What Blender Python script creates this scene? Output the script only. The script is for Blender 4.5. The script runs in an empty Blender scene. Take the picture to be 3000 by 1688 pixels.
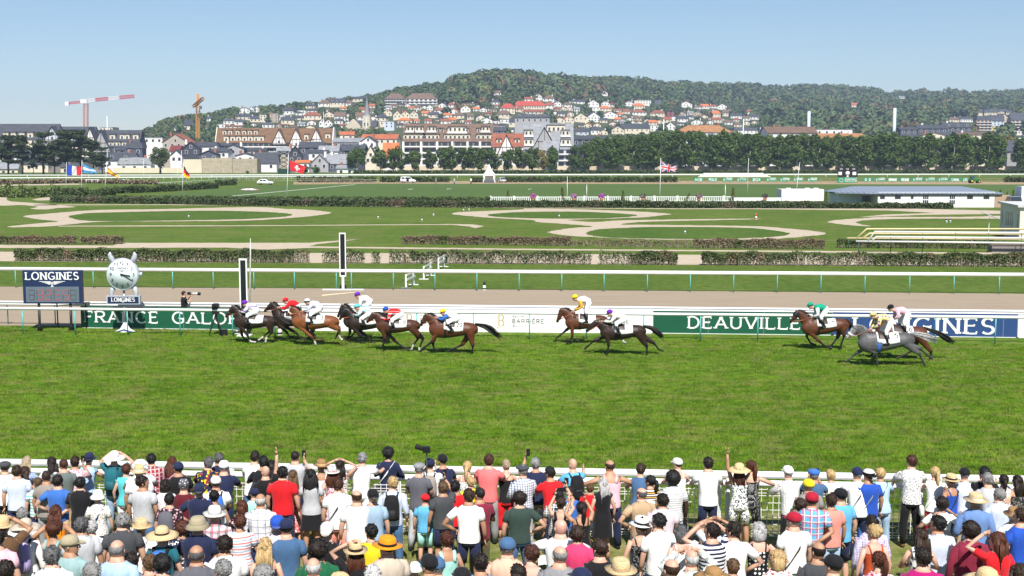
import bpy, math, random
import numpy as np
from math import sin, cos, pi, radians as R, hypot, atan2
from mathutils import Vector, Matrix
random.seed(7); rng = np.random.default_rng(7)
scn = bpy.context.scene; COL = scn.collection
# ---------------- camera ----------------
H = 7.8; F = 3600.0; PITCH = math.atan((844-456)/F)
cd = bpy.data.cameras.new('camera'); cam = bpy.data.objects.new('camera', cd); COL.objects.link(cam)
cd.sensor_width = 36; cd.lens = F/3000*36; cd.clip_start = .5; cd.clip_end = 30000
cam.location = (0, 0, H); cam.rotation_euler = (pi/2-PITCH, 0, 0); scn.camera = cam
# ---------------- world and sun ----------------
SUN_EL = R(52); SUN_AZ = R(8)      # sun behind the camera, a little to the right
w = bpy.data.worlds.new("World"); scn.world = w; w.use_nodes = True
nt = w.node_tree; nt.nodes.clear()
sky = nt.nodes.new('ShaderNodeTexSky'); sky.sky_type = 'NISHITA'; sky.sun_disc = False
sky.sun_elevation = SUN_EL; sky.sun_rotation = pi-SUN_AZ; sky.altitude = 0; sky.air_density = 1.0; sky.dust_density = .1; sky.ozone_density = 5.0
bg = nt.nodes.new('ShaderNodeBackground'); bg.inputs[1].default_value = .076
ow = nt.nodes.new('ShaderNodeOutputWorld'); nt.links.new(sky.outputs[0], bg.inputs[0]); nt.links.new(bg.outputs[0], ow.inputs[0])
sd = bpy.data.lights.new('sun', 'SUN'); sd.energy = 5.0; sd.angle = R(.53); sd.color = (1, .955, .88)
sun = bpy.data.objects.new('sun', sd); COL.objects.link(sun)
sv = Vector((sin(SUN_AZ)*cos(SUN_EL), -cos(SUN_AZ)*cos(SUN_EL), sin(SUN_EL)))   # towards the sun
sun.rotation_euler = sv.to_track_quat('Z', 'Y').to_euler(); sun.location = sv*60
scn.view_settings.view_transform = 'Standard'; scn.view_settings.look = 'None'
scn.view_settings.exposure = .54; scn.view_settings.gamma = 1; scn.view_settings.use_curve_mapping = False
scn.cycles.max_bounces = 5; scn.cycles.diffuse_bounces = 2; scn.cycles.glossy_bounces = 2; scn.cycles.transmission_bounces = 3
scn.cycles.transparent_max_bounces = 6; scn.cycles.volume_bounces = 0; scn.cycles.volume_step_rate = 10; scn.cycles.use_adaptive_sampling = True
# ---------------- projection ----------------
def ray(x, y):
    a, b = (x-1500)/F, (844-y)/F
    return np.array([a, cos(PITCH)+b*sin(PITCH), -sin(PITCH)+b*cos(PITCH)])
def gp(x, y, z=0.0):                     # photo pixel -> point on the plane at height z
    d = ray(x, y); t = (z-H)/d[2]; return np.array([d[0]*t, d[1]*t, z])
def at_depth(x, y, Y):                   # photo pixel -> point at world distance Y
    d = ray(x, y); t = Y/d[1]; return np.array([d[0]*t, Y, H+d[2]*t])
def px(p):                               # world -> photo pixel, and depth
    y, z = p[1], p[2]-H; f = y*cos(PITCH)-z*sin(PITCH); u = y*sin(PITCH)+z*cos(PITCH)
    return 1500+F*p[0]/f, 844-F*u/f, f
def lawn(y): 
    return 0.0 if y > 22.5 else (22.5-y)*.17
# ---------------- object helpers ----------------
def tag(o, label=None, cat=None, group=None, kind=None):
    if label: o['label'] = label
    if cat: o['category'] = cat
    if group: o['group'] = group
    if kind: o['kind'] = kind
    return o
def empty(name, loc, rz=0, **k):
    o = bpy.data.objects.new(name, None); COL.objects.link(o); o.location = [float(v) for v in loc]; o.rotation_euler = (0, 0, rz); o.empty_display_size = .2
    return tag(o, **k)
class MB:
    def __init__(s): s.v = []; s.f = []; s.m = []; s.n = 0
    def add(s, v, f, mi=0):
        v = np.asarray(v, float); n = s.n; s.v.append(v); s.f += [tuple(int(i)+n for i in q) for q in f]; s.m += [mi]*len(f); s.n += len(v); return s
    def box(s, c, d, rz=0, mi=0, taper=1.0):
        x, y, z = d[0]/2, d[1]/2, d[2]/2; t = taper
        v = np.array([(-x,-y,-z),(x,-y,-z),(x,y,-z),(-x,y,-z),(-x*t,-y*t,z),(x*t,-y*t,z),(x*t,y*t,z),(-x*t,y*t,z)])
        if rz: v = v @ np.array([[cos(rz), sin(rz), 0], [-sin(rz), cos(rz), 0], [0, 0, 1]])
        return s.add(v+np.array(c, float), [(0,3,2,1),(4,5,6,7),(0,1,5,4),(1,2,6,5),(2,3,7,6),(3,0,4,7)], mi)
    def b2(s, x0, x1, y0, y1, z0, z1, mi=0): return s.box(((x0+x1)/2, (y0+y1)/2, (z0+z1)/2), (x1-x0, y1-y0, z1-z0), 0, mi)
    def beam(s, a, b, wx, wz=None, mi=0):
        return s.tube([a, b], [(wx*.707, (wz or wx)*.707)]*2, 4, mi=mi, rot=pi/4)
    def rings(s, rr, mi=0, cap=True, close=True):
        rr = [np.asarray(r, float) for r in rr]; n = len(rr[0]); f = []
        for i in range(len(rr)-1):
            for j in range(n if close else n-1):
                k = (j+1) % n; f.append((i*n+j, i*n+k, (i+1)*n+k, (i+1)*n+j))
        if cap: f.append(tuple(range(n-1, -1, -1))); f.append(tuple((len(rr)-1)*n+j for j in range(n)))
        return s.add(np.vstack(rr), f, mi)
    def tube(s, path, rad, n=8, mi=0, ref=(1,0,0), cap=True, rot=0.0, noise=0):
        P = np.array(path, float); T = np.gradient(P, axis=0) if len(P) > 1 else P; rr = []; ref = np.array(ref, float)
        for i in range(len(P)):
            t = T[i]/(np.linalg.norm(T[i])+1e-9); u = ref-t*np.dot(t, ref)
            if np.linalg.norm(u) < .15: u = np.array((0, 0, 1.))-t*t[2] if abs(t[2]) < .9 else np.array((0, 1., 0))-t*t[1]
            u /= np.linalg.norm(u); v = np.cross(t, u); r = rad[i]; rx, ry = (r, r) if not hasattr(r, '__len__') else r
            a = np.arange(n)*2*pi/n+rot; k = 1+(rng.random(n)-.5)*noise*2 if noise else np.ones(n)
            rr.append(P[i]+np.outer(cos_(a)*rx*k, u)+np.outer(sin_(a)*ry*k, v))
        return s.rings(rr, mi, cap)
    def cyl(s, c, r, h, n=12, mi=0, r2=None):
        return s.tube([c, (c[0], c[1], c[2]+h)], [r, r if r2 is None else r2], n, mi)
    def ell(s, c, r, nu=10, nv=7, mi=0, noise=0, keep=None):
        V = []; 
        for i in range(nv+1):
            th = pi*i/nv
            for j in range(nu):
                ph = 2*pi*j/nu; k = 1+(rng.random()-.5)*2*noise
                V.append((sin(th)*cos(ph)*r[0]*k, sin(th)*sin(ph)*r[1]*k, cos(th)*r[2]*k))
        V = np.array(V); fs = []
        for i in range(nv):
            for j in range(nu):
                q = (i*nu+j, (i+1)*nu+j, (i+1)*nu+(j+1) % nu, i*nu+(j+1) % nu)
                if keep is None or keep(V[list(q)].mean(0)): fs.append(q)
        return s.add(V+np.array(c, float), fs, mi)
    def xf(s, fn): s.v = [fn(a) for a in s.v]; return s
    def build(s, name, mats, parent=None, loc=None, rz=None, smooth=True, **k):
        me = bpy.data.meshes.new(name)
        V = np.vstack(s.v) if s.v else np.zeros((0, 3))
        me.from_pydata(V.tolist(), [], s.f)
        mats = mats if isinstance(mats, (list, tuple)) else [mats]
        for m_ in mats: 
            if m_: me.materials.append(m_)
        if len(mats) > 1: me.polygons.foreach_set('material_index', s.m)
        if smooth: me.polygons.foreach_set('use_smooth', [True]*len(s.f))
        o = bpy.data.objects.new(name, me); COL.objects.link(o)
        if parent: o.parent = parent
        if loc is not None: o.location = [float(q) for q in loc]
        if rz is not None: o.rotation_euler = (0, 0, rz)
        return tag(o, **k)
cos_, sin_ = np.cos, np.sin
def bigmesh(name, V, Fq, mats, mi=None, n=4, parent=None, loc=None, smooth=False, **k):
    me = bpy.data.meshes.new(name); V = np.asarray(V, np.float32); Fq = np.asarray(Fq, np.int32)
    me.vertices.add(len(V)); me.vertices.foreach_set('co', V.ravel()); nf = len(Fq)
    me.loops.add(nf*n); me.loops.foreach_set('vertex_index', Fq.ravel()); me.polygons.add(nf)
    me.polygons.foreach_set('loop_start', np.arange(nf, dtype=np.int32)*n); me.polygons.foreach_set('loop_total', np.full(nf, n, np.int32))
    mats = mats if isinstance(mats, (list, tuple)) else [mats]
    for m_ in mats: me.materials.append(m_)
    if mi is not None: me.polygons.foreach_set('material_index', np.asarray(mi, np.int32))
    me.polygons.foreach_set('use_smooth', np.full(nf, smooth)); me.update(calc_edges=True)
    o = bpy.data.objects.new(name, me); COL.objects.link(o)
    if parent: o.parent = parent
    if loc is not None: o.location = [float(q) for q in loc]
    return tag(o, **k)
def copy_tree(o, loc, rz=None, sc=None, label=None):
    c = o.copy(); COL.objects.link(c); c.location = [float(v) for v in loc]
    if rz is not None: c.rotation_euler = (0, 0, rz)
    if sc is not None: c.scale = (sc,)*3 if not hasattr(sc, '__len__') else sc
    if label: c['label'] = label
    for ch in o.children:
        d = ch.copy(); COL.objects.link(d); d.parent = c
        for g in ch.children:
            e = g.copy(); COL.objects.link(e); e.parent = d
    return c
def leaves(c, r, n, size, seed=0, flat=.0, shell=.5, bias=.8):
    """n leaf quads through an ellipsoid volume"""
    g = np.random.default_rng(seed); d = g.normal(size=(n, 3)); d /= np.linalg.norm(d, axis=1)[:, None]
    rad = (shell+(1-shell)*g.random(n)**.5)[:, None]; P = np.array(c)+d*rad*np.array(r)
    nn = g.normal(size=(n, 3))+d*bias; nn /= np.linalg.norm(nn, axis=1)[:, None]
    a = np.cross(nn, g.normal(size=(n, 3))); a /= np.linalg.norm(a, axis=1)[:, None]; b = np.cross(nn, a)
    s = (size*(.6+.8*g.random(n)))[:, None]
    return np.stack([P-a*s-b*s*.6, P+a*s-b*s*.6, P+a*s*.8+b*s*.6, P-a*s*.8+b*s*.6], 1).reshape(-1, 3)
def quads(n): return np.arange(n*4).reshape(-1, 4)
# ---------------- materials ----------------
MC = {}
CN = dict(white=(.85,.84,.82), offwhite=(.70,.67,.60), cream=(.66,.58,.42), black=(.012,.012,.014), dark=(.03,.03,.033), charcoal=(.06,.063,.07), grey=(.25,.25,.26), lightgrey=(.46,.47,.49),
 navy=(.016,.022,.06), blue=(.045,.15,.50), royal=(.02,.08,.42), lightblue=(.38,.53,.74), skyblue=(.12,.42,.68), paleblue=(.56,.62,.76), denim=(.06,.13,.25), lightdenim=(.30,.42,.56), teal=(.015,.12,.15), turquoise=(.10,.55,.58), mint=(.38,.72,.64),
 green=(.012,.11,.045), darkgreen=(.035,.06,.05), greygreen=(.13,.16,.15), sage=(.27,.40,.40), olive=(.10,.09,.045), red=(.62,.014,.02), darkred=(.36,.012,.03), maroon=(.11,.012,.02), burgundy=(.22,.02,.045), coral=(.78,.17,.17), salmon=(.76,.28,.22),
 pink=(.76,.44,.50), palepink=(.74,.60,.66), hotpink=(.68,.05,.15), magenta=(.40,.01,.14), peach=(.74,.46,.33), lilac=(.45,.36,.62), lavender=(.60,.60,.80), purple=(.15,.02,.40), mauve=(.38,.16,.22), yellow=(.80,.62,.02), mustard=(.72,.36,.02), orange=(.80,.27,.01), rust=(.48,.07,.02),
 beige=(.52,.44,.35), taupe=(.28,.245,.22), khaki=(.36,.31,.20), tan=(.46,.32,.19), brown=(.13,.07,.035), straw=(.68,.50,.27), brownstraw=(.36,.20,.075), slategrey=(.11,.11,.13), cloth_emerald=(.01,.30,.19), cloth_pyellow=(.74,.62,.27), gold=(.50,.29,.07))
def nm(s): return CN[s] if isinstance(s, str) else s
def mat(key, col, rough=.6, var=.12, scale=8.0, bump=0.0, bscale=60.0, metal=0.0, spec=.4, sheen=0, emit=0, stretch=(1,1,1), col2=None, coat=0):
    if key in MC: return MC[key]
    m = bpy.data.materials.new(key); m.use_nodes = True; t = m.node_tree; p = t.nodes['Principled BSDF']; L = t.links
    p.inputs['Roughness'].default_value = rough; p.inputs['Metallic'].default_value = metal; p.inputs['Specular IOR Level'].default_value = spec
    c = nm(col); tc = t.nodes.new('ShaderNodeTexCoord'); mp = t.nodes.new('ShaderNodeMapping'); mp.inputs['Scale'].default_value = stretch
    L.new(tc.outputs['Object'], mp.inputs[0]); no = t.nodes.new('ShaderNodeTexNoise'); no.inputs['Scale'].default_value = scale; no.inputs['Detail'].default_value = 4
    L.new(mp.outputs[0], no.inputs['Vector']); mr = t.nodes.new('ShaderNodeMapRange'); mr.inputs[1].default_value = .3; mr.inputs[2].default_value = .7
    L.new(no.outputs[0], mr.inputs[0]); mx = t.nodes.new('ShaderNodeMix'); mx.data_type = 'RGBA'; L.new(mr.outputs[0], mx.inputs[0])
    c2 = nm(col2) if col2 else tuple(min(1, q*(1+var)) for q in c); c1 = c if col2 else tuple(q*(1-var) for q in c)
    mx.inputs[6].default_value = (*c1, 1); mx.inputs[7].default_value = (*c2, 1); L.new(mx.outputs[2], p.inputs['Base Color'])
    if sheen: p.inputs['Sheen Weight'].default_value = sheen
    if coat: p.inputs['Coat Weight'].default_value = coat
    if emit: L.new(mx.outputs[2], p.inputs['Emission Color']); p.inputs['Emission Strength'].default_value = emit
    if bump:
        n2 = t.nodes.new('ShaderNodeTexNoise'); n2.inputs['Scale'].default_value = bscale; n2.inputs['Detail'].default_value = 3; L.new(mp.outputs[0], n2.inputs['Vector'])
        bp = t.nodes.new('ShaderNodeBump'); bp.inputs['Strength'].default_value = min(1, bump); bp.inputs['Distance'].default_value = .02*max(1, bump); L.new(n2.outputs[0], bp.inputs['Height']); L.new(bp.outputs[0], p.inputs['Normal'])
    m['mx'] = 1; MC[key] = m; return m
def nodes_mat(key, rough=.8):
    m = bpy.data.materials.new(key); m.use_nodes = True; t = m.node_tree; p = t.nodes['Principled BSDF']; p.inputs['Roughness'].default_value = rough; p.inputs['Specular IOR Level'].default_value = .25
    MC[key] = m; return m, t, p
class NT:
    def __init__(s, t): s.t = t; s.tc = t.nodes.new('ShaderNodeTexCoord')
    def noise(s, scale, detail=4, stretch=None, rough=.55, coord='Object'):
        n = s.t.nodes.new('ShaderNodeTexNoise'); n.inputs['Scale'].default_value = scale; n.inputs['Detail'].default_value = detail; n.inputs['Roughness'].default_value = rough
        v = s.tc.outputs[coord]
        if stretch: mp = s.t.nodes.new('ShaderNodeMapping'); mp.inputs['Scale'].default_value = stretch; s.t.links.new(v, mp.inputs[0]); v = mp.outputs[0]
        s.t.links.new(v, n.inputs['Vector']); return n.outputs[0]
    def mr(s, v, a, b, c=0, d=1):
        n = s.t.nodes.new('ShaderNodeMapRange'); s.t.links.new(v, n.inputs[0])
        for i, q in enumerate((a, b, c, d)): n.inputs[i+1].default_value = q
        return n.outputs[0]
    def math(s, op, a, b=None, c=None):
        n = s.t.nodes.new('ShaderNodeMath'); n.operation = op
        for i, q in enumerate((a, b, c)):
            if q is None: continue
            if isinstance(q, (int, float)): n.inputs[i].default_value = q
            else: s.t.links.new(q, n.inputs[i])
        return n.outputs[0]
    def mix(s, f, a, b, mode='MIX'):
        n = s.t.nodes.new('ShaderNodeMix'); n.data_type = 'RGBA'; n.blend_type = mode
        if isinstance(f, (int, float)): n.inputs[0].default_value = f
        else: s.t.links.new(f, n.inputs[0])
        for i, q in ((6, a), (7, b)):
            if isinstance(q, tuple): n.inputs[i].default_value = (*q, 1)
            else: s.t.links.new(q, n.inputs[i])
        return n.outputs[2]
    def xyz(s, coord='Object'):
        n = s.t.nodes.new('ShaderNodeSeparateXYZ'); s.t.links.new(s.tc.outputs[coord], n.inputs[0]); return n.outputs
    def bump(s, v, st=.4, dist=.02):
        b = s.t.nodes.new('ShaderNodeBump'); b.inputs['Strength'].default_value = st; b.inputs['Distance'].default_value = dist; s.t.links.new(v, b.inputs['Height'])
        s.t.links.new(b.outputs[0], s.t.nodes['Principled BSDF'].inputs['Normal'])
    def base(s, v): s.t.links.new(v, s.t.nodes['Principled BSDF'].inputs['Base Color'])
def grass_mat(key, a, b, dry, big=.12, dryamt=.62):
    m, t, p = nodes_mat(key, .9); n = NT(t)
    c = n.mix(n.mr(n.noise(big, 5), .35, .65), a, b); c = n.mix(n.mr(n.noise(2.4, 7, (.7, 1.2, 1), .8), .46, .60, 0, .85), c, tuple(q*.42 for q in a)); c = n.mix(n.mr(n.noise(1.7, 7, (.8, 1.5, 1), .8), .52, .68, 0, .7), c, (b[0]*1.75, b[1]*1.45, b[2]*1.3))
    c = n.mix(n.mr(n.noise(big*3.3, 6, (1, 1.6, 1)), dryamt-.08, dryamt+.14, 0, .6), c, dry)
    f = n.noise(22, 5, rough=.7); c = n.mix(n.mr(f, .3, .7, 0, 1), c, n.mix(.5, c, (.02, .05, .008)))
    n.base(c); n.bump(f, .5, .05); p.inputs['Specular IOR Level'].default_value = .1; return m
def striped(key, c1, c2, kind, freq=14.0, thr=.5, c3=None):
    if key in MC: return MC[key]
    m, t, p = nodes_mat(key, .75); n = NT(t); X = n.xyz(); c1, c2 = nm(c1), nm(c2); c3 = nm(c3) if c3 else c2
    fr = lambda v, f: n.math('FRACT', n.math('MULTIPLY_ADD', v, f, 50.0))
    band = lambda v, f, h: n.math('GREATER_THAN', fr(v, f), h)
    nz = n.noise(6, 3)
    if kind == 'stripes': c = n.mix(band(X[2], freq, thr), c1, c2); c = n.mix(band(X[2], freq/2, .78), c, c3)
    elif kind == 'plaid':
        c = n.mix(n.math('MULTIPLY', band(X[2], freq, thr), .5), c1, c2); c = n.mix(n.math('MULTIPLY', band(X[0], freq, thr), .6), c, c2)
        c = n.mix(n.math('MULTIPLY', band(X[2], freq, .88), .8), c, c3); c = n.mix(n.math('MULTIPLY', band(X[0], freq, .88), .8), c, c3)
    else:
        v = t.nodes.new('ShaderNodeTexVoronoi'); v.inputs['Scale'].default_value = freq; v.inputs['Randomness'].default_value = .15 if kind == 'dots' else 1
        t.links.new(n.tc.outputs['Object'], v.inputs['Vector']); c = n.mix(n.math('LESS_THAN', v.outputs[0], thr), c1, c2)
        if kind == 'floral':
            v2 = t.nodes.new('ShaderNodeTexVoronoi'); v2.inputs['Scale'].default_value = freq*.8; mp = t.nodes.new('ShaderNodeMapping'); mp.inputs['Location'].default_value = (3, 5, 7)
            t.links.new(n.tc.outputs['Object'], mp.inputs[0]); t.links.new(mp.outputs[0], v2.inputs['Vector']); c = n.mix(n.math('LESS_THAN', v2.outputs[0], thr*.85), c, c3)
    n.base(n.mix(n.mr(nz, .3, .7, 0, .2), c, tuple(q*.5 for q in c1))); n.bump(n.noise(9, 3), .8, .03); return m
def cloth(spec):
    """'white' | 'stripes:white,navy' | 'plaid:white,navy,red' | 'floral:..' | 'dots:..'"""
    if ':' in spec:
        k, cs = spec.split(':'); cs = cs.split(',')
        fq, th = dict(stripes=(20, .5), plaid=(13, .6), floral=(26, .36), dots=(30, .3))[k]
        if len(cs) > 3: fq = float(cs[3])
        return striped('cloth_'+spec, cs[0], cs[1], k, fq, th, cs[2] if len(cs) > 2 and cs[2] else None)
    return mat('cloth_'+spec, spec, .8, .09, 4, 1.2, 7, sheen=.1, spec=.15, stretch=(1.7,1,.55))
# ================= lettering =================
def arc(cx, cy, rx, ry, a0, a1, n=12): return [(cx+rx*cos(R(a0+(a1-a0)*i/n)), cy+ry*sin(R(a0+(a1-a0)*i/n))) for i in range(n+1)]
def glyph(ch):
    G = {'L': (.62, [[(.1,1),(.1,0)],[(.1,0),(.6,0)]]), 'I': (.2, [[(.1,1),(.1,0)]]), 'N': (.78, [[(.1,0),(.1,1)],[(.1,1),(.68,0)],[(.68,0),(.68,1)]]),
     'E': (.62, [[(.1,1),(.1,0)],[(.1,1),(.56,1)],[(.1,.52),(.48,.52)],[(.1,0),(.58,0)]]), 'F': (.58, [[(.1,1),(.1,0)],[(.1,1),(.56,1)],[(.1,.52),(.46,.52)]]),
     'H': (.76, [[(.1,1),(.1,0)],[(.66,1),(.66,0)],[(.1,.5),(.66,.5)]]), 'T': (.7, [[(.35,1),(.35,0)],[(.04,1),(.66,1)]]), 'A': (.8, [[(.06,0),(.4,1)],[(.4,1),(.74,0)],[(.2,.34),(.6,.34)]]),
     'V': (.8, [[(.06,1),(.4,0)],[(.4,0),(.74,1)]]), 'K': (.7, [[(.1,1),(.1,0)],[(.62,1),(.12,.48)],[(.25,.6),(.64,0)]]), 'M': (.9, [[(.1,0),(.12,1)],[(.12,1),(.45,.2)],[(.45,.2),(.78,1)],[(.78,1),(.8,0)]]),
     'R': (.74, [[(.1,1),(.1,0)],[(.1,1),(.4,1)]+arc(.4,.75,.24,.25,90,-90,8)+[(.1,.5)],[(.36,.5),(.66,0)]]), 'P': (.66, [[(.1,1),(.1,0)],[(.1,1),(.36,1)]+arc(.36,.74,.24,.26,90,-90,8)+[(.1,.48)]]),
     'B': (.68, [[(.1,1),(.1,0)],[(.1,1),(.34,1)]+arc(.34,.76,.22,.24,90,-90,8)+[(.1,.52)],[(.1,.52),(.36,.52)]+arc(.36,.26,.24,.26,90,-90,8)+[(.1,0)]]),
     'D': (.76, [[(.1,1),(.1,0)],[(.1,1),(.3,1)]+arc(.3,.5,.38,.5,90,-90,12)+[(.1,0)]]), 'O': (.86, [arc(.43,.5,.37,.5,90,450,24)]), 'C': (.78, [arc(.43,.5,.36,.5,48,312,18)]),
     'G': (.82, [arc(.43,.5,.37,.5,48,325,18),[(.48,.42),(.78,.42)],[(.72,.42),(.72,.1)]]), 'S': (.6, [arc(.3,.75,.22,.25,30,270,11)[:-1]+arc(.3,.25,.24,.25,90,-150,11)]), 'U': (.76, [[(.1,1),(.1,.34)]+arc(.38,.34,.28,.34,180,360,12)+[(.66,1)]]),
     'X': (.7, [[(.08,1),(.62,0)],[(.62,1),(.08,0)]]), 'Y': (.7, [[(.06,1),(.35,.5)],[(.64,1),(.35,.5)],[(.35,.5),(.35,0)]]), 'Q': (.86, [arc(.43,.5,.37,.5,90,450,24),[(.5,.25),(.8,-.05)]]),
     '0': (.6, [arc(.3,.5,.24,.5,90,450,20)]), '1': (.4, [[(.06,.8),(.22,1),(.22,0)]]), '2': (.6, [arc(.3,.74,.23,.26,160,-40,9)+[(.06,0)],[(.06,0),(.56,0)]]), '3': (.6, [arc(.28,.76,.22,.24,150,-90,10)[:-1]+arc(.28,.27,.25,.27,90,-150,10)]),
     '4': (.62, [[(.44,0),(.44,1),(.04,.3),(.6,.3)]]), '5': (.6, [[(.52,1),(.12,1),(.09,.56)]+arc(.28,.33,.25,.33,110,-150,12)]), '6': (.6, [[(.46,1),(.2,.75),(.08,.45)]+arc(.3,.29,.23,.29,160,-200,14)]),
     '7': (.56, [[(.04,1),(.52,1),(.2,0)]]), '8': (.6, [arc(.3,.76,.2,.24,90,450,14), arc(.3,.26,.24,.26,90,450,14)]), '9': (.6, [arc(.3,.7,.23,.29,-20,340,14)+[(.4,.25),(.14,0)]]), ':': (.2, [[(.1,.7),(.1,.62)],[(.1,.3),(.1,.22)]]), '.': (.2, [[(.1,.08),(.1,0)]]),
     'È': (.62, [[(.1,1),(.1,0)],[(.1,1),(.56,1)],[(.1,.52),(.48,.52)],[(.1,0),(.58,0)],[(.2,1.3),(.36,1.14)]]), ' ': (.45, [])}
    return G.get(ch, G['O'])
def ribbon(mb, P, t, con, fn, k, th):
    P = [np.array(p, float) for p in P]; n = len(P); closed = n > 3 and np.allclose(P[0], P[-1]); Lf = []; Rt = []
    for i in range(n):
        a = P[i-1] if i else (P[-2] if closed else P[0]); b = P[i+1] if i < n-1 else (P[1] if closed else P[-1])
        d = b-a; d = d/(np.linalg.norm(d)+1e-9); e1 = P[i]-a; e2 = b-P[i]; l1, l2 = np.linalg.norm(e1), np.linalg.norm(e2)
        c = 1.0
        if l1 > 1e-6 and l2 > 1e-6: c = max(.45, math.sqrt(max(0, (1+np.dot(e1, e2)/l1/l2)/2)))
        wd = t*(con+(1-con)*abs(d[1]))/2/c; nn = np.array((-d[1], d[0])); Lf.append(P[i]+nn*wd); Rt.append(P[i]-nn*wd)
    f = th+k*.0012; V = [fn(p, f) for p in Lf]+[fn(p, f) for p in Rt]+[fn(p, 0) for p in Lf]+[fn(p, 0) for p in Rt]; Q = []
    for i in range(n-1): Q += [(i, n+i, n+i+1, i+1), (2*n+i, i, i+1, 2*n+i+1), (n+i, 3*n+i, 3*n+i+1, n+i+1)]
    mb.add(V, Q)
def write(txt, origin, right, up, height, width=None, t=.15, con=1.0, serif=False, th=.008, mb=None):
    """letters in the plane (right, up) from origin; returns MB"""
    mb = mb or MB(); o = np.array(origin, float); r = np.array(right, float); u = np.array(up, float); nr = np.cross(r, u)
    gs = [glyph(c) for c in txt]; gap = .12; tot = sum(g[0] for g in gs)+gap*(len(gs)-1); sx = height if width is None else width/tot; x = 0
    fn = lambda p, d: o+r*(p[0])+u*(p[1])+nr*d
    k = 0
    for g in gs:
        for st in g[1]:
            ribbon(mb, [((x+p[0])*sx, p[1]*height) for p in st], t*height, con, fn, k % 7, th); k += 1
            if serif and len(st) >= 2:
                for e, q in ((st[0], st[1]), (st[-1], st[-2])):
                    if (e[1] > .93 or e[1] < .07) and abs(e[1]-q[1]) > .15 and abs(e[0]-q[0]) < .7*abs(e[1]-q[1]) and e != st[0]*(0):
                        yy = e[1] - (.045 if e[1] > .5 else -.045); ribbon(mb, [((x+e[0])*sx-t*height*1.0, yy*height), ((x+e[0])*sx+t*height*1.0, yy*height)], t*height*.55, 1, fn, (k % 7)+8, th); k += 1
                    elif abs(e[1]-q[1]) < .02 and e[0] > .45:
                        s_ = -.16 if e[1] > .9 else (.16 if e[1] < .1 else .1); ribbon(mb, [((x+e[0])*sx-t*height*.25, e[1]*height), ((x+e[0])*sx-t*height*.1, (e[1]+s_)*height)], t*height*.5, 1, fn, (k % 7)+8, th); k += 1
        x += g[0]+gap
    return mb
def text_part(name, txt, parent, mt, *a, **k):
    mb = write(txt, *a, **k); return mb.build(name, mt, parent, smooth=False)
XR, UP = (1, 0, 0), (0, 0, 1)
# ================= setting =================
G_track = grass_mat('turf_track', (.08, .175, .007), (.14, .255, .015), (.30, .24, .10), .2, .55)
G_in = grass_mat('turf_infield', (.085, .158, .014), (.135, .212, .026), (.20, .185, .07), .09, .52)
G_dark = grass_mat('turf_island', (.065, .14, .016), (.105, .18, .026), (.18, .175, .05), .12, .58)
G_polo = grass_mat('turf_polo', (.10, .165, .045), (.12, .185, .052), (.16, .20, .07), .02, .7)
G_lawn = grass_mat('turf_lawn', (.17, .20, .045), (.25, .255, .075), (.38, .32, .16), .35, .52)
def soil(key, a, b, sc=4, stretch=(1, 1, 1)):
    m, t, p = nodes_mat(key, .95); n = NT(t); c = n.mix(n.mr(n.noise(sc, 6, stretch), .3, .7), a, b); c = n.mix(n.mr(n.noise(sc*9, 3), .35, .7, 0, .35), c, tuple(q*.6 for q in a)); n.base(c); n.bump(n.noise(sc*5, 4, stretch), .4, .03); return m
M_dirt = soil('dirt', (.30, .238, .168), (.36, .29, .21), 1.2, (.25, 2.2, 1)); M_sand = soil('sand', (.43, .355, .265), (.54, .455, .345), 1.2); M_street = soil('street', (.16, .16, .16), (.22, .21, .20), .5)
W = mat('white_paint', (.80, .80, .79), .38, .04, 2, .1, 40, spec=.5); Wd = mat('white_plastic', (.74, .75, .76), .45, .06, 3); TEAL = mat('teal_post', (.11, .40, .37), .45, .15, 6, .1, 30); BLK = mat('black_paint', 'black', .45, .2, 5); GRY = mat('grey_metal', (.36, .37, .39), .4, .1, 6, metal=.3)
ys = [-60, 0, 8, 10, 14, 18, 22.5, 26, 60, 150, 600, 3000, 4700]; V = []; Fc = []
for y in ys:
    for x in (-3600, -400, -60, 0, 60, 400, 3600): V.append((x, y, lawn(max(y, 8))))
for i in range(len(ys)-1):
    for j in range(6): Fc.append((i*7+j, i*7+j+1, (i+1)*7+j+1, (i+1)*7+j))
MB().add(V, Fc).build('ground', G_in, smooth=False, kind='structure')
def sheet(name, pts, z, m, jag=0.0, step=None, kind='structure', world=False, **k):
    P = [np.array(p, float) if world else gp(p[0], p[1], 0) for p in pts]
    out = []
    for i in range(len(P)):
        a, b = P[i], P[(i+1) % len(P)]; nseg = 1 if not step else max(1, int(np.linalg.norm(b[:2]-a[:2])/step))
        for q in range(nseg):
            p = a+(b-a)*q/nseg; s = jag*(1+.0*p[1])
            out.append((p[0]+rng.normal()*s*.5, p[1]+rng.normal()*s, z))
    return MB().add(out, [tuple(range(len(out)))]).build(name, m, smooth=False, kind=kind, **k)
def smoothpoly(pts, closed=True, n=6):
    P = [np.array(p, float) for p in pts]; o = []; N = len(P)
    for i in range(N):
        a, b, c, d = P[(i-1) % N], P[i], P[(i+1) % N], P[(i+2) % N]
        for q in range(n):
            t = q/n; o.append(.5*((2*b)+(-a+c)*t+(2*a-5*b+4*c-d)*t*t+(-a+3*b-3*c+d)*t**3))
    return o
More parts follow.
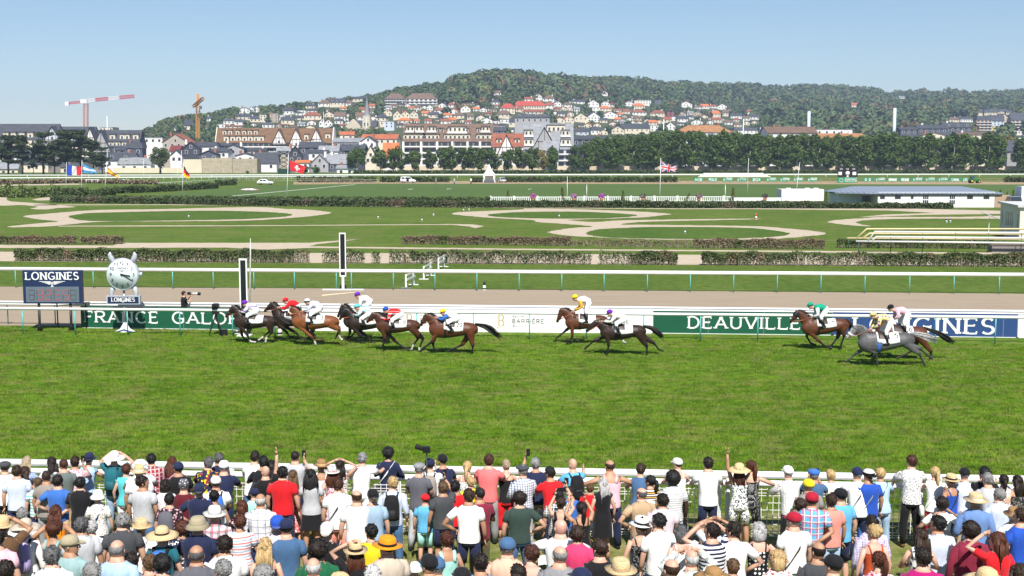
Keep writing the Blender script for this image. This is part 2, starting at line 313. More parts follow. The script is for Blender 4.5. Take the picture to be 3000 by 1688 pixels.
# viewing lawn, track, dirt
MB().add([(-30,8,lawn(8)+.006),(30,8,lawn(8)+.006),(30,22.5,.006),(-30,22.5,.006),(45,26.0,.006),(-45,26.6,.006)], [(0,1,2,3),(3,2,4,5)]).build('viewing_lawn', G_lawn, smooth=False, kind='structure')
sheet('racing_turf', [gp(-900,1372), gp(3900,1440), gp(3900,1000), gp(-900,945)], .004, G_track, world=True)
sheet('dirt_track', [(-900,952),(0,954),(1500,966),(3000,985),(3900,994),(3900,872),(3000,861),(1500,849),(0,840),(-900,832)], .008, M_dirt, .06, 1.5)
sheet('infield_verge', [(-900,832),(0,840),(1500,849),(3000,861),(3900,872),(3900,790),(3000,785),(0,768),(-900,764)], .004, grass_mat('turf_verge', (.09, .155, .02), (.135, .20, .032), (.19, .18, .06), .2, .6))
J = dict(jag=.16, step=.5)
def sand(name, pts, sm=True, **k): sheet(name, smoothpoly(pts) if sm else pts, .012, M_sand, **{**J, **k})
def isle(pts, sm=True): sheet('grass_island', smoothpoly(pts) if sm else pts, .024, G_dark, **J)
sand('sand_path', [(-300,738),(0,738),(1500,744),(3000,752),(3400,753),(3400,782),(3000,780),(1500,774),(0,766),(-300,764)], False, jag=.05)
sand('sand_path', [(-300,716),(0,718),(330,720),(357,712),(683,712),(902,712),(1052,701),(1000,708),(930,716),(905,722),(1500,729),(2200,734),(3000,741),(3300,742),(3300,748),(3000,747),(2200,738),(1500,733),(1026,728),(905,727),(778,732),(660,726),(330,727),(0,727),(-300,726)], False, jag=.06)
sand('sand_ring', [(68,634),(120,628),(280,616),(466,613),(740,607),(830,612),(886,614),(935,618),(970,624),(917,633),(824,641),(700,647),(466,649),(295,650),(137,664),(19,665),(110,655),(168,649),(105,642)])
isle([(202,634),(235,628),(280,624),(560,618),(740,620),(830,625),(855,630),(824,636),(700,643),(466,647),(280,648),(217,642)])
sand('sand_strip', [(168,662),(444,661),(700,661),(1321,657),(1385,658),(1420,663),(1392,669),(1375,664),(1321,659),(700,663),(444,664),(168,664)], False, jag=.08)
sand('sand_patch', [(-200,576),(0,577),(19,580),(30,590),(112,596),(217,606),(170,610),(134,614),(90,612),(110,606),(60,601),(0,603),(-200,604)])
sand('sand_patch', [(93,585),(120,580),(146,578),(146,587),(110,588)], False, jag=.1)
sand('sand_ring', [(1324,627),(1345,622),(1414,619),(1530,614),(1543,611),(1680,613),(1866,620),(1930,624),(1965,628),(1925,633),(1866,638),(1680,644),(1683,647),(1742,651),(1825,646),(2000,643),(2200,641),(2200,643),(1900,650),(1819,658),(1900,659),(2200,663),(2308,670),(2390,678),(2419,686),(2343,695),(2236,702),(2114,702),(1928,702),(1711,694),(1640,688),(1608,680),(1679,668),(1735,664),(1650,656),(1574,651),(1555,645),(1430,638),(1360,632)])
isle([(1428,630),(1470,625),(1555,621),(1711,621),(1830,627),(1866,631),(1830,637),(1711,641),(1555,640),(1460,636)])
isle([(1717,683),(1735,676),(1773,671),(1897,666),(2050,666),(2200,669),(2290,679),(2315,687),(2254,695),(2200,698),(2021,701),(1804,697),(1730,690)])
sand('sand_ring', [(2426,651),(2450,645),(2523,640),(2595,636),(2810,636),(2936,633),(3200,632),(3200,638),(2932,641),(2700,641),(2560,644),(2515,649),(2509,653),(2525,658),(2552,663),(2512,662),(2460,657)])
sand('sand_strip', [(2509,637),(2595,629),(2738,624),(2600,617),(2200,613),(1990,613),(1990,611),(2200,611),(2700,612),(2932,618),(3200,620),(3200,626),(2932,627),(2700,630),(2595,634)], False, jag=.1)
sand('sand_strip', [(100,600),(500,599),(800,601),(1400,607),(1990,611),(1990,613),(1400,609),(800,603),(500,601),(100,602)], False, jag=.25)
sand('sand_strip', [(-200,543),(0,541),(230,538),(250,541),(0,545),(-200,546)], False, jag=.5); sand('sand_strip', [(-200,548),(250,552),(0,551),(-200,550)], False, jag=.3)
# polo ground
sheet('polo_field', [(440,573),(700,548),(870,541),(1100,538),(3200,541),(3200,590),(1500,589),(1440,588),(700,584)], .006, G_polo)
for a, b in (((655,577),(1040,541)), ((1195,555),(1210,554)), ((1308,554.5),(1323,553.5)), ((1547,555),(1558,553.5))):
    sheet('painted_line', [(a[0],a[1]-.5),(b[0],b[1]-.35),(b[0],b[1]+.35),(a[0],a[1]+.5)], .014, mat('chalk', (.6,.62,.56), .9))
sheet('running_strip', [(860,541),(1100,538.3),(3200,541),(3200,533),(1500,530),(860,533)], .012, soil('run', (.30, .22, .13), (.40, .30, .18), .3))
sheet('street', [(-1800,506),(4800,506),(3300,478),(-300,478)], .02, M_street)
# grass blades on the racing turf
def blades(name, n, fpos, m, hmin=.03, hmax=.075, wd=.011, **k):
    g = np.random.default_rng(5); P = fpos(g, n); n = len(P); a = g.random(n)*2*pi; h = hmin+(hmax-hmin)*g.random(n)
    d = np.stack([np.cos(a), np.sin(a), np.zeros(n)], 1)*wd; l = np.stack([g.normal(size=n)*.5, g.normal(size=n)*.5, np.ones(n)], 1)*h[:, None]
    V = np.stack([P-d, P+d, P+l], 1).reshape(-1, 3); return bigmesh(name, V, np.arange(n*3).reshape(-1, 3), m, n=3, **k)
def track_pos(g, n):
    nc = 26000; yc = 26.5+(57-26.5)*g.random(nc)**1.1; xc = (g.random(nc)*2-1)*(yc*.43+.5); k = g.integers(0, nc, int(n*.62)); m1 = len(k)
    yy = 26.5+(57-26.5)*g.random(n)**1.1; xx = (g.random(n)*2-1)*(yy*.43+.5); yy[:m1] = yc[k]+g.normal(size=m1)*.06; xx[:m1] = xc[k]+g.normal(size=m1)*.09; far = 53.0-xx*.13; m = (yy < far)
    return np.stack([xx, yy, np.zeros(n)], 1)[m]
G_bl = grass_mat('grass_blades', (.105, .215, .007), (.195, .335, .018), (.42, .33, .13), .45, .56)
blades('grass', 420000, track_pos, G_bl, label=None, kind='stuff', hmin=.03, hmax=.09, wd=.010)
def lawn_pos(g, n):
    yy = 12+(25.5-12)*g.random(n); xx = (g.random(n)*2-1)*(yy*.43+.5); return np.stack([xx, yy, np.where(yy < 22.5, (22.5-yy)*.17, 0)], 1)
blades('grass', 60000, lawn_pos, grass_mat('lawn_blades', (.16, .20, .04), (.24, .25, .07), (.40, .34, .17), .5, .5), hmin=.015, hmax=.04, wd=.007, kind='stuff')
# ================= rails =================
def rail(name, label, A, B, h, rz, posts, group=None, second=None, ry=.06, postm=None, hook=False, deep=.0, pr=.028, lm=None):
    """A, B photo points of the rail's centre line; h its height; posts: photo x of every post"""
    a, b = gp(*A, h), gp(*B, h); o = empty(name, ((a+b)/2*[1,1,0]), label=label, cat='railing', group=group); c = np.array(o.location)
    MB().tube([a-c, b-c], [(rz, ry)]*2, 10, ref=(0,0,1)).build('rail', lm or W, o)
    if second is not None: MB().tube([a-c+[0,second[0],second[1]], b-c+[0,second[0],second[1]]], [(rz*.9, ry)]*2, 10, ref=(0,0,1)).build('rail', lm or W, o)
    d = (b-a)
    for X in posts:
        t = (X-A[0])/(B[0]-A[0])   # find where the line crosses this column
        for _ in range(4): q = px(a+d*t); t += (X-q[0])/(B[0]-A[0])
        p = a+d*t-c
        if hook: path = [(p[0], p[1]+.42, 0), (p[0], p[1]+.42, h-.35), (p[0], p[1]+.34, h-.12), (p[0], p[1]+.12, h-.03), (p[0], p[1]+.03, h)]
        else: path = [(p[0], p[1]+deep, 0), (p[0], p[1]+deep, h-rz*.5)]
        MB().tube(path, [pr]*len(path), 8).build('post', postm or TEAL, o)
    return o
rail('track_rail', 'white rail on teal posts along the far edge of the sand track', (-300,786), (3300,806.5), 1.13, .105, [-79,44,158,272,389,505,624,743,862,985,1029,1152,1274,1397,1521,1646,1770,1897,2023,2150,2278,2406,2535,2666,2796,2929,3062])
rail('track_rail', 'white double rail on bent teal brackets right behind the advertising boards', (-300,881.5), (3300,915), 1.1, .055, [10,150,298,449,598,738,1060,1222,1384,1546,1706,1868,2030,2190,2358,2522,2690,2858,3025], second=(0,-.11), hook=True)
rail('track_rail', 'white rail on teal posts in front of the advertising boards, just behind the galloping horses', (-300,901), (3300,932.5), 1.13, .065, [-90,65,218,372,526,680,804,895,1060,1221,1387,1551,1718,1886,2053,2221,2395,2568,2742,2918,3095])
rail('track_rail', 'white double rail under the leaning spectators, between the crowd and the turf', (-300,1349), (3300,1409), 1.27, .075, [-95,262,620,1010,1370,1600,2133,2700,3080], second=(-.05,-.17), ry=.09, postm=Wd, pr=.05)
rail('course_rail', 'long white rail crossing the whole picture below the line of trees', (-300,514), (3400,510.5), 1.3, .20, list(range(-280, 3400, 90)), pr=.06, postm=Wd)
rail('course_rail', 'second white rail close behind the flags on the far left', (-300,523), (1020,517), 1.2, .16, list(range(-290, 1020, 22)), pr=.04, postm=Wd)
rail('wooden_rail', 'weathered post and rail fence beyond the polo field beside the parked white car', (690,523), (1110,526), 1.25, .045, list(range(690, 1120, 38)), pr=.06, postm=mat('old_wood', (.32,.25,.17), .8, .2), lm=mat('pale_wood', (.5,.44,.34), .8), second=(0,-.5))
rail('wooden_rail', 'low white hoop rail curving behind the dark hedge on the left', (462,536), (700,523), .7, .04, list(range(464, 700, 12)), pr=.04, postm=Wd)
# crowd fence of wire mesh panels
def mesh_panel(w_, rnd):
    mb = MB(); n = 18; hh = 1.05
    for i in range(n+1): x = -w_/2+w_*i/n; mb.b2(x-.006, x+.006, -.006, .006, .04, hh)
    for z in (.05,.10,.16,.30,.45,.60,.75,.90,.955,1.03): mb.b2(-w_/2, w_/2, -.014, -.006, z-.006, z+.006)
    return mb
fa, fb = gp(-40,1546), gp(3060,1589); fl = np.linalg.norm(fb-fa); npan = 10; proto = None
WIRE = mat('white_wire', (.78,.77,.74), .4, .05)
fang = atan2(fb[1]-fa[1], fb[0]-fa[0])
for i in range(npan):
    c = fa+(fb-fa)*(i+.5)/npan; wp = fl/npan-.06; X = px(c)[0]
    where = ['far left end', 'second from the left', 'third from the left', 'fourth from the left', 'left of the middle', 'right of the middle', 'fourth from the right', 'third from the right', 'second from the right', 'far right end'][i]
    if proto is None:
        o = empty('barrier_panel', c, fang); mesh_panel(wp, 0).build('wire_mesh', WIRE, o, smooth=False)
        fr = MB(); fr.b2(-wp/2-.025, -wp/2+.005, -.02, .02, 0, 1.1).build('end_post', WIRE, o, smooth=False); MB().b2(wp/2-.005, wp/2+.025, -.02, .02, 0, 1.1).build('end_post', WIRE, o, smooth=False); proto = o
    else: o = copy_tree(proto, c)
    tag(o, 'white wire mesh barrier panel beside the front row, %s' % where, 'barrier', 'wire mesh barrier panels in front of the rail')
# ================= advertising boards =================
def board(label, X0, X1, yb0, yb1, hgt, m, name='advertising_board'):
    a, b = gp(X0, yb0), gp(X1, yb1); L = np.linalg.norm(b-a); o = empty(name, a, atan2(b[1]-a[1], b[0]-a[0]), label=label, cat='advertising board', group='advertising boards along the dirt track')
    MB().b2(0, L, 0, .05, .03, hgt).build('panel', m, o, smooth=False); MB().b2(.05, L-.05, -.03, .08, 0, .028).build('base', Wd, o, smooth=False)
    j_ = MB(); [j_.b2(x_-.008, x_+.008, -.0015, .01, .05, hgt-.01) for x_ in np.arange(2.4, L-.3, 2.4)]
    if j_.n: j_.build('joint', mat('joint_grey', (.25,.27,.27), .7), o, smooth=False)
    return o, L
BG = mat('board_green', (.008,.09,.045), .5, .06, .6); BW = mat('board_white', (.82,.82,.80), .5, .03, .6); BB = mat('board_blue', (.024,.062,.19), .5, .06, .6); BN = mat('sign_navy', (.013,.026,.08), .4, .08, 2)
def U(X0, X1): return None
def on_board(o, L, X0, X1, a, b): return L*(a-X0)/(X1-X0), L*(b-a)/(X1-X0)
o, L = board('dark green board reading FRANCE GALOP', 238, 704, 961, 967, 1.0, BG)
for tx, a, b in (('FRANCE', 248, 466), ('GALOP', 506, 726)):
    x, wd = on_board(o, L, 238, 704, a, b)
    if tx == 'GALOP': wd = min(wd, L-x-.05)
    text_part('lettering', tx, o, W, (x, -.002, .27), XR, UP, .5, wd, .17, .75, True)
o, L = board('white board with a gold letter B and BARRIÈRE DEAUVILLE in thin black letters', 878, 1912, 969, 977, 1.0, BW)
GO = mat('gold_ink', (.50,.33,.08), .5); BK = mat('black_ink', (.02,.02,.02), .6); GK = mat('grey_ink', (.35,.35,.35), .6)
for c0 in (1060+2180*.194, 1214, 1730):
    x, _ = on_board(o, L, 878, 1912, c0-20, c0); 
    gb = write('B', (x, -.002, .28), XR, UP, .50, .30, .10, .25, False); gb.ell((x-.01, -.006, .2), (.045, .004, .05), 4, 2); gb.build('logo', GO, o, smooth=False)
    x2 = x+.62
    text_part('lettering', 'BARRIÈRE', o, BK, (x2, -.002, .42), XR, UP, .17, 1.42, .10); text_part('small_lettering', 'DEAUVILLE', o, GK, (x2, -.002, .25), XR, UP, .07, .62, .12)
    text_part('small_lettering', 'RESORT', o, GK, (x2, -.002, .68), XR, UP, .07, .62, .12)
o, L = board('bright green board reading DEAUVILLE', 1914, 2437, 977, 983, 1.0, BG)
x, wd = on_board(o, L, 1914, 2437, 2014, 2345); text_part('lettering', 'DEAUVILLE', o, W, (x, -.002, .26), XR, UP, .5, wd, .17, .75, True)
o, L = board('blue board with large white LONGINES lettering', 2439, 2979, 983, 990, 1.02, BB)
x, wd = on_board(o, L, 2439, 2979, 2497, 2914); text_part('lettering', 'LONGINES', o, W, (x, -.002, .16), XR, UP, .66, wd, .20, .5, True)
o, L = board('plain white board at the right edge', 2981, 3200, 990, 993, 1.0, BW)
# winged hourglass mark used on the signs
def wings(mb, c, s):
    c = np.array(c, float)
    for sg in (-1, 1):
        for k, (z, l) in enumerate(((.10,1.0),(.03,.78),(-.04,.56),(-.10,.36))):
            mb.add([c+np.array(q)*s for q in [(sg*.12,0,z-.02),(sg*l,0,z+.02),(sg*(l*.97),0,z+.05),(sg*.12,0,z+.035),(sg*.12,-.02,z-.02),(sg*l,-.02,z+.02),(sg*(l*.97),-.02,z+.05),(sg*.12,-.02,z+.035)]], [(4,5,6,7),(0,1,5,4),(3,2,6,7),(1,2,6,5)])
    ribbon(mb, [(-.09,.1),(.09,.1),(-.07,-.3),(.07,-.3),(-.09,.1)], .035, 1, lambda p, d: c+np.array((p[0]*s, -d-.004, p[1]*s)), 0, .01); return mb
# scoreboard
c = gp(159, 970); S = F/px(c)[2]; o = empty('timing_board', c, R(1), label='navy LONGINES timing board on black legs with red digits 3:23.5', cat='scoreboard')
wd = 171/S; z0, z1 = (970-889)/S, (970-792)/S; MB().b2(-wd/2, wd/2, -.02, .22, z0, z1).build('cabinet', BN, o, smooth=False)
for dx in (115-159, 207-159): MB().tube([(dx/S,.1,0),(dx/S,.1,.22),(dx/S,.1,.3),(dx/S,.1,z0)], [.14,.07,.06,.06], 8).build('leg', BLK, o)
for dx in (150-159, 234-159): MB().tube([(dx/S,.9,0),(dx/S,.85,z0-.1),(dx/S,.15,z0)], [.03,.03,.03], 6).build('brace', BLK, o)
text_part('lettering', 'LONGINES', o, W, (-wd/2+.12, -.022, z1-.40), XR, UP, .32, wd-.24, .19, .6, True); wings(MB(), (0,-.022,z1-.56), .58).build('emblem', W, o, smooth=False)
dsp = MB().b2(-wd/2+.13, wd/2-.13, -.035, -.02, z0+.07, z0+.76).build('display', mat('display_glass', (.12,.15,.19), .2, .05), o, smooth=False)
LED = mat('led_red', (.40,.085,.06), .5, .05, emit=.10); LOFF = mat('led_off', (.07,.08,.09), .5)
segs = dict(a=((0,1),(1,1)), b=((1,1),(1,.5)), c=((1,.5),(1,0)), d=((0,0),(1,0)), e=((0,.5),(0,0)), f=((0,1),(0,.5)), g=((0,.5),(1,.5)))
on = {'3': 'abcdg', '2': 'abged', '5': 'afgcd', ' ': ''}
lit, off = MB(), MB()
for i, ch in enumerate(' 3 23 5 '.replace('3 2', '32')): pass
for X, ch in ((293,' '),(367,'3'),(447,'2'),(528,'3'),(612,'5'),(680,' ')):
    x0 = (X*.3106-159)/S; 
    lit = MB()
    for k, (p, q) in segs.items():
        tgt = lit if k in on[ch] else off; dx, dz = p[0]-q[0], p[1]-q[1]; sx = .24; sz = .44
        sh = .02; a = np.array((x0+p[0]*sx, -.036, z0+.17+p[1]*sz)); b = np.array((x0+q[0]*sx, -.036, z0+.17+q[1]*sz)); m_ = (a+b)/2; a = m_+(a-m_)*.86; b = m_+(b-m_)*.86
        tgt.beam(a, b, .03, .014)
    if lit.n: lit.build('digit', LED, dsp, smooth=False)
lit = MB()
for X in (425, 590): lit.box(((X*.3106-159)/S, -.04, z0+.2), (.035,.012,.035)); 
lit.build('point', LED, dsp, smooth=False); off.build('unlit_segments', LOFF, dsp, smooth=False)
# giant watch
c = gp(366, 973); S = F/px(c)[2]; o = empty('clock_post', c, label='giant silver wristwatch shaped clock on a white post with a LONGINES plate', cat='clock'); hc = (973-803)/S; r = 46/S
SIL = mat('brushed_silver', (.52,.54,.58), .5, .05, 6, metal=.25, spec=.5)
def disc(mb, cy, z, rad, y0, y1, n=40, r2=None): return mb.tube([(cy, y0, z), (cy, y1, z)], [rad, rad if r2 is None else r2], n, ref=(1,0,0))
cs = MB(); a40 = np.arange(40)*2*pi/40; cs.rings([np.stack([cos_(a40)*k, np.full(40, y_), hc+sin_(a40)*k], 1) for y_, k in ((-.10,r*.5),(-.10,r*.955),(-.13,r*.96),(-.13,r*.985),(.02,r*1.04),(.16,r*1.0),(.2,r*.8))])
case = cs.build('watch_case', SIL, o)
lg = MB()
for sx in (-1, 1):
    for sz in (-1, 1):
        lg.tube([(sx*r*.62, .04, hc+sz*r*.75), (sx*r*.74, .04, hc+sz*r*1.05), (sx*r*.80, .0, hc+sz*r*1.28), (sx*r*.74, -.02, hc+sz*r*1.40)], [(.13,.10),(.12,.09),(.09,.07),(.03,.03)], 8)
lg.build('lug', SIL, o); MB().tube([(r*1.0,.04,hc),(r*1.14,.04,hc),(r*1.2,.04,hc)], [.05,.105,.09], 12).build('crown_knob', SIL, o)
dial = disc(MB(), 0, hc, r*.95, -.125, -.10).build('dial', mat('dial_white', (.66,.74,.76), .5, .02), o)
nb = MB()
for k in range(1, 13):
    a = R(90-30*k); t_ = str(k); hgt = .135; wt = .075*len(t_)+(.03 if len(t_) > 1 else 0); write(t_, (r*.72*cos(a)-wt/2, -.128, hc+r*.74*sin(a)-hgt/2), XR, UP, hgt, wt, .17, .7, False, .006, nb)
nb.build('numerals', BK, dial, smooth=False); text_part('lettering', 'LONGINES', dial, BK, (-.27,-.128,hc+.24), XR, UP, .085, .54, .14, 1, False, .006); wings(MB(), (0,-.128,hc+.16), .16).build('emblem', BK, dial, smooth=False)
hd = MB(); hd.beam((-.06,-.15,hc+.03), (.40,-.15,hc-.245), .035, .012); hd.build('minute_hand', BK, dial); MB().beam((-.08,-.165,hc+.02), (.36,-.165,hc-.06), .045, .012).build('hour_hand', BK, dial); disc(MB(), 0, hc, .045, -.18, -.13, 12).build('hub', BK, dial)
MB().tube([(0,.05,.4),(0,.05,hc-r)], [.05,.05], 10).build('pole', GRY, o); MB().tube([(0,.05,.015),(0,.05,.15),(0,.05,.45)], [(.46,.3),(.22,.15),(.05,.05)], 4, ref=(1,0,0), rot=0).build('base', W, o, smooth=False)
zp = (973-878)/S; pw = 97/S; pl = MB().b2(-pw/2, pw/2, -.10, .14, zp-.19, zp+.19).build('name_plate', SIL, o, smooth=False); MB().b2(-pw/2+.05, pw/2-.05, -.108, -.10, zp-.15, zp+.15).build('plate_face', BN, pl, smooth=False)
text_part('lettering', 'LONGINES', pl, W, (-.52,-.11,zp-.06), XR, UP, .17, 1.04, .19, .6, True); wings(MB(), (0,-.112,zp-.06), .2).build('emblem', W, pl, smooth=False)
# finish posts
for X, yb, x0, x1, yt, yl, lab in ((717,985,705,728,757,880,'tall white framed black finish mirror post beside the leading horse'), (1005.5,850,996,1015,682,810,'white framed black finish post on a pole beyond the sand track')):
    c = gp(X, yb); S = F/px(c)[2]; o = empty('finish_post', c, label=lab, cat='finish post'); zt, zl, hw = (yb-yt)/S, (yb-yl)/S if yb == 850 else .55, (x1-x0)/2/S
    fm = MB(); fm.b2(-hw, -hw+.055, -.05, .05, zl, zt); fm.b2(hw-.055, hw, -.05, .05, zl, zt); fm.b2(-hw+.055, hw-.055, -.05, .05, zt-.07, zt); fm.b2(-hw+.055, hw-.055, -.05, .05, zl, zl+.07); fm.build('frame', W, o, smooth=False)
    MB().b2(-hw+.05, hw-.05, -.02, .02, zl+.06, zt-.06).build('dark_panel', mat('dark_glass', (.012,.016,.022), .15, .1, spec=.6), o, smooth=False)
    MB().b2(-.07, .07, -.06, .06, 0, zl).build('pole', W, o, smooth=False); MB().b2(-1.2, 1.2, -.12, .12, 0, .06).build('foot_plate', Wd, o, smooth=False) if yb == 850 else MB().b2(-.3, .3, -.25, .25, 0, .06).build('foot_plate', Wd, o, smooth=False)
a = gp(731, 962); S = F/px(a)[2]
MB().tube([(0,0,0),((738-731)/S,.05,(962-745)/S),((739-731)/S,.05,(962-698)/S)], [.045,.035,.012], 8).build('marker_pole', mat('weathered_white', (.6,.58,.55), .5), loc=a, label='thin weathered white pole leaning beside the finish mirror', cat='pole')
# small course furniture
def cone(X, Y, lab, red=False, s=1.0):
    o = empty('marker_cone', gp(X, Y), label=lab, cat='marker', group='small marker posts dotted on the course'); 
    MB().cyl((0,0,0), .12*s, .04*s, 12).build('base', Wd, o); MB().tube([(0,0,.03*s),(0,0,.20*s),(0,0,.40*s),(0,0,.50*s)], [.115*s,.09*s,.06*s,.03*s], 12).build('body', W if not red else W, o)
    MB().tube([(0,0,.30*s),(0,0,.40*s),(0,0,.52*s)], [.085*s,.068*s,.02*s], 12).build('cap', mat('marker_red','red') if red else BLK, o); MB().tube([(0,0,.04*s),(0,0,.13*s)], [.12*s,.11*s], 12).build('band', mat('marker_red','red') if red else BLK, o)
for X, Y, l in ((553,637,'on the grass island of the left sand ring'),(1108,640,'alone on the grass right of the left sand ring'),(1236,648,'nearer of the pair between the two sand rings'),(1270,632,'farther of the pair between the two sand rings'),(1358,618,'left one by the hedge at the tip of the middle ring'),(1374,617,'right one by the hedge at the tip of the middle ring'),(1638,636,'in the upper middle sand ring'),(2007,684,'in the lower middle sand ring'),(1419,850,'at the edge of the sand track below the white rail'),(1307,772,'beside the farthest white hurdle'),(2773,653,'left one in the right sand ring'),(2784,652,'right one in the right sand ring'),(695,978,'under the rail behind the leading horse'),(820,982,'between the first two horses under the rail')):
    cone(X, Y, 'black and white marker '+l, s=1.0)
cone(2215, 643, 'small red and white marker right of the middle sand rings', True, 1.4)
hp = None
for X0, Y0, X1, Y1, l in ((1190,846,1212,835,'nearest of the three by the sand track'),(1242,819,1262,808,'middle of the three, seen through the rail'),(1285,792,1301,782,'farthest of the three by the hedge')):
    a, b = gp(X0, Y0), gp(X1, Y1); L = np.linalg.norm(b-a); o = empty('hurdle', a, atan2(b[1]-a[1], b[0]-a[0]), label='white two bar hurdle fence, '+l, cat='hurdle', group='white hurdles on the verge')
    for xx in (0, L): MB().b2(xx-.05, xx+.05, -.05, .05, 0, .85).build('post', W, o, smooth=False); MB().b2(xx-.06, xx+.06, -.3, .3, 0, .05).build('foot', W, o, smooth=False)
    for z in (.48, .76): MB().b2(-.15, L+.15, -.085, -.052, z, z+.11).build('bar', W, o, smooth=False)
c = gp(1217, 768); o = empty('sensor_post', c, label='small grey box on a white post in front of the hedge', cat='post'); MB().b2(-.05,.05,-.05,.05,0,.5).build('post', Wd, o, smooth=False); MB().b2(-.14,.14,-.1,.1,.5,.74).build('box', mat('box_green', (.06,.1,.08), .5), o, smooth=False)
# ================= terrain and town =================
SKY = [(-400,470),(300,470),(400,400),(425,389),(497,352),(596,340),(660,326),(723,316),(786,312),(860,308),(935,300),(1022,290),(1083,283),(1155,265),(1207,254),(1281,246),(1356,227),(1425,213),(1510,215),(1629,223),(1690,231),(1848,236),(1923,241),(2000,245),(2069,251),(2207,251),(2315,254),(2458,256),(2542,260),(2585,272),(2666,269),(2771,267),(2883,273),(2976,268),(3400,275),(4200,300)]
SX = np.array([s[0] for s in SKY]); SY = np.array([s[1] for s in SKY]); DX = np.array([-400,600,860,1200,1450,1900,2300,3000,4200]); DD = np.array([1250,1300,1400,1600,1800,2150,2600,2800,3000])
def terr(X, Y):
    X = np.asarray(X, float); Y = np.asarray(Y, float); u = 1500+F*X/(Y*cos(PITCH)); D = np.interp(u, DX, DD); d0 = np.interp(u, [1500, 2200, 2800], [830, 950, 830])
    hs = np.maximum(0, (456-np.interp(u, SX, SY))/F*D+H-np.interp(u, [1050, 1280], [5, 12.5])); t = np.clip((Y-d0)/(D-d0), 0, 1.6)
    h = np.where(t <= 1, hs*t**1.12, hs*(1-.35*(t-1)))
    b = 1+.05*np.sin(X/90+1.3)*np.sin(Y/130)*np.clip(t*4, 0, 1)*np.clip((1-t)*3, 0, 1)
    return h*b
def hit(x, y):
    d = ray(x, y); Ys = np.arange(600, 3100, 10.0); t = Ys/d[1]; X = d[0]*t; Z = H+d[2]*t; g = terr(X, Ys); k = np.argmax(g >= Z)
    if g[k] < Z[k]: k = int(np.argmin(Z-g))
    return np.array([X[k], Ys[k], g[k]])
us = np.linspace(-600, 4200, 121); Ysr = np.concatenate([np.linspace(800, 3000, 70), [3300, 3800, 4600]])
V = []; 
for Y in Ysr:
    for u in us: X = (u-1500)/F*Y; V.append((X, Y, float(terr(X, Y))-.5))
n = len(us); Fc = [(i*n+j, i*n+j+1, (i+1)*n+j+1, (i+1)*n+j) for i in range(len(Ysr)-1) for j in range(n-1)]
MB().add(V, Fc).build('hills', soil('hill_soil', (.05,.07,.03), (.085,.10,.045), .02), kind='structure')
ROOF = dict(red=(.38,.06,.035), orange=(.55,.15,.05), redbrown=(.25,.085,.05), redorange=(.40,.12,.055), brown=(.15,.095,.07), slate=(.052,.058,.072), grey=(.24,.25,.27), maroon=(.16,.03,.03), charcoal=(.05,.055,.065), thatch=(.33,.16,.07), mossbrown=(.155,.085,.042))
WALL = dict(white=(.74,.72,.68), cream=(.66,.58,.44), paleblue=(.55,.62,.70), tan=(.42,.34,.26), grey=(.34,.34,.34), slate=(.08,.09,.12), charcoal=(.05,.055,.07), taupe=(.40,.35,.29), salmon=(.60,.36,.26), yellow=(.70,.58,.20), beige=(.55,.48,.36), maroon=(.18,.04,.04), lightgrey=(.5,.52,.55))
RN = dict(red='red tiled', orange='orange tiled', redbrown='reddish brown', redorange='orange red', brown='brown', slate='blue grey slate', grey='pale grey', maroon='dark red', charcoal='dark slate', thatch='orange brown', mossbrown='mossy brown')
def rm(c): return mat('roof_'+c, ROOF[c], .75, .22, .35, .5, 2.5, stretch=(1, 1, 3))
def wm(c): return mat('wall_'+c, WALL[c], .85, .07, .25, .2, 2)
PANE = mat('window_pane', (.035,.045,.06), .15, .3, .4, spec=.6); FRM = mat('window_frame', (.72,.71,.68), .6); CHM = mat('chimney_brick', (.32,.13,.08), .85, .2, 1)
HOUSES = []; BOXES = []
WF2 = mat('window_frame_dark', (.20,.19,.18), .6)
def winmesh(key, w_, h_, FRM):
    k = 'win_%s' % key
    if k in MC: return MC[k]
    fr = MB(); fr.b2(-w_/2-.12, w_/2+.12, -.1, 0, -.12, h_+.12); me = fr.build('window', FRM, smooth=False).data; pa = MB().b2(-w_/2, w_/2, -.14, -.101, 0, h_).build('pane', PANE, smooth=False).data
    for o in list(COL.objects)[-2:]: bpy.data.objects.remove(o)
    MC[k] = (me, pa); return MC[k]
def addwin(parent, x, y, z, rz=0, sx=1, sz=1, key='a', w_=1.1, h_=1.5, pane=True):
    a, b = winmesh(key, w_, h_, WF2 if key == 'b' else FRM); o = bpy.data.objects.new('window', a); COL.objects.link(o); o.parent = parent; o.location = (x, y, z); o.scale = (sx, 1, sz); o.rotation_euler = (0, 0, rz)
    if pane: p = bpy.data.objects.new('pane', b); COL.objects.link(p); p.parent = o
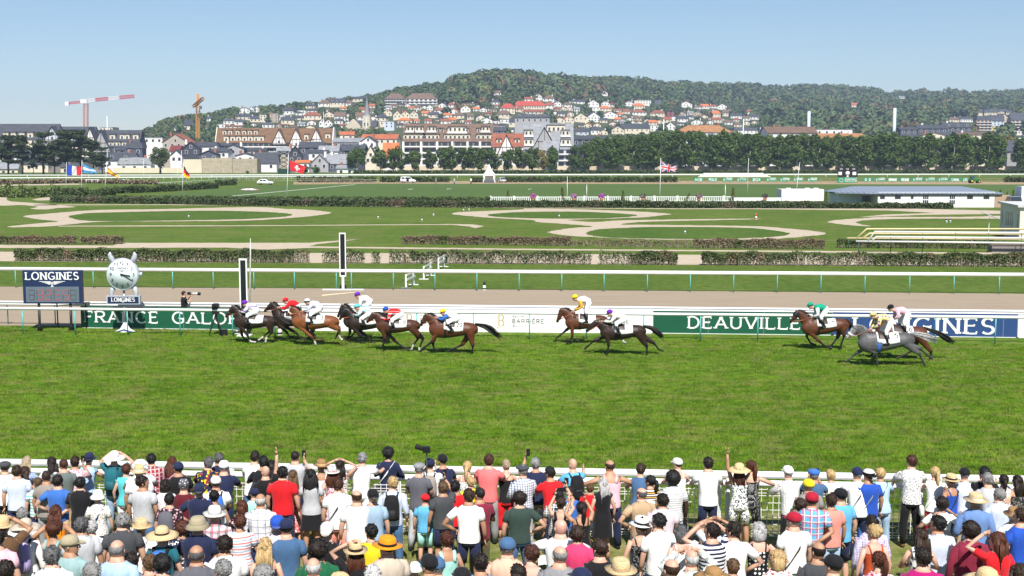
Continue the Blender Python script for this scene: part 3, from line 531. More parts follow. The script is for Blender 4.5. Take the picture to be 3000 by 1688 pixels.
def roofmesh(kind, w_, dp, ze, zr, ov=.5):
    mb = MB(); x0, x1, y0, y1 = -w_/2-ov, w_/2+ov, -ov, dp+ov; t = .25
    if kind == 's':   # ridge along x
        mb.add([(x0,y0,ze),(x1,y0,ze),(x1,dp/2,zr),(x0,dp/2,zr),(x0,y1,ze),(x1,y1,ze),(x0,y0,ze-t),(x1,y0,ze-t),(x1,dp/2,zr-t),(x0,dp/2,zr-t),(x0,y1,ze-t),(x1,y1,ze-t)], [(0,1,2,3),(3,2,5,4),(6,9,8,7),(9,10,11,8),(0,6,7,1),(4,5,11,10),(0,3,9,6),(3,4,10,9),(1,7,8,2),(2,8,11,5)])
    elif kind == 'g':
        mb.add([(x0,y0,ze),(x0,y1,ze),(0,y1,zr),(0,y0,zr),(x1,y0,ze),(x1,y1,ze),(x0,y0,ze-t),(x0,y1,ze-t),(0,y1,zr-t),(0,y0,zr-t),(x1,y0,ze-t),(x1,y1,ze-t)], [(0,3,2,1),(3,4,5,2),(6,7,8,9),(9,8,11,10),(0,6,9,3),(3,9,10,4),(1,2,8,7),(2,5,11,8),(0,1,7,6),(4,10,11,5)])
    elif kind == 'h':
        i = min(w_*.32, dp*.5); mb.add([(x0,y0,ze),(x1,y0,ze),(x1,y1,ze),(x0,y1,ze),(x0+i,dp/2,zr),(x1-i,dp/2,zr),(x0,y0,ze-t),(x1,y0,ze-t),(x1,y1,ze-t),(x0,y1,ze-t)], [(0,1,5,4),(1,2,5),(2,3,4,5),(3,0,4),(0,6,7,1),(1,7,8,2),(2,8,9,3),(3,9,6,0),(6,9,8,7)])
    elif kind == 'm':
        i = min(1.2, w_*.12); mb.add([(x0,y0,ze),(x1,y0,ze),(x1,y1,ze),(x0,y1,ze),(x0+i,y0+i*.9,zr-.3),(x1-i,y0+i*.9,zr-.3),(x1-i,y1-i,zr-.3),(x0+i,y1-i,zr-.3),(0,dp/2,zr+.2)], [(0,1,5,4),(1,2,6,5),(2,3,7,6),(3,0,4,7),(4,5,8),(5,6,8),(6,7,8),(7,4,8),(0,3,2,1)])
    else: mb.b2(x0+ov*.6, x1-ov*.6, y0+ov*.6, y1-ov*.6, ze-.01, ze+.35)
    return mb
def wallmesh(kind, w_, dp, ze, zr, base):
    mb = MB(); x, b = w_/2, base; e = ze-.15; zt = zr-.3
    if kind == 'g': mb.add([(-x,0,b),(x,0,b),(x,0,e),(0,0,zt),(-x,0,e),(-x,dp,b),(x,dp,b),(x,dp,e),(0,dp,zt),(-x,dp,e)], [(0,1,2,3,4),(6,5,9,8,7),(1,6,7,2),(5,0,4,9)])
    elif kind == 's': mb.add([(-x,0,b),(x,0,b),(x,0,e),(-x,0,e),(-x,dp,b),(x,dp,b),(x,dp,e),(-x,dp,e),(-x,dp/2,zt),(x,dp/2,zt)], [(0,1,2,3),(5,4,7,6),(1,5,6,9,2),(4,0,3,8,7)])
    else: mb.b2(-x, x, 0, dp, b, e)
    return mb
def house(x, top, base, w_px, roof, wall, kind, d=None, frac=.48, yaw=None, wins=None, name='house', label=None, cat='house', group='houses of the town and the hillside', dpf=.75):
    p = at_depth(x, base, d) if d else hit(x, base)
    if d: p[2] = 0
    S = F/px(p)[2]; w_ = w_px/S; zt = at_depth(x, top, p[1]+w_*.3)[2]-p[2]; zb = (at_depth(x, base, p[1])[2]-p[2]) if d else 0.0
    vis = zt-zb; ze = zt-vis*(frac if kind != 'f' else .06); dp = max(6, min(16, w_*dpf)); yaw = yaw if yaw is not None else random.uniform(-.3, .3)
    o = empty(name, p, yaw, label=label, cat=cat, group=group); bz = 0 if d else -6
    wo = wallmesh(kind, w_, dp, ze, zt, bz).build('wall', wm(wall), o, smooth=False); ro = roofmesh(kind, w_, dp, ze, zt).build('roof', rm(roof), o, smooth=False)
    if kind != 'f' and w_ > 7: 
        cx_ = w_*random.choice((-.3, .28)); MB().b2(cx_-.5, cx_+.5, dp*.45, dp*.45+.9, zt-1.6, zt+1.1).build('chimney', CHM if random.random() < .6 else wm('white'), ro, smooth=False)
    nx = wins if wins is not None else max(2, min(6, int(w_/3.6))); nz = max(1, min(4, int((ze-zb)/2.7)))
    for i in range(nx):
        for k in range(nz): addwin(o, -w_/2+w_*(i+.5)/nx, 0, ze-2.35-k*2.7, sx=1.1)
    if kind == 'm' or (kind == 's' and zt-ze > 3.5 and w_ > 12):
        for i in range(max(2, int(w_/5))): addwin(o, -w_/2+w_*(i+.5)/max(2, int(w_/5)), (.3 if kind == 'm' else (zt-ze)*.12), ze+.6, sz=.9)
    if kind == 'g' and zt-ze > 3: addwin(o, 0, 0, ze+.3)
    if label is None: HOUSES.append((x, (top+base)/2, roof, wall, kind, w_px, o))
    BOXES.append((x-w_px/2, x+w_px/2, top, base, p[1])); return o
PN = {'2': (500,240,.2484), 'a': (840,220,.1587), 'b': (1240,220,.1587), '4': (1600,200,.276), 'q': (2600,280,.1656), '5': (2200,240,.3106), '1': (0,240,.2484), '3': (1000,200,.276)}
HL = """
a 60 600 730 130 slate cream m|a 270 650 740 160 grey white f|a 430 535 610 160 slate cream s|a 680 460 590 220 brown white h|a 930 430 590 270 slate cream s|a 1130 465 580 190 brown white h|a 1310 395 480 270 slate cream s
a 1040 585 640 140 orange cream h|a 470 625 690 160 slate white h|a 480 680 830 320 redbrown cream h|a 760 620 670 75 brown cream h|a 980 685 850 200 brown white s|a 1350 690 860 150 brown white s|a 1580 530 615 180 redorange cream h|a 1590 630 710 90 brown cream s
a 1975 540 605 110 brown cream s|a 1860 630 765 170 brown cream g|a 2040 650 835 150 slate cream g|a 2190 655 795 160 red cream g|a 2350 650 795 150 brown cream g|a 2180 790 895 260 orange cream h|a 1740 720 860 190 slate cream h|a 1890 850 1025 180 grey paleblue f|a 1710 855 965 190 grey cream f
a 960 800 905 150 slate white m|a 660 800 960 120 brown white g|a 770 810 980 150 brown white g|a 460 830 930 160 brown white g|a 430 920 1010 180 brown cream g|a 60 780 905 150 slate white m|a 230 760 825 180 slate cream s|a 2300 580 625 120 orange cream s|a 2420 555 645 120 brown cream h
b 120 545 645 110 grey white g|b 200 450 525 120 orange white s|b 285 600 705 170 redbrown white h|b 45 665 755 140 orange cream s|b 190 680 785 180 slate cream s|b 535 510 595 140 redbrown white h|b 445 700 775 180 orange white h|b 560 620 715 150 orange white g|b 660 690 805 190 brown cream h
b 780 555 685 180 orange white g|b 830 518 552 240 brown cream s|b 1330 455 550 180 slate white h|b 1340 285 375 190 brown white s|b 870 710 825 120 brown cream s|b 1060 730 835 170 slate cream g|b 1170 780 885 200 slate white g|b 1470 650 795 230 brown cream h|b 1560 525 705 260 red cream h
b 2050 635 725 450 redbrown cream s|b 1950 405 490 160 redbrown white s|b 2120 335 455 140 brown white g|b 2310 375 505 210 brown white h|b 2330 500 630 190 redbrown white h|b 2480 475 585 140 slate white g|b 1700 790 965 240 slate cream m|b 1500 820 895 160 grey white f|b 1330 850 895 150 grey white f|b 1400 905 965 220 slate white s|b 1730 960 1065 210 slate white m
4 340 335 382 140 slate white s|4 500 335 412 120 redbrown white g|4 630 345 402 90 brown white g|4 700 360 412 50 maroon cream h|4 880 345 402 100 redbrown white g|4 1025 342 392 180 grey white f|4 990 370 432 120 orange cream h|4 1185 335 387 80 slate slate f|4 630 400 457 130 orange cream h|4 530 415 452 80 grey white f
4 680 455 532 160 redbrown white g|4 370 475 577 140 slate cream g|4 505 465 572 140 slate white g|4 240 505 577 110 orange cream g|4 145 520 582 110 orange cream g|4 760 430 462 90 redbrown cream s|4 860 435 482 100 redbrown cream h|4 990 440 502 150 redbrown white h|4 1180 445 512 150 redbrown cream h|4 1320 460 517 90 slate maroon f
4 1485 350 420 130 redbrown white g|4 1620 395 432 90 brown white s|4 1690 380 432 90 orange white s|4 1780 385 427 90 redbrown white h|4 1870 375 442 100 slate white g|4 1450 505 572 110 slate white s|4 1600 540 602 120 slate white g|4 2020 480 532 120 slate white s|4 620 240 292 70 grey white g
4 940 590 702 330 slate cream m|4 760 610 702 130 slate cream g|4 1150 605 672 90 grey white f|4 1320 570 672 110 slate white g|4 370 640 712 160 slate lightgrey s|4 520 620 707 90 slate white m|4 610 650 707 90 brown cream g|4 2120 630 700 270 slate white m|4 2310 640 705 100 slate white m
2 60 530 602 70 grey cream g|2 215 445 600 110 slate cream m|2 870 295 370 130 grey white g|2 955 290 350 60 grey white g|2 1015 290 350 60 grey white g|2 465 405 457 90 slate white s|2 850 375 452 200 slate cream m|2 690 430 502 130 slate white m|2 820 440 512 130 slate white m|2 1000 400 472 130 slate cream s
2 1090 385 472 80 grey cream f|2 1220 370 477 100 grey tan f|2 1310 390 462 80 grey white f|2 1380 410 502 150 slate cream m|2 1150 475 542 140 slate white m|2 1380 300 392 140 slate white m|2 1530 345 397 110 slate white m|2 1640 265 307 110 slate cream s|2 760 510 550 210 redbrown cream s|2 590 500 545 100 grey white f
q 1140 385 468 250 brown cream s|q 1400 380 472 250 slate white m|q 1900 350 560 300 slate paleblue s|q 2060 320 470 150 slate beige g|q 1610 250 352 140 slate cream s|q 1830 245 352 220 slate cream s|q 2040 240 322 150 slate cream s|q 2160 260 332 120 slate cream s|5 980 198 237 100 redorange cream s|5 1430 135 157 90 grey white s|q 1890 540 622 100 grey yellow f
2 1230 560 590 60 grey white f|2 1450 520 550 100 brown white s|2 420 520 545 80 brown cream s|q 250 590 640 200 redbrown cream s|q 780 590 640 170 orange cream s|q 2330 620 700 200 grey white f"""
for ln in HL.strip().split('\n'):
    for e in ln.split('|'):
        e = e.split(); X0, Y0, s = PN[e[0]]; house(X0+float(e[1])*s, Y0+float(e[2])*s, Y0+float(e[3])*s, float(e[4])*s, e[5], e[6], e[7])
NL = """
2 60 610 800 320 redbrown taupe g 720|2 60 752 850 130 maroon cream s 660|2 240 705 860 210 slate charcoal g 640|2 410 708 800 230 slate white s 650|2 70 800 930 130 slate white g 600|2 590 720 780 230 slate slate s 660|2 740 735 830 250 slate grey g 640|2 570 785 850 220 slate white s 615|2 450 805 900 230 slate slate g 605|2 1010 780 830 210 slate tan s 640
2 880 835 900 240 slate white g 590|2 1120 828 1060 260 slate white s 580|2 1330 765 880 150 grey tan s 620|2 1470 752 980 170 charcoal charcoal g 600|2 1660 705 830 280 slate slate s 630|2 1860 752 870 230 grey white s 612|2 1740 800 862 220 slate white s 605|2 1760 850 1040 200 grey grey g 585|2 1960 850 1060 240 grey slate s 588|2 2060 980 1050 200 grey white s 556
2 2120 660 750 420 grey grey s 690|2 2330 640 760 180 slate white g 680|2 2130 735 870 300 slate charcoal s 640|2 2360 745 1000 130 slate cream g 600|2 1550 922 972 160 orange white s 572|3 520 792 1060 150 orange white s 590|3 400 700 790 380 redorange cream s 760|3 1680 620 700 130 slate slate s 750|3 60 670 735 150 redorange cream s 765
1 1590 892 1090 370 grey white m 566|1 1400 830 1000 330 slate white s 590|1 1580 712 890 200 slate slate m 625|1 1770 655 760 290 grey white f 730|1 2060 750 870 110 maroon white s 640|1 1440 770 835 150 slate slate s 630|1 300 800 1100 560 slate cream s 575|1 880 885 1100 330 slate cream s 566|1 1150 570 700 200 slate white m 700|1 100 930 1100 220 grey cream s 562
4 470 715 790 370 slate slate s 640|5 390 422 530 470 brown white s 640|5 830 485 580 520 thatch white s 640|5 750 452 500 420 grey white f 760|q 1560 650 720 600 brown cream s 760|q 820 652 730 380 brown cream g 740|q 2270 790 1150 300 slate grey s 600|4 1680 605 740 580 thatch lightgrey h 760
q 380 555 640 300 slate slate s 840|q 800 515 640 500 slate slate s 860|q 1250 475 640 480 slate slate s 880|b 2010 725 890 640 slate grey m 840|4 50 770 960 150 grey white s 590"""
for ln in NL.strip().split('\n'):
    for e in ln.split('|'):
        e = e.split(); X0, Y0, s = PN[e[0]]; house(X0+float(e[1])*s, Y0+float(e[2])*s, Y0+float(e[3])*s, float(e[4])*s, e[5], e[6], e[7], d=float(e[8]), yaw=random.uniform(-.12, .12), frac=.55 if e[7] != 'm' else .4)
for _ in range(5000):
    if len(HOUSES) > 282: break
    x, y = random.uniform(650, 2230)-random.random()**3*300, random.uniform(312, 374); wp = random.uniform(15, 29)
    if y < np.interp(x, SX, SY)+45 or (x > 1700 and y < 335): continue
    if any(b[0]+wp*.2 < x+wp/2 and b[1]-wp*.2 > x-wp/2 and b[2]+2 < y and b[3]-2 > y-wp*.6 for b in BOXES): continue
    house(x, y-wp*random.uniform(.5, .75), y, wp, random.choice(['slate','slate','redbrown','brown','orange','redbrown','grey']), random.choice(['white','cream','cream','white','tan']), random.choice('gshsg'))
# big named buildings
def block(label, x0, x1, top, eave, d, roof, wall, kind='s', name='apartment_building', yaw=0, floors=None, nw=10, balc=False, gables=(), dorm=(), side=None, dp=15, ground=True, hitb=None, pil=None, frame=None):
    p = at_depth((x0+x1)/2, 480, d); p[2] = 0
    if hitb: p = hit((x0+x1)/2, hitb)
    S = F/px(p)[2]; w_ = (x1-x0)/S; zt = at_depth(x0, top, p[1]+dp/2)[2]-p[2]; ze = at_depth(x0, eave, p[1])[2]-p[2]
    o = empty(name, p, yaw, label=label, cat='building'); wallmesh(kind, w_, dp, ze, zt, -6 if hitb else 0).build('wall', wm(wall), o, smooth=False)
    ro = roofmesh(kind, w_, dp, ze, zt, .4).build('roof', rm(roof), o, smooth=False); sl = (dp/2)/(zt-ze)
    if side:
        for sx, sc_ in side:
            X = sx*(w_/2+.45); a = MB().add([(X,-.6,-2),(X,dp+.6,-2),(X,dp+.6,ze),(X,dp/2+2.2,zt+.5),(X,dp/2-2.2,zt+.5),(X,-.6,ze),(X+sx*.5,-.6,-2),(X+sx*.5,dp+.6,-2),(X+sx*.5,dp+.6,ze),(X+sx*.5,dp/2+2.2,zt+.5),(X+sx*.5,dp/2-2.2,zt+.5),(X+sx*.5,-.6,ze)], [(0,1,2,3,4,5),(11,10,9,8,7,6),(0,5,11,6),(5,4,10,11),(4,3,9,10),(3,2,8,9),(2,1,7,8)]).build('gable_wall', wm(sc_), o, smooth=False)
    fl = floors or max(1, int(ze/3.1)); wn = 0
    for k in range(fl):
        z = ze-2.5-k*3.1
        for i in range(nw):
            if wn < 90: addwin(o, -w_/2+w_*(i+.5)/nw, 0, z, sx=2.3 if balc else 1, sz=1.3, key='b' if balc else 'a'); wn += 1
        if balc and z > 0:
            b = MB(); b.b2(-w_/2, w_/2, -1.5, -.02, z-.35, z-.15); b.b2(-w_/2, w_/2, -1.5, -1.42, z-.15, z+.3); b.build('balcony', wm('white'), o, smooth=False)
    if pil:
        for t in pil: X = -w_/2+w_*t; MB().b2(X-.55, X+.55, -1.9, -1.55, 0, ze).build('pillar', wm('white'), o, smooth=False)
    for (t, z0, z1, ww, kind2) in dorm:      # fractions along the roof and up its slope
        X = -w_/2+w_*t; Z0 = ze+(zt-ze)*z0; Z1 = ze+(zt-ze)*z1; Yf = (Z0-ze)*sl
        dm = MB(); dm.b2(X-ww/2, X+ww/2, Yf-.15, Yf+(Z1-Z0)*sl+.6, Z0, Z1); dd = dm.build('dormer', wm('cream') if kind2 != 's' else rm(roof), o, smooth=False)
        MB().b2(X-ww/2-.3, X+ww/2+.3, Yf-.7, Yf+(Z1-Z0)*sl+1.2, Z1+.005, Z1+.28).build('dormer_roof', rm(roof), dd, smooth=False)
        if kind2 == 'b': MB().b2(X-ww/2-.5, X+ww/2+.5, Yf-1.4, Yf-.2, Z0-.4, Z0+.45).build('balcony', wm('white'), dd, smooth=False)
        k_ = max(1, int(ww/2)); 
        for q in range(k_): addwin(dd, X-ww/2+ww*(q+.5)/k_, Yf-.15, Z0+.25 if kind2 != 'b' else Z0+.8, sx=.9, sz=(Z1-Z0)*.5/1.5)
    for (t, ww, z0, z1, gc) in gables:
        X = -w_/2+w_*t; Z0 = ze+(zt-ze)*z0; Z1 = ze+(zt-ze)*z1; g = MB(); g.add([(X-ww/2,-1.2,Z0),(X+ww/2,-1.2,Z0),(X,-1.2,Z1-.3),(X-ww/2,dp/2,Z0),(X+ww/2,dp/2,Z0),(X,dp/2,Z1-.3)], [(0,1,2),(3,5,4),(0,2,5,3),(1,4,5,2),(0,3,4,1)]); gg = g.build('gable', wm(gc) if gc in WALL else mat('g_'+gc, gc, .7), o, smooth=False)
        r_ = MB(); r_.add([(X-ww/2-.9,-1.9,Z0-.7),(X,-1.9,Z1),(X,dp/2,Z1),(X-ww/2-.9,dp/2,Z0-.7),(X-ww/2-.9,-1.9,Z0-.35),(X,-1.9,Z1+.4),(X,dp/2,Z1+.4),(X-ww/2-.9,dp/2,Z0-.35)], [(0,1,2,3),(7,6,5,4),(0,4,5,1),(3,2,6,7),(0,3,7,4)])
        r_.add([(X+ww/2+.9,-1.9,Z0-.7),(X,-1.9,Z1),(X,dp/2,Z1),(X+ww/2+.9,dp/2,Z0-.7),(X+ww/2+.9,-1.9,Z0-.35),(X,-1.9,Z1+.4),(X,dp/2,Z1+.4),(X+ww/2+.9,dp/2,Z0-.35)], [(3,2,1,0),(4,5,6,7),(1,5,4,0),(7,6,2,3),(4,7,3,0)]); r_.build('gable_roof', rm(roof), gg, smooth=False)
        tm = MB()
        for a in (-.5, -.25, 0, .25, .5): zz = Z0+(Z1-Z0)*(1-abs(a)*2)-.6; tm.b2(X+a*ww*.9-.12, X+a*ww*.9+.12, -1.3, -1.205, Z0, max(Z0+.3, zz))
        for f_ in (.05, .4): tm.b2(X-ww*(.48-f_*.5), X+ww*(.48-f_*.5), -1.3, -1.206, Z0+(Z1-Z0)*f_, Z0+(Z1-Z0)*f_+.25)
        tm.build('timber_frame', mat('timber_dark', frame or (.06,.03,.02), .8), gg, smooth=False)
        addwin(gg, X, -1.2, Z0+.6)
    BOXES.append((x0, x1, top, 505, p[1])); return o
block('long slate roofed apartment block with a cream gable wall behind the left pines', -60, 165, 363, 408, 680, 'slate', 'cream', nw=12, dorm=[(.35,.1,.45,3,'w'),(.45,.1,.45,2.5,'w'),(.56,.1,.45,3,'w'),(.67,.1,.45,3,'w'),(.9,.1,.5,3,'w')], gables=[(.97,9,-.1,.8,'lightgrey')], side=[(-1,'cream')])
block('dark slate roofed apartment block directly below the red and white crane', 166, 272, 371, 412, 690, 'slate', 'cream', nw=7, dorm=[(.12,.3,.75,2.6,'s'),(.3,.3,.75,2.6,'s'),(.48,.3,.75,2.6,'s'),(.66,.3,.75,2.6,'s'),(.5,0,.35,3,'w')], gables=[(.97,6,-.3,.9,'white')])
block('grey slate mansard building with two rows of dormers to the left of the bushy tree', 292, 406, 381, 430, 670, 'slate', 'slate', nw=6, dorm=[(.3,.45,.75,3,'w'),(.55,.45,.75,2.6,'w'),(.68,.45,.75,2.6,'w'),(.9,.45,.75,3,'w'),(.25,.05,.3,4,'w'),(.45,.05,.3,4,'w'),(.7,.05,.3,5,'w')], gables=[(.07,10,-.3,.95,'grey')])
block('low white block of flats with an aerial mast on top behind the slate mansard roofs', 295, 333, 367, 374, 900, 'grey', 'cream', kind='f', nw=4, floors=2)
dr = [(t,.55,.85,2.2,'w') for t in (.09,.17,.27,.36,.44,.52)]+[(t,.1,.45,3,'w') for t in (.13,.22,.3,.38,.46,.54,.61)]
block('long brown roofed timber framed block with a cream gable wall at its left end', 636, 850, 375, 418, 740, 'mossbrown', 'tan', nw=14, dorm=dr, side=[(-1,'cream')], gables=[(.86,8,-.1,.9,'white')], balc=True)
block('brown roofed timber framed block with two tall white gables and white end wall', 852, 972, 376, 419, 735, 'mossbrown', 'tan', nw=8, dorm=[(.38,.2,.6,2.5,'w'),(.9,.3,.65,3,'w'),(.5,-.1,.2,4,'w')], gables=[(.15,9,-.25,.95,'white'),(.64,9,-.25,.95,'white')], side=[(1,'white')], balc=True)
block('big brown roofed apartment block with rows of white balconies amid the town', 1183, 1443, 363, 415, 620, 'brown', 'tan', nw=14, floors=4, balc=True, pil=(0,.2,.38,.55,.72,.86,1),
      dorm=[(.07,.55,.85,4,'b'),(.17,.55,.85,4,'b'),(.31,.55,.85,4,'b'),(.6,.5,.85,9,'b'),(.92,.55,.85,4,'b'),(.12,.15,.42,11,'w'),(.31,.15,.42,8,'w'),(.6,.15,.42,13,'w'),(.92,.15,.42,9,'w'),(.39,.55,.75,1.5,'w'),(.43,.55,.75,1.5,'w'),(.5,.55,.75,1.5,'w'),(.71,.55,.75,1.5,'w'),(.84,.55,.75,1.8,'w')])
block('reddish roofed chalet with a bright red timber gable beside the grey block', 1444, 1533, 391, 430, 610, 'redbrown', 'white', nw=6, dorm=[(.2,.3,.6,2.5,'w'),(.8,.3,.6,2.5,'w')], gables=[(.45,9,-.7,.9,'white')], frame=(.45,.02,.03))
block('grey concrete seaside block with a steep pointed grey gable and white balconies', 1534, 1679, 362, 437, 615, 'grey', 'lightgrey', nw=6, balc=True, dorm=[(.1,.5,.75,4,'b'),(.1,.15,.4,4.5,'b'),(.85,.5,.75,4,'b'),(.85,.15,.4,4.5,'b'),(.5,.5,.7,2,'w'),(.66,.7,.95,9,'w')], gables=[(.42,13,-.1,.85,'grey')])
for x0, x1, t_, e_, hb, l in ((1127,1186,274,289,310,'brown roofed white apartment block high on the hill, left one of the pair'), (1188,1281,273,290,308,'wide brown roofed white apartment block high on the hill, right one of the pair')):
    block(l, x0, x1, t_, e_, 0, 'brown', 'white', kind='h', nw=7, floors=4, balc=True, hitb=hb, dp=16)
block('long red roofed school like building with rows of white windows on the hillside', 1500, 1600, 296, 310, 0, 'red', 'cream', kind='h', nw=14, floors=2, hitb=324, dp=14)
block('salmon coloured block of flats with a slate top at the right end of the town', 2860, 2905, 341, 352, 0, 'slate', 'salmon', kind='m', nw=4, floors=5, balc=True, hitb=384, dp=12)
block('tall pinkish block of flats with balconies under a slate roof at the right edge', 2962, 3010, 331, 352, 0, 'slate', 'salmon', kind='s', nw=4, floors=5, balc=True, hitb=382, dp=12)
# church
p = hit(1063, 396); p = at_depth(1063, 394, p[1]); S = F/px(p)[2]; o = empty('church', p, -.1, label='pale stone church with a slate nave roof and a tall thin grey spire', cat='church')
STN = wm('beige'); L_ = 88/S; he = 22/S; wallmesh('s', L_, 12, he, he+6, -8).build('nave', STN, o, smooth=False); roofmesh('s', L_*.9, 12, he, he+6).build('roof', rm('slate'), o, smooth=False)
gb = MB(); gb.add([(-L_/2-2,-3,-8),(-L_/2+12,-3,-8),(-L_/2+12,-3,he),(-L_/2+5,-3,he+7),(-L_/2-2,-3,he),(-L_/2-2,4,-8),(-L_/2+12,4,-8),(-L_/2+12,4,he),(-L_/2+5,4,he+7),(-L_/2-2,4,he)], [(0,1,2,3,4),(6,5,9,8,7),(1,6,7,2),(5,0,4,9),(2,7,8,3),(3,8,9,4)]); gb.build('transept', STN, o, smooth=False)
tx = (1073-1063)/S+.5; tz = (394-340)/S; tw = MB(); tw.b2(tx-3.6, tx+3.6, -1.5, 5.7, -8, tz*.72); tw.b2(tx-3.1, tx+3.1, -1, 5.2, tz*.72, tz); t_ = tw.build('bell_tower', STN, o, smooth=False); MB().tube([(tx,2,tz),(tx,2,tz+2),(tx,2,(394-285)/S)], [3.0,2.3,.1], 8).build('spire', rm('grey'), t_, smooth=False)
for i in range(7): addwin(o, -L_/2+16+i*(L_-20)/7, 0, he*.25, sz=2.2, sx=1)
for sx in (-1.4, 1.4): addwin(t_, tx+sx, -1.5, tz*.45, sz=2)
BOXES.append((1018, 1108, 285, 398, p[1]))
# stone ruin walls and low walls
def wallrun(label, x0, x1, top, d, m, name='stone_wall', base=None, th=.5, cat='wall'):
    a, b = at_depth(x0, 480, d), at_depth(x1, 480, d); zt = at_depth(x0, top, d)[2]; o = MB().b2(0, b[0]-a[0], 0, th, 0, zt).build(name, m, loc=(a[0], d, 0), label=label, cat=cat, smooth=False); return o
STW = mat('rubble_stone', (.40,.34,.25), .9, .2, .9, .8, 2.5)
wallrun('tall rubble stone wall with blocked windows left of the red and white flag', 592, 680, 463, 553, STW, th=8, name='stone_building', cat='building'); wallrun('rubble stone building end joined to the tall wall, right half', 681, 753, 465, 551, mat('rubble_stone2', (.36,.31,.23), .9, .2, .9, .8, 2.5), th=9, name='stone_building', cat='building')
wallrun('cream rendered wall left of the rubble stone building', 537, 591, 467, 556, wm('cream')); wallrun('low pale wall behind the small trees, left part', 330, 536, 492, 556, wm('cream'), name='garden_wall'); wallrun('long cream wall running behind the trunks of the row of trees', 1100, 3300, 487, 592, mat('cream_wall', (.62,.52,.38), .85, .1, .1), name='garden_wall')
# cranes
def lattice(mb, a, b, w_, n, r=.12):
    a, b = np.array(a, float), np.array(b, float); d = b-a; t = d/np.linalg.norm(d); u = np.cross(t, (0, 1, 0)); u /= np.linalg.norm(u); v = np.cross(t, u)
    cs = [a+(u*sx+v*sy)*w_/2 for sx, sy in ((-1,-1),(1,-1),(1,1),(-1,1))]
    for c in cs: mb.beam(c, c+d, r*1.5)
    for i in range(n):
        for k in range(4):
            p, q = cs[k]+d*i/n, cs[(k+1) % 4]+d*(i+1)/n; mb.beam(p, q, r); mb.beam(cs[(k+1) % 4]+d*i/n, cs[k]+d*(i+1)/n, r)
CR, CW_, CO = mat('crane_red', (.55,.035,.06), .5), mat('crane_white', (.75,.74,.74), .5), mat('crane_orange', (.78,.36,.07), .5)
D_ = 1000; P_ = lambda x, y, d=D_: at_depth(x, y, d)
o = empty('tower_crane', (P_(251,400)[0], D_, 0), label='red and white tower crane with a long jib above the slate roofs', cat='crane'); C0 = np.array((P_(251,400)[0], D_, 0))
m_ = MB(); lattice(m_, P_(251,480)-C0, P_(251,303)-C0, 3.2, 22, .19); m_.build('mast', mat('crane_pinkish', (.60,.30,.24), .6), o, smooth=False)
jb = [(254,296),(280,293),(318,289),(350,286),(393,282)]
for i in range(4):
    m_ = MB(); lattice(m_, P_(*jb[i])-C0, P_(*jb[i+1])-C0, 2.3, 6, .2); m_.build('jib_section', CW_ if i % 2 == 0 else CR, o, smooth=False)
m_ = MB(); lattice(m_, P_(194,303)-C0, P_(248,298)-C0, 1.6, 8, .16); m_.build('counter_jib', CR, o, smooth=False); m_ = MB(); c = P_(197,304)-C0; m_.box(c, (3,2,3)); m_.box(P_(246,297)-C0, (5,2.5,3)); m_.build('counterweight', CW_, o, smooth=False)
D_ = 950; C0 = np.array((P_(580,400)[0], D_, 0)); o = empty('tower_crane', C0, label='orange tower crane with a short foreshortened jib in front of the wooded ridge', cat='crane')
m_ = MB(); lattice(m_, P_(580,480)-C0, P_(580,311)-C0, 2.6, 26, .17); m_.build('mast', CO, o, smooth=False); m_ = MB(); lattice(m_, P_(580,311)-C0, P_(579,275)-C0, 1.3, 8, .25); m_.build('tower_head', CO, o, smooth=False)
m_ = MB(); lattice(m_, P_(567,312)-C0, P_(611,291)-C0+np.array((0,-18,0)), 2, 6, .3); m_.build('jib', CO, o, smooth=False); MB().box(P_(587,315)-C0, (2,2,2.6)).build('cab', mat('cab', (.1,.12,.15), .3), o, smooth=False)
# chimneys/masts
for x, t_, b_, d, l in ((2369,327,378,900,'tall pale blue and white column rising behind the brown roofed building'), (2619,318,402,880,'tallest pale blue and white column rising above the row of trees')):
    p = at_depth(x, b_, d); S = F/px(p)[2]; MB().tube([(0,0,-20),(0,0,(b_-t_)/S)], [5.5/S/1.2]*2, 14).build('column', mat('mast_blue', (.50,.62,.70), .5, .1, .05), loc=p, label=l, cat='column')
def mast(x, t_, b_, d, w_, l, name='mast'): p = at_depth(x, b_, d); p2 = at_depth(x, t_, d); MB().tube([(0,0,-p[2]),(0,0,p2[2]-p[2])], [w_, w_*.6], 6).build(name, Wd, loc=p, label=l, cat='mast')
mast(314, 340, 368, 900, .4, 'white aerial mast on the flat roofed block'); mast(1944, 350, 400, 700, .35, 'thin floodlight mast with a crosshead left of the orange roofed hall', 'floodlight_mast'); mast(2177, 350, 400, 700, .35, 'thin floodlight mast right of the orange roofed hall', 'floodlight_mast'); mast(533, 440, 500, 560, .14, 'tall street lamp beside the cream wall', 'street_lamp'); mast(316, 440, 505, 545, .14, 'tall street lamp beside the grey roofed house', 'street_lamp')
mast(1074, 343, 362, 1100, .3, 'thin white pole on the slope below the church'); mast(948, 327, 345, 1150, .3, 'thin white pole among the trees on the slope')
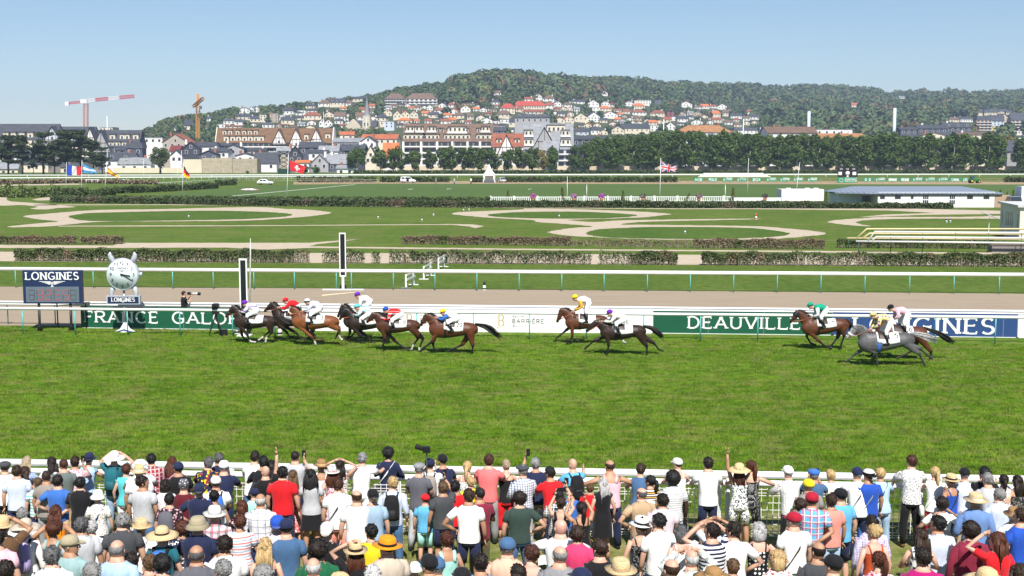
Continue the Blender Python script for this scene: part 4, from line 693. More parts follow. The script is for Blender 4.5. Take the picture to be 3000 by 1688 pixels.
# ================= vegetation =================
def leafmat(key, a, b, c=None, sc=1.2, thr=.6):
    m, t, p = nodes_mat(key, .6); n = NT(t); v = n.mix(n.mr(n.noise(sc, 3), .35, .65), a, b)
    if c: v = n.mix(n.mr(n.noise(sc*.35, 4), thr, thr+.12), v, c)
    n.base(n.mix(n.mr(n.noise(sc*8, 2), .3, .7, 0, .35), v, tuple(q*.55 for q in a))); p.inputs['Specular IOR Level'].default_value = .2
    return m
BARK = mat('bark', (.20,.16,.12), .9, .3, 1.5, .5, 8); BARKP = mat('bark_pale', (.42,.38,.30), .9, .3, .8, .5, 6); PBARK = mat('pine_bark', (.06,.045,.035), .9, .3, 2)
def hedge(label, base, hgt, dep, per_m, m, size=.07, gaps=(), thin=(), name='hedge', cat='hedge', twig=26, seed=1, wob=.08):
    """base: photo points of the front foot line"""
    g = np.random.default_rng(seed); P = [gp(*q) for q in base]; c0 = P[0].copy(); VV = []; tw = MB(); TV = []
    for a, b in zip(P[:-1], P[1:]):
        L = np.linalg.norm(b-a); n = int(L*per_m); t = g.random(n); q = a+(b-a)*t[:, None]; X = 1500+F*q[:, 0]/(q[:, 1]*cos(PITCH)+H*sin(PITCH))
        keep = np.ones(n, bool)
        for x0, x1 in gaps: keep &= ~((X > x0) & (X < x1))
        for x0, x1, k in thin: keep &= ~((X > x0) & (X < x1) & (g.random(n) > k))
        top = hgt*(1+wob*np.sin(q[:, 0]*1.7+seed)+wob*.7*np.sin(q[:, 0]*4.1)); z = top*g.random(n)**(.5 if twig > 8 else .75); y = g.random(n)*dep
        C = np.stack([q[:, 0]+g.normal(size=n)*.04, q[:, 1]+y, z], 1)[keep]; n = len(C)
        d = g.normal(size=(n, 3)); d[:, 1] -= .4; d[:, 2] += .4; d /= np.linalg.norm(d, axis=1)[:, None]; e = np.cross(d, g.normal(size=(n, 3))); e /= np.linalg.norm(e, axis=1)[:, None]; f = np.cross(d, e); s = (size*(.6+.9*g.random(n)))[:, None]
        VV.append(np.stack([C-e*s-f*s*.6, C+e*s-f*s*.6, C+e*s+f*s*.6, C-e*s+f*s*.6], 1).reshape(-1, 3))
        for i in range(int(L*twig)):
            q = a+(b-a)*g.random(); X = px(q)[0]
            if any(x0 < X < x1 for x0, x1 in gaps): continue
            y = g.random()*dep; x = q[0]; l = g.normal()*.12; w_ = .010+.010*g.random(); h_ = hgt*(.5+.5*g.random())
            TV += [(x-w_, q[1]+y, 0), (x+w_, q[1]+y, 0), (x+w_*.6+l, q[1]+y, h_), (x-w_*.6+l, q[1]+y, h_)]
    V = np.vstack(VV)-c0; nl = len(V)//4
    if TV: V = np.vstack([V, np.array(TV)-c0])
    mi = np.r_[np.zeros(nl, int), np.ones(len(V)//4-nl, int)]
    return bigmesh(name, V, quads(len(V)//4), [m, BARK], mi, loc=c0, label=label, cat=cat, **({}))
HG = leafmat('hedge_green', (.07,.105,.035), (.13,.155,.06), (.24,.17,.10), 2.2, .56); HB = leafmat('hedge_brown', (.17,.125,.075), (.23,.175,.11), (.10,.12,.045), 1.2, .58); HD = leafmat('hedge_dark', (.05,.08,.024), (.085,.12,.04), (.13,.10,.06), .6, .62); HF = leafmat('hedge_far', (.05,.08,.03), (.09,.115,.05), (.17,.13,.09), .5, .56)
hedge('long ragged hedge with bare twiggy gaps, left of the open sand gap', [(40,766),(500,769),(1000,772),(1500,775),(1985,777)], .93, .45, 900, HG, .05, gaps=[(905,945),(1065,1090),(1112,1140),(1732,1756)], thin=[(860,1200,.30),(1180,1240,.5),(1240,1700,.42),(1700,1850,.25)], seed=3)
hedge('hedge beyond the far white rail, right of the open sand gap', [(2058,778),(2500,780),(3200,784)], .93, .45, 900, HG, .05, thin=[(2330,2560,.35),(2200,2330,.6)], seed=4)
hedge('low brown dried hedge on the left behind the straight sand path', [(-100,714),(0,715),(222,716)], .7, .4, 520, HB, .05, seed=5); hedge('second low brown dried hedge, ending behind the giant watch', [(236,716),(360,716)], .7, .4, 520, HB, .05, seed=6)
hedge('low brown dried hedge in the middle below the sand rings', [(1178,716),(1400,718),(1673,722)], .75, .4, 520, HB, .05, seed=7); hedge('sparse dry weeds between the two brown hedges right of the middle', [(1673,722),(2030,726)], .6, .4, 110, HB, .05, seed=8, name='weeds', cat='weeds')
hedge('low brown dried hedge between the middle ring and the yellow rails', [(2033,728),(2418,730)], .8, .4, 480, HB, .05, seed=9); hedge('dark low hedge behind the yellow terrace rails at the right', [(2455,727),(2950,730)], .7, .5, 420, HG, .05, seed=10)
hedge('long far hedge across the course behind the sand rings, left part with brown patches', [(146,594),(450,598),(700,603),(1000,606)], 1.05, 1.0, 260, HF, .10, twig=3, seed=11); hedge('long far hedge across the course behind the sand rings, middle green part', [(1001,606),(1400,609),(1960,610)], 1.05, 1.0, 280, HD if 0 else HF, .10, twig=3, seed=12)
hedge('long far hedge in front of the white pavilion, right part', [(1961,610),(2400,611),(2794,612)], .82, 1.0, 280, HF, .10, twig=3, seed=13)
hedge('dark clipped hedge along the near edge of the polo field', [(160,588),(800,592),(1436,594)], .85, 2.0, 150, HD, .13, twig=0, seed=14); hedge('dark clipped hedge under the white balustrade', [(1437,597),(2000,598),(2460,598)], .38, 1.2, 150, HD, .13, twig=0, seed=15)
hedge('dark rounded bank of shrubs at the foot of the three left flagpoles', [(146,574),(235,577),(318,575)], 1.2, 5, 260, HD, .18, twig=0, seed=16, wob=.25); hedge('dark hedge sweeping behind the two flagpoles towards the white car', [(325,568),(400,566),(520,560),(630,553)], 1.35, 4, 260, HD, .18, twig=0, seed=17, wob=.12)
hedge('loose light green shrubs at the far left edge', [(-60,576),(40,580),(150,578)], 1.6, 4, 110, leafmat('shrub_light', (.09,.13,.03), (.13,.17,.05), None, .5), .18, twig=1, seed=18, wob=.4, name='shrubs', cat='shrubs')
for i, (x0, x1, l) in enumerate(((868,1100,'left of the white van'),(1113,1317,'behind the white van'),(1381,1414,'just left of the white tent'),(1480,1985,'right of the white tent'),(2945,3200,'at the far right edge'))):
    hedge('dark green hedge beyond the polo field, '+l, [(x0,534.5),(x1,534.5)], 1.55, 1.5, 90, HD, .22, twig=0, seed=20+i, wob=.05)
hedge('thin dark clipped hedge under the long row of trees', [(1035,509),(2000,508),(3300,508)], 1.3, 2.0, 40, HD, .35, twig=0, seed=30, wob=.02); hedge('low brown bank hedge at the far left beyond the white posts', [(-100,541),(250,537),(460,541)], 1.0, 2, 60, HB, .25, twig=0, seed=31); hedge('dark hedge beside the parked white car', [(630,545),(690,543)], 1.4, 2, 150, HD, .2, twig=0, seed=32)
# trees
TREES = {}
def tree_meshes(kind, seed):
    k = (kind, seed)
    if k in TREES: return TREES[k]
    g = np.random.default_rng(seed*17+3); tr = MB(); L = []
    if kind == 'plane':      # height 1 unit = metres, about 17 m tall
        hgt = 17; tr.tube([(0,0,0),(.1,0,2),(0,.1,5)], [.42,.34,.26], 7)
        for i in range(7):
            a = i*2*pi/7+g.random(); r_ = 1.8+g.random()*1.8; z = 9+g.random()*4; tr.tube([(0,0,2+g.random()*1.5), (cos(a)*r_*.5, sin(a)*r_*.5, z*.55), (cos(a)*r_, sin(a)*r_, z)], [.2,.13,.05], 5)
        for i in range(46):
            z = 3.0+12.6*g.random()**.9; rr = 3.1*math.sqrt(max(.05, 1-((z-8.2)/8.2)**2)); a = g.random()*2*pi; q = rr*g.random()**.5
            L.append(leaves((cos(a)*q, sin(a)*q, z), (1.3+g.random()*.6, 1.3+g.random()*.6, 1.3+g.random()*.9), 95, .32, int(g.integers(1e6)), shell=.4, bias=1.4))
        for i in range(26): a = g.random()*2*pi; q = 3.4*g.random(); L.append(leaves((cos(a)*q, sin(a)*q, 15.6-q*.9+g.random()*1.0), (.42,.42,1.5), 34, .26, int(g.integers(1e6)), shell=.2))
    elif kind == 'small':    # pollarded row tree, about 12 m
        tr.tube([(0,0,0),(.05,0,2)], [.35,.3], 7)
        for i in range(6): a = i*2*pi/6+g.random(); tr.tube([(0,0,1.5), (cos(a)*1.4, sin(a)*1.4, 5), (cos(a)*1.9, sin(a)*1.9, 8)], [.2,.12,.05], 5)
        for i in range(26):
            z = 2.5+8.2*g.random(); rr = 2.7*math.sqrt(max(.08, 1-((z-6.4)/6.2)**2)); a = g.random()*2*pi; q = rr*g.random()**.5; L.append(leaves((cos(a)*q, sin(a)*q, z), (1.1,1.1,1.2+g.random()*.5), 95, .30, int(g.integers(1e6)), shell=.3))
    elif kind == 'pine':
        hgt = 17; tr.tube([(0,0,0),(.3,0,5),(.1,.2,10),(.3,0,15.5)], [.4,.33,.25,.1], 7)
        for i in range(26):
            z = 4.5+11.5*g.random(); a = g.random()*2*pi; r_ = (1.2+3.4*g.random())*(1-.45*max(0, (z-9)/8)); e = (cos(a)*r_, sin(a)*r_, z+.6); tr.tube([(.2,0,z-1.0), (e[0]*.5, e[1]*.5, z), e], [.12,.08,.04], 4)
            L.append(leaves(e, (1.9,1.9,.75), 150, .26, int(g.integers(1e6)), shell=.2)); L.append(leaves((e[0]*.5, e[1]*.5, z+.3), (1.6,1.6,.6), 80, .26, int(g.integers(1e6)), shell=.2))
        for i in range(4): L.append(leaves((g.normal()*.8, g.normal()*.8, 15.6+g.random()), (1.6,1.6,.9), 130, .24, int(g.integers(1e6)), shell=.2))
    elif kind == 'round':    # broad tree, about 10 m
        tr.tube([(0,0,0),(0,0,3)], [.4,.3], 7)
        for i in range(6): a = i*2*pi/6+g.random(); tr.tube([(0,0,2), (cos(a)*2, sin(a)*2, 5.5)], [.2,.06], 5)
        for i in range(34):
            d = g.normal(size=3); d /= np.linalg.norm(d); d *= g.random()**.4; L.append(leaves((d[0]*3.7, d[1]*3.7, 5.8+d[2]*3.5), (1.3,1.3,1.2), 60, .26, int(g.integers(1e6)), shell=.3))
    elif kind == 'conifer':  # small clipped cone 3 m
        tr.tube([(0,0,0),(0,0,1)], [.08,.05], 6)
        for i in range(9): z = .3+i*.3; L.append(leaves((0,0,z), (.62*(1-i/10.5)+.06,)*2+(.25,), 70, .07, i, shell=.6))
    V = np.vstack(L); cr = bigmesh('crown', V, quads(len(V)//4), BARK); tk = tr.build('trunk', BARK); TREES[k] = (tk.data, cr.data)
    bpy.data.objects.remove(cr); bpy.data.objects.remove(tk); return TREES[k]
def tree(kind, seed, loc, h, cm, tm, name='tree', sx=1, lean=0, **k):
    base = dict(plane=17, small=12, pine=17, round=10.5, conifer=3)[kind]; a, b = tree_meshes(kind, seed); o = empty(name, loc, random.random()*6.28, **k); s = h/base; o.scale = (s*sx, s*sx, s)
    if lean: o.rotation_euler = (0, lean, 0)
    for nm_, me, m in (('trunk', a, tm), ('crown', b, cm)):
        c = bpy.data.objects.new(nm_, me); COL.objects.link(c); c.parent = o; c.material_slots[0].link = 'OBJECT'; c.material_slots[0].material = m
    return o
LG = [leafmat('leaf_row_a', (.055,.10,.018), (.10,.16,.032), None, .4), leafmat('leaf_row_b', (.07,.115,.022), (.115,.175,.04), None, .4), leafmat('leaf_row_c', (.048,.088,.018), (.085,.14,.028), None, .4)]
LY = leafmat('leaf_yellow', (.20,.18,.05), (.30,.24,.07), (.07,.09,.03), .3, .5); LP = leafmat('leaf_pine', (.035,.058,.02), (.062,.085,.032), None, .4); LR = leafmat('leaf_round', (.05,.075,.02), (.085,.11,.032), (.13,.11,.04), .3)
def td(x, ybase, z=0): return gp(x, ybase)
SM = [1046,1116,1152,1172,1215,1262,1300,1322,1361,1385,1410,1447,1490,1528,1560]
for i, x in enumerate(SM):
    yb = 505 if i else 507; p = td(x, yb); S = F/px(p)[2]; h = ((yb-{1046:425,1116:430}.get(x, 430+random.uniform(-2, 10)))/S)*1.0
    tree('small' if i else 'round', i % 4, p, h, LG[i % 3], BARKP, name='tree', sx=random.uniform(1.1, 1.35) if i else 1.0, label='leafy tree in the gapped left part of the row, %s' % (['broad round leftmost one','first slim one from the left','second slim one','third slim one','first under the brown block','second under the brown block','third under the brown block','fourth under the brown block','last under the brown block','just left of the white tent','right above the white tent','below the red chalet','between chalet and grey block','below the grey block, left','below the grey block, right'][i]), cat='tree', group='trees in the long row behind the course')
x = 1588; p = td(x, 505); tree('small', 2, p, 10.5, LY, BARKP, name='tree', label='yellowing thin tree below the grey concrete block', cat='tree', group='trees in the long row behind the course')
x = 1618; i = 0; rowtop = [(1618,432),(1700,418),(1780,398),(1900,388),(2000,384),(2130,386),(2300,392),(2480,398),(2600,392),(2760,396),(2880,392),(3000,402),(3300,402)]
xs_row = []
while x < 3120:
    xs_row.append(x); x += random.uniform(30, 37)
RLM = [(1600,'the grey concrete block'),(1936,'the crossed flag'),(2064,'the orange roofed hall'),(2193,'the tall bare pole'),(2320,'the brown gabled building'),(2483,'the black scoreboard'),(2619,'the tallest pale column'),(2760,'the yellowing tree'),(2960,'the yellowing tree')][:7]+[(2960,'the yellowing tree')]
def rowlab(x, i):
    j = min(range(len(RLM)), key=lambda k: abs(RLM[k][0]-x)); s = x > RLM[j][0]; same = sorted(abs(q-RLM[j][0]) for q in xs_row if min(range(len(RLM)), key=lambda k: abs(RLM[k][0]-q)) == j and (q > RLM[j][0]) == s)
    return 'tall tree of the long dense row, %s one %s of %s' % (['first','second','third','fourth','fifth','sixth','seventh','eighth','ninth','tenth'][same.index(abs(x-RLM[j][0]))], 'right' if s else 'left', RLM[j][1])
for i, x in enumerate(xs_row):
    back = i % 3 == 1; yb = 504.5 if not back else 501; p = td(x, yb); S = F/px(p)[2]; tp = np.interp(x, [r[0] for r in rowtop], [r[1] for r in rowtop])+random.uniform(-5, 9); yl = abs(x-2960) < 16
    tree('plane', i % 5, p, (yb-tp)/S, LY if yl else LG[i % 3], BARKP if i % 3 else BARK, sx=random.uniform(1.05, 1.25), label=rowlab(x, i) if not yl else 'yellowing tree with a pale trunk in the dense row near the right edge', cat='tree', group='trees in the long row behind the course')
for i, (x, tp, s) in enumerate(((-30,402,1.1),(25,398,1.2),(66,399,1.1),(98,450,.8),(128,389,1.15),(160,420,1.0),(196,385,1.2),(238,384,1.15),(275,412,1.15),(300,432,1.0))):
    p = td(x, 511); S = F/px(p)[2]; tree('pine', i % 5, p, (511-tp)/S, LP, PBARK, name='pine_tree', sx=s*.95, label='dark pine with layered open crown at the left, %s' % ['cut by the left picture edge','first whole one from the left','second from the left','short one between two tall ones','left of the white sunlit wall gap','behind the French flag, left','directly above the French flag','tallest, above the blue and white flag','rightmost tall one','low rightmost one'][i], cat='tree', group='pines at the left edge of the town')
p = td(470, 509); S = F/px(p)[2]; tree('round', 3, p, (509-427)/S, LR, BARK, sx=1.05, label='bushy olive green tree standing alone between the pines and the cream wall', cat='tree')
for x, yb, tp, l in ((1640,505,0,''),):
    pass
for x, yb, tp, w_, l in ((892,512,482,1.3,'dark round bush right of the red flag, left one'),(925,512,484,1.3,'dark round bush right of the red flag, right one'),(725,512,498,1.0,'small round bush in front of the rubble stone building')):
    p = td(x, yb); S = F/px(p)[2]; tree('round', 1, p, (yb-tp)/S, LG[0], BARK, name='bush', sx=w_, label=l, cat='bush')
for x, yb, tp, ln, l in ((1488,591,557,0,'first from the left, on the white balustrade'),(1647,591,549,0,'second from the left, next to a bare pole'),(1825,591,556,0,'third from the left'),(2007,591,562,.5,'windswept leaning one'),(2147,591,549,0,'right of the flag of red white and blue'),(2420,590,556,0,'beside the white box'),(2452,592,554,0,'at the left corner of the pavilion'),(2930,588,555,0,'left of three by the wooden fence'),(2968,588,556,0,'right of three by the wooden fence'),(2950,588,562,0,'shortest of three by the wooden fence')):
    p = td(x, yb); S = F/px(p)[2]; tree('conifer', 0, p, (yb-tp)/S, leafmat('leaf_conifer%d' % x, (.09,.10,.02), (.14,.14,.035), None, 3), BARK, name='conifer', lean=ln, label='small clipped conifer, '+l, cat='shrub', group='small clipped conifers around the polo terrace')
# wooded hill: nobody could count these
g = np.random.default_rng(77); N = 7000; C = []
uu = -100+3500*g.random(N*2); tt = g.random(N*2)**.9
for u, t in zip(uu, tt):
    D = np.interp(u, DX, DD); d0 = np.interp(u, [1500, 2200, 2800], [850, 960, 850]); Y = d0+(D*1.03-d0)*t; X = (u-1500)/F*Y*cos(PITCH); z = float(terr(X, Y)); 
    if z < 2: continue
    if 600 < u < 1060 and t > .78 and g.random() < .55: continue
    r = 5.5+5.5*g.random()**1.5; 
    kb = float(np.clip((u-1080)/260, 0, 1)); r = (2.8+2.4*g.random())*(1-kb)+r*kb
    if 1180 < u < 2250 and t < .66: r *= .6
    q = px((X, Y, z+r)); qb = px((X, Y, z)); rp = r*F/q[2]; bad = False
    town = 560 < q[0] < 2250 and q[1] > (300 if q[0] < 1150 else 318)
    for (bx0, bx1, bt, bb, bd) in BOXES:
        if Y < bd+16 and bx0-rp*.35 < q[0] < bx1+rp*.35 and q[1]-rp*.9 < bb-(bb-bt)*.3 and qb[1] > bt: bad = True; break
    if bad or (town and g.random() < .10): continue
    C.append((X, Y, z, r))
    if len(C) >= N: break
VV = []; MI = []; 
for i, (X, Y, z, r) in enumerate(C):
    nl = int(84 if Y > 1400 else 100); col = g.choice(6, p=[.3,.26,.2,.12,.08,.04]); VV.append(leaves((X, Y, z+r*.75), (r, r, r*.95), nl, r*.23, int(g.integers(1e7)), shell=.8, bias=2.2)); MI.append(np.full(nl, col))
    k = 10; VV.append(leaves((X, Y, z+r*.6), (r*.6, r*.6, r*.6), k, r*.5, int(g.integers(1e7)), shell=.5)); MI.append(np.full(k, col))
V = np.vstack(VV); wc = [((.055,.095,.03),(.082,.128,.042)), ((.075,.115,.035),(.108,.152,.05)), ((.042,.076,.03),(.066,.104,.042)), ((.105,.122,.036),(.14,.155,.052)), ((.08,.125,.05),(.112,.158,.066)), ((.15,.105,.05),(.18,.13,.065))]
bigmesh('woodland', V, quads(len(V)//4), [leafmat('wood_%d' % i, a, b, None, .06) for i, (a, b) in enumerate(wc)], np.concatenate(MI), kind='stuff')
# a few skyline trees that stand out
for x, tp, l in ((1425,207,'flat topped tree standing out on the hilltop'),(1848,229,'tall dark tree rising above the ridge line, left one'),(1923,236,'tall dark tree rising above the ridge line, right one'),(865,302,'dark pointed tree on the left skyline')):
    p = hit(x, np.interp(x, SX, SY)+20); S = F/px(p)[2]; tree('round', 2, p, 13 if x > 900 else 13, LG[2], BARK, name='tree', sx=.9, label=l, cat='tree')
# ================= figures: shared pieces =================
SK = dict(light=(.58,.335,.235), tan=(.42,.225,.135), dark=(.07,.035,.022), pink=(.66,.37,.28))
HC = dict(black=(.010,.009,.009), dark=(.016,.010,.007), brown=(.036,.019,.011), lbrown=(.11,.062,.030), auburn=(.075,.022,.010), redbrown=(.058,.021,.011), blond=(.48,.33,.15), ablond=(.36,.28,.18), grey=(.24,.235,.23), dgrey=(.10,.098,.10), white=(.55,.54,.52), silver=(.42,.41,.40))
EYE = mat('eye_dark', (.02,.015,.012), .3); LIP = mat('lips', (.40,.13,.11), .5)
def skin(k): return mat('skin_'+k, SK[k], .5, .06, 9, .15, 80, spec=.4)
def hairm(k): return mat('hair_'+k, HC[k], .55, .35, 30, .9, 55, stretch=(1,1,.25), spec=.35)
HEADP = [(-.128,.020,.020,.045),(-.118,.042,.045,.030),(-.085,.058,.070,.014),(-.045,.068,.086,.004),(0,.075,.095,0),(.045,.073,.093,-.004),(.080,.060,.078,-.008),(.105,.035,.048,-.010),(.115,.008,.012,-.012)]
def head_parts(mb, c, yaw=0, pitch=0, s=1.0, Mx=None):
    """head with face; mi 0 skin, 1 eyes, 2 lips"""
    h = MB(); a = np.arange(12)*2*pi/12
    h.rings([np.stack([rx*cos_(a), cy+ry*sin_(a), np.full(12, z)], 1) for z, rx, ry, cy in HEADP])
    h.tube([(0,.093,.012),(0,.108,-.018),(0,.112,-.032),(0,.094,-.042)], [(.008,.006),(.011,.010),(.014,.012),(.008,.006)], 6)
    for sx in (-1, 1):
        h.ell((sx*.076,-.008,-.012), (.010,.017,.030), 6, 4); h.ell((sx*.030,.086,.006), (.012,.008,.007), 6, 4, 1)
    h.ell((0,.088,-.066), (.022,.009,.007), 6, 4, 2)
    M = Mx if Mx is not None else np.array(Matrix.Rotation(yaw, 3, 'Z') @ Matrix.Rotation(-pitch, 3, 'X'))
    for v in h.v: v *= s
    h.v = [v @ M.T+np.array(c) for v in h.v]
    for v in [np.vstack(h.v)]:
        n = mb.n; mb.v.append(v); mb.f += [tuple(i+n for i in q) for q in h.f]; mb.m += h.m; mb.n += len(v)
    return M
def hand(mb, w_, d, side, curl=.5, s=1.0, mi=0, up=(0,0,1)):
    w_, d = np.array(w_, float), np.array(d, float); d /= np.linalg.norm(d); u = np.array(up, float); n = np.cross(d, u)
    if np.linalg.norm(n) < .2: n = np.cross(d, (0, 1, 0))
    n /= np.linalg.norm(n); b = np.cross(n, d)      # b: across the palm, n: palm normal
    mb.tube([w_, w_+d*.04*s, w_+d*.09*s], [(.016*s,.024*s),(.014*s,.038*s),(.012*s,.036*s)], 6, mi, ref=n)
    for i, (o, l) in enumerate(((-.029,.062),(-.010,.075),(.010,.070),(.029,.055))):
        a = w_+d*.088*s+b*o*s; k = n*side*curl; m1 = a+(d+k*.5)*l*.5*s; e = m1+(d*(1-curl*.6)+k)*l*.5*s; mb.tube([a, m1, e], [.0095*s,.009*s,.007*s], 4, mi)
    a = w_+d*.03*s-b*.034*s; mb.tube([a, a+(d*.5-b*.7+n*side*.4)*.035*s, a+(d*1.2-b*.7+n*side*.7)*.05*s], [.012*s,.011*s,.008*s], 4, mi)
def limb(mb, pts, rad, n=8, mi=0, noise=0):
    P = np.array(pts, float); out = [P[0]]; rr = [rad[0]]
    for i in range(len(P)-1): out += [P[i]*.5+P[i+1]*.5, P[i+1]]; rr += [(rad[i]+rad[i+1])/2*1.03, rad[i+1]]
    mb.tube(out, rr, n, mi, ref=(1, .01, 0), noise=noise)
# ================= horses and jockeys =================
def vcolmat(key, rough=.5):
    m, t, p = nodes_mat(key, rough); n = NT(t); a = t.nodes.new('ShaderNodeAttribute'); a.attribute_name = 'Col'; c = n.mix(n.mr(n.noise(5, 4), .3, .7, 0, .35), a.outputs[0], (0, 0, 0)); n.base(c)
    n.bump(n.noise(3.5, 3, (1, 1, 1)), .25, .05); p.inputs['Specular IOR Level'].default_value = .35; p.inputs['Sheen Weight'].default_value = .05; return m
COAT = vcolmat('horse_coat'); MANE = mat('mane_black', (.012,.010,.009), .6, .4, 20, .8, 40, stretch=(.3,1,1)); MANEG = mat('mane_grey', (.34,.33,.32), .6, .4, 12, .8, 40, stretch=(.3,1,1)); LEA = mat('leather', (.03,.016,.010), .5); TAN = mat('rein_orange', (.50,.14,.05), .6); SCW = mat('saddle_cloth', (.76,.76,.75), .8, .05, 6, .6, 12)
PR = [(1022,770,815,.07),(1036,738,850,.14),(1070,700,892,.20),(1130,662,916,.235),(1230,655,918,.255),(1330,674,908,.27),(1430,684,888,.285),(1510,678,868,.275),(1590,680,858,.265),(1650,690,850,.215),(1695,716,835,.14),(1718,755,805,.06)]
def remesh(mb, vox, name, m, parent, smooth=3):
    o = mb.build('tmp', m); md = o.modifiers.new('r', 'REMESH'); md.mode = 'VOXEL'; md.voxel_size = vox; md.use_smooth_shade = True
    s = o.modifiers.new('s', 'SMOOTH'); s.iterations = smooth; s.factor = .5
    dg = bpy.context.evaluated_depsgraph_get(); me = bpy.data.meshes.new_from_object(o.evaluated_get(dg)); old = o.data; bpy.data.objects.remove(o); bpy.data.meshes.remove(old)
    me.name = name; me.materials.clear(); me.materials.append(m); r = bpy.data.objects.new(name, me); COL.objects.link(r); r.parent = parent; return r
def horse(label, O, k, base, D, coat, dark, jk, num=None, socks=(), noseband=None, tail=None, mane=None, cloth_h=1.0, grp='racehorses galloping past the post'):
    gpt = lambda q: (O[0]+q[0]*k, O[1]+q[1]*k); c = gp(*gpt(base)); Y = c[1]
    def Lc(q, y=0.0): x_, y_ = gpt(q); w_ = at_depth(x_, y_, Y+y); return np.array((w_[0]-c[0], y, w_[2]))
    o = empty('horse', c, label=label, cat='horse', group=grp)
    W_, T_ = Lc(D['W']), Lc(D['T']); e = np.array((T_[0]-W_[0], T_[2]-W_[2])); pn = np.array((e[1], -e[0])); sc_ = np.linalg.norm(e)/1.25
    def N(x, y): a = np.array((x-1230, y-655.)); e9 = np.array((450., 40.)); p9 = np.array((-40., 450.)); L2 = e9 @ e9; q = (a @ e9)/L2*e+(a @ p9)/L2*pn; return W_[0]+q[0], W_[2]+q[1]
    mb = MB(); rings = []; na = 18; an = np.arange(na)*2*pi/na
    for x, t, b, hw in PR:
        tx, tz = N(x, t); bx, bz = N(x, b); rings.append((tx, tz, bx, bz, hw*sc_)); cx_, cz = (tx+bx)/2, (tz+bz)/2
    def ring(i, s=1.0, a=an):
        tx, tz, bx, bz, hw = rings[i]; cx_, cz = (tx+bx)/2, (tz+bz)/2; ca = cos_(a); return np.stack([cx_+(tx-bx)/2*ca*s, sin_(a)*hw*s*(1-.12*ca), cz+(tz-bz)/2*ca*s], 1)
    mb.rings([ring(i) for i in range(len(PR))])
    # neck
    poll, muz = Lc(D['poll']), Lc(D['muz']); nb = np.array([*N(1120, 745), 0])[[0, 2, 1]]; nb2 = np.array([*N(1190, 735), 0])[[0, 2, 1]]; bend = np.array((0, 0, .05))
    hd = muz-poll; hl = np.linalg.norm(hd); hu = hd/hl; perp = np.array((-hu[2], 0, hu[0])); perp = perp if perp[2] > 0 else -perp   # forehead side
    pn_ = poll-perp*.04; P = [nb2, nb, nb*.62+pn_*.38+bend*.8, nb*.3+pn_*.7+bend, pn_+hu*.03]
    mb.tube(P, [(.20,.30),(.17,.27),(.115,.205),(.085,.155),(.075,.125)], 14, ref=(0, 1, 0))
    jaw = poll-perp*.07; 
    mb.tube([poll-hu*.05-perp*.04, poll+hu*hl*.18-perp*.055, poll+hu*hl*.42-perp*.06, poll+hu*hl*.68-perp*.045, poll+hu*hl*.9-perp*.04, muz-perp*.04], [(.07,.075),(.088,.118),(.080,.108),(.058,.072),(.052,.060),(.035,.040)], 12, ref=(0, 1, 0))
    for s in (-1, 1):
        b_ = poll+np.array((0, s*.055, 0)); mb.tube([b_-perp*.02, b_+perp*.05-hu*.02, b_+perp*.12-hu*.05], [(.028,.022),(.026,.018),(.006,.005)], 6, ref=(0,1,0))
    # legs
    LS = []
    el = N(1130, 860); stf = N(1610, 830); hip = N(1640, 740); sh = N(1100, 770)
    for key, s in (('F1',-1), ('F2',1), ('H1',-1), ('H2',1)):
        if key not in D: continue
        j = [Lc(q, 0) for q in D[key]]; yy = s*.125
        if key[0] == 'F': path = [np.array((sh[0], 0, sh[1])), np.array((el[0], 0, el[1]))]+j; rad = [(.115,.13),(.085,.105),(.056,.06),(.037,.042),(.032,.036),(.05,.052)]
        else: path = [np.array((hip[0], 0, hip[1])), np.array((stf[0], 0, stf[1]))]+j; rad = [(.15,.235),(.13,.19),(.058,.074),(.037,.045),(.034,.038),(.05,.054)]
        # joints: knee/hock, fetlock, hoof tip
        kn, ft, hf = path[2], path[3], path[4]; dv = hf-ft; dl = np.linalg.norm(dv)+1e-6; hf0 = ft+dv/dl*max(.06, dl*.5)
        pts = path[:4]+[hf0, hf]; mid = path[1]*.5+kn*.5; can = kn*.5+ft*.5; cn2 = kn*.8+ft*.2
        pts = [path[0], path[1], mid, kn, cn2, can, ft, hf0, hf]; f_ = key[0] == 'F'
        rr = [rad[0], rad[1], ((rad[1][0]+rad[2][0])/2*.9, (rad[1][1]+rad[2][1])/2*.92), rad[2], (.04,.046), (.034,.038), (.042,.046), (.036,.038), (.052,.058)]
        ysh = [.10, .13, .13, .12, .12, .12, .11, .11, .11]
        pts = [np.array((p[0], s*ysh[i], p[2])) for i, p in enumerate(pts)]; pts[-1][2] = max(pts[-1][2], .045); mb.tube(pts, rr, 10, ref=(0,1,0)); LS.append((key, pts))
    body = remesh(mb, .02, 'body', COAT, o); me = body.data; n = len(me.vertices); co = np.empty(n*3, np.float32); me.vertices.foreach_get('co', co); co = co.reshape(-1, 3)
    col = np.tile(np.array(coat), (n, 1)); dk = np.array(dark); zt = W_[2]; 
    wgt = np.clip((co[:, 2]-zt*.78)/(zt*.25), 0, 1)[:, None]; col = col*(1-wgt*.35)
    def near(a, b, r):
        ab = b-a; t = np.clip(((co-a) @ ab)/(ab @ ab), 0, 1); return np.clip(1.6-np.linalg.norm(co-(a+t[:, None]*ab), axis=1)/r, 0, 1)[:, None]
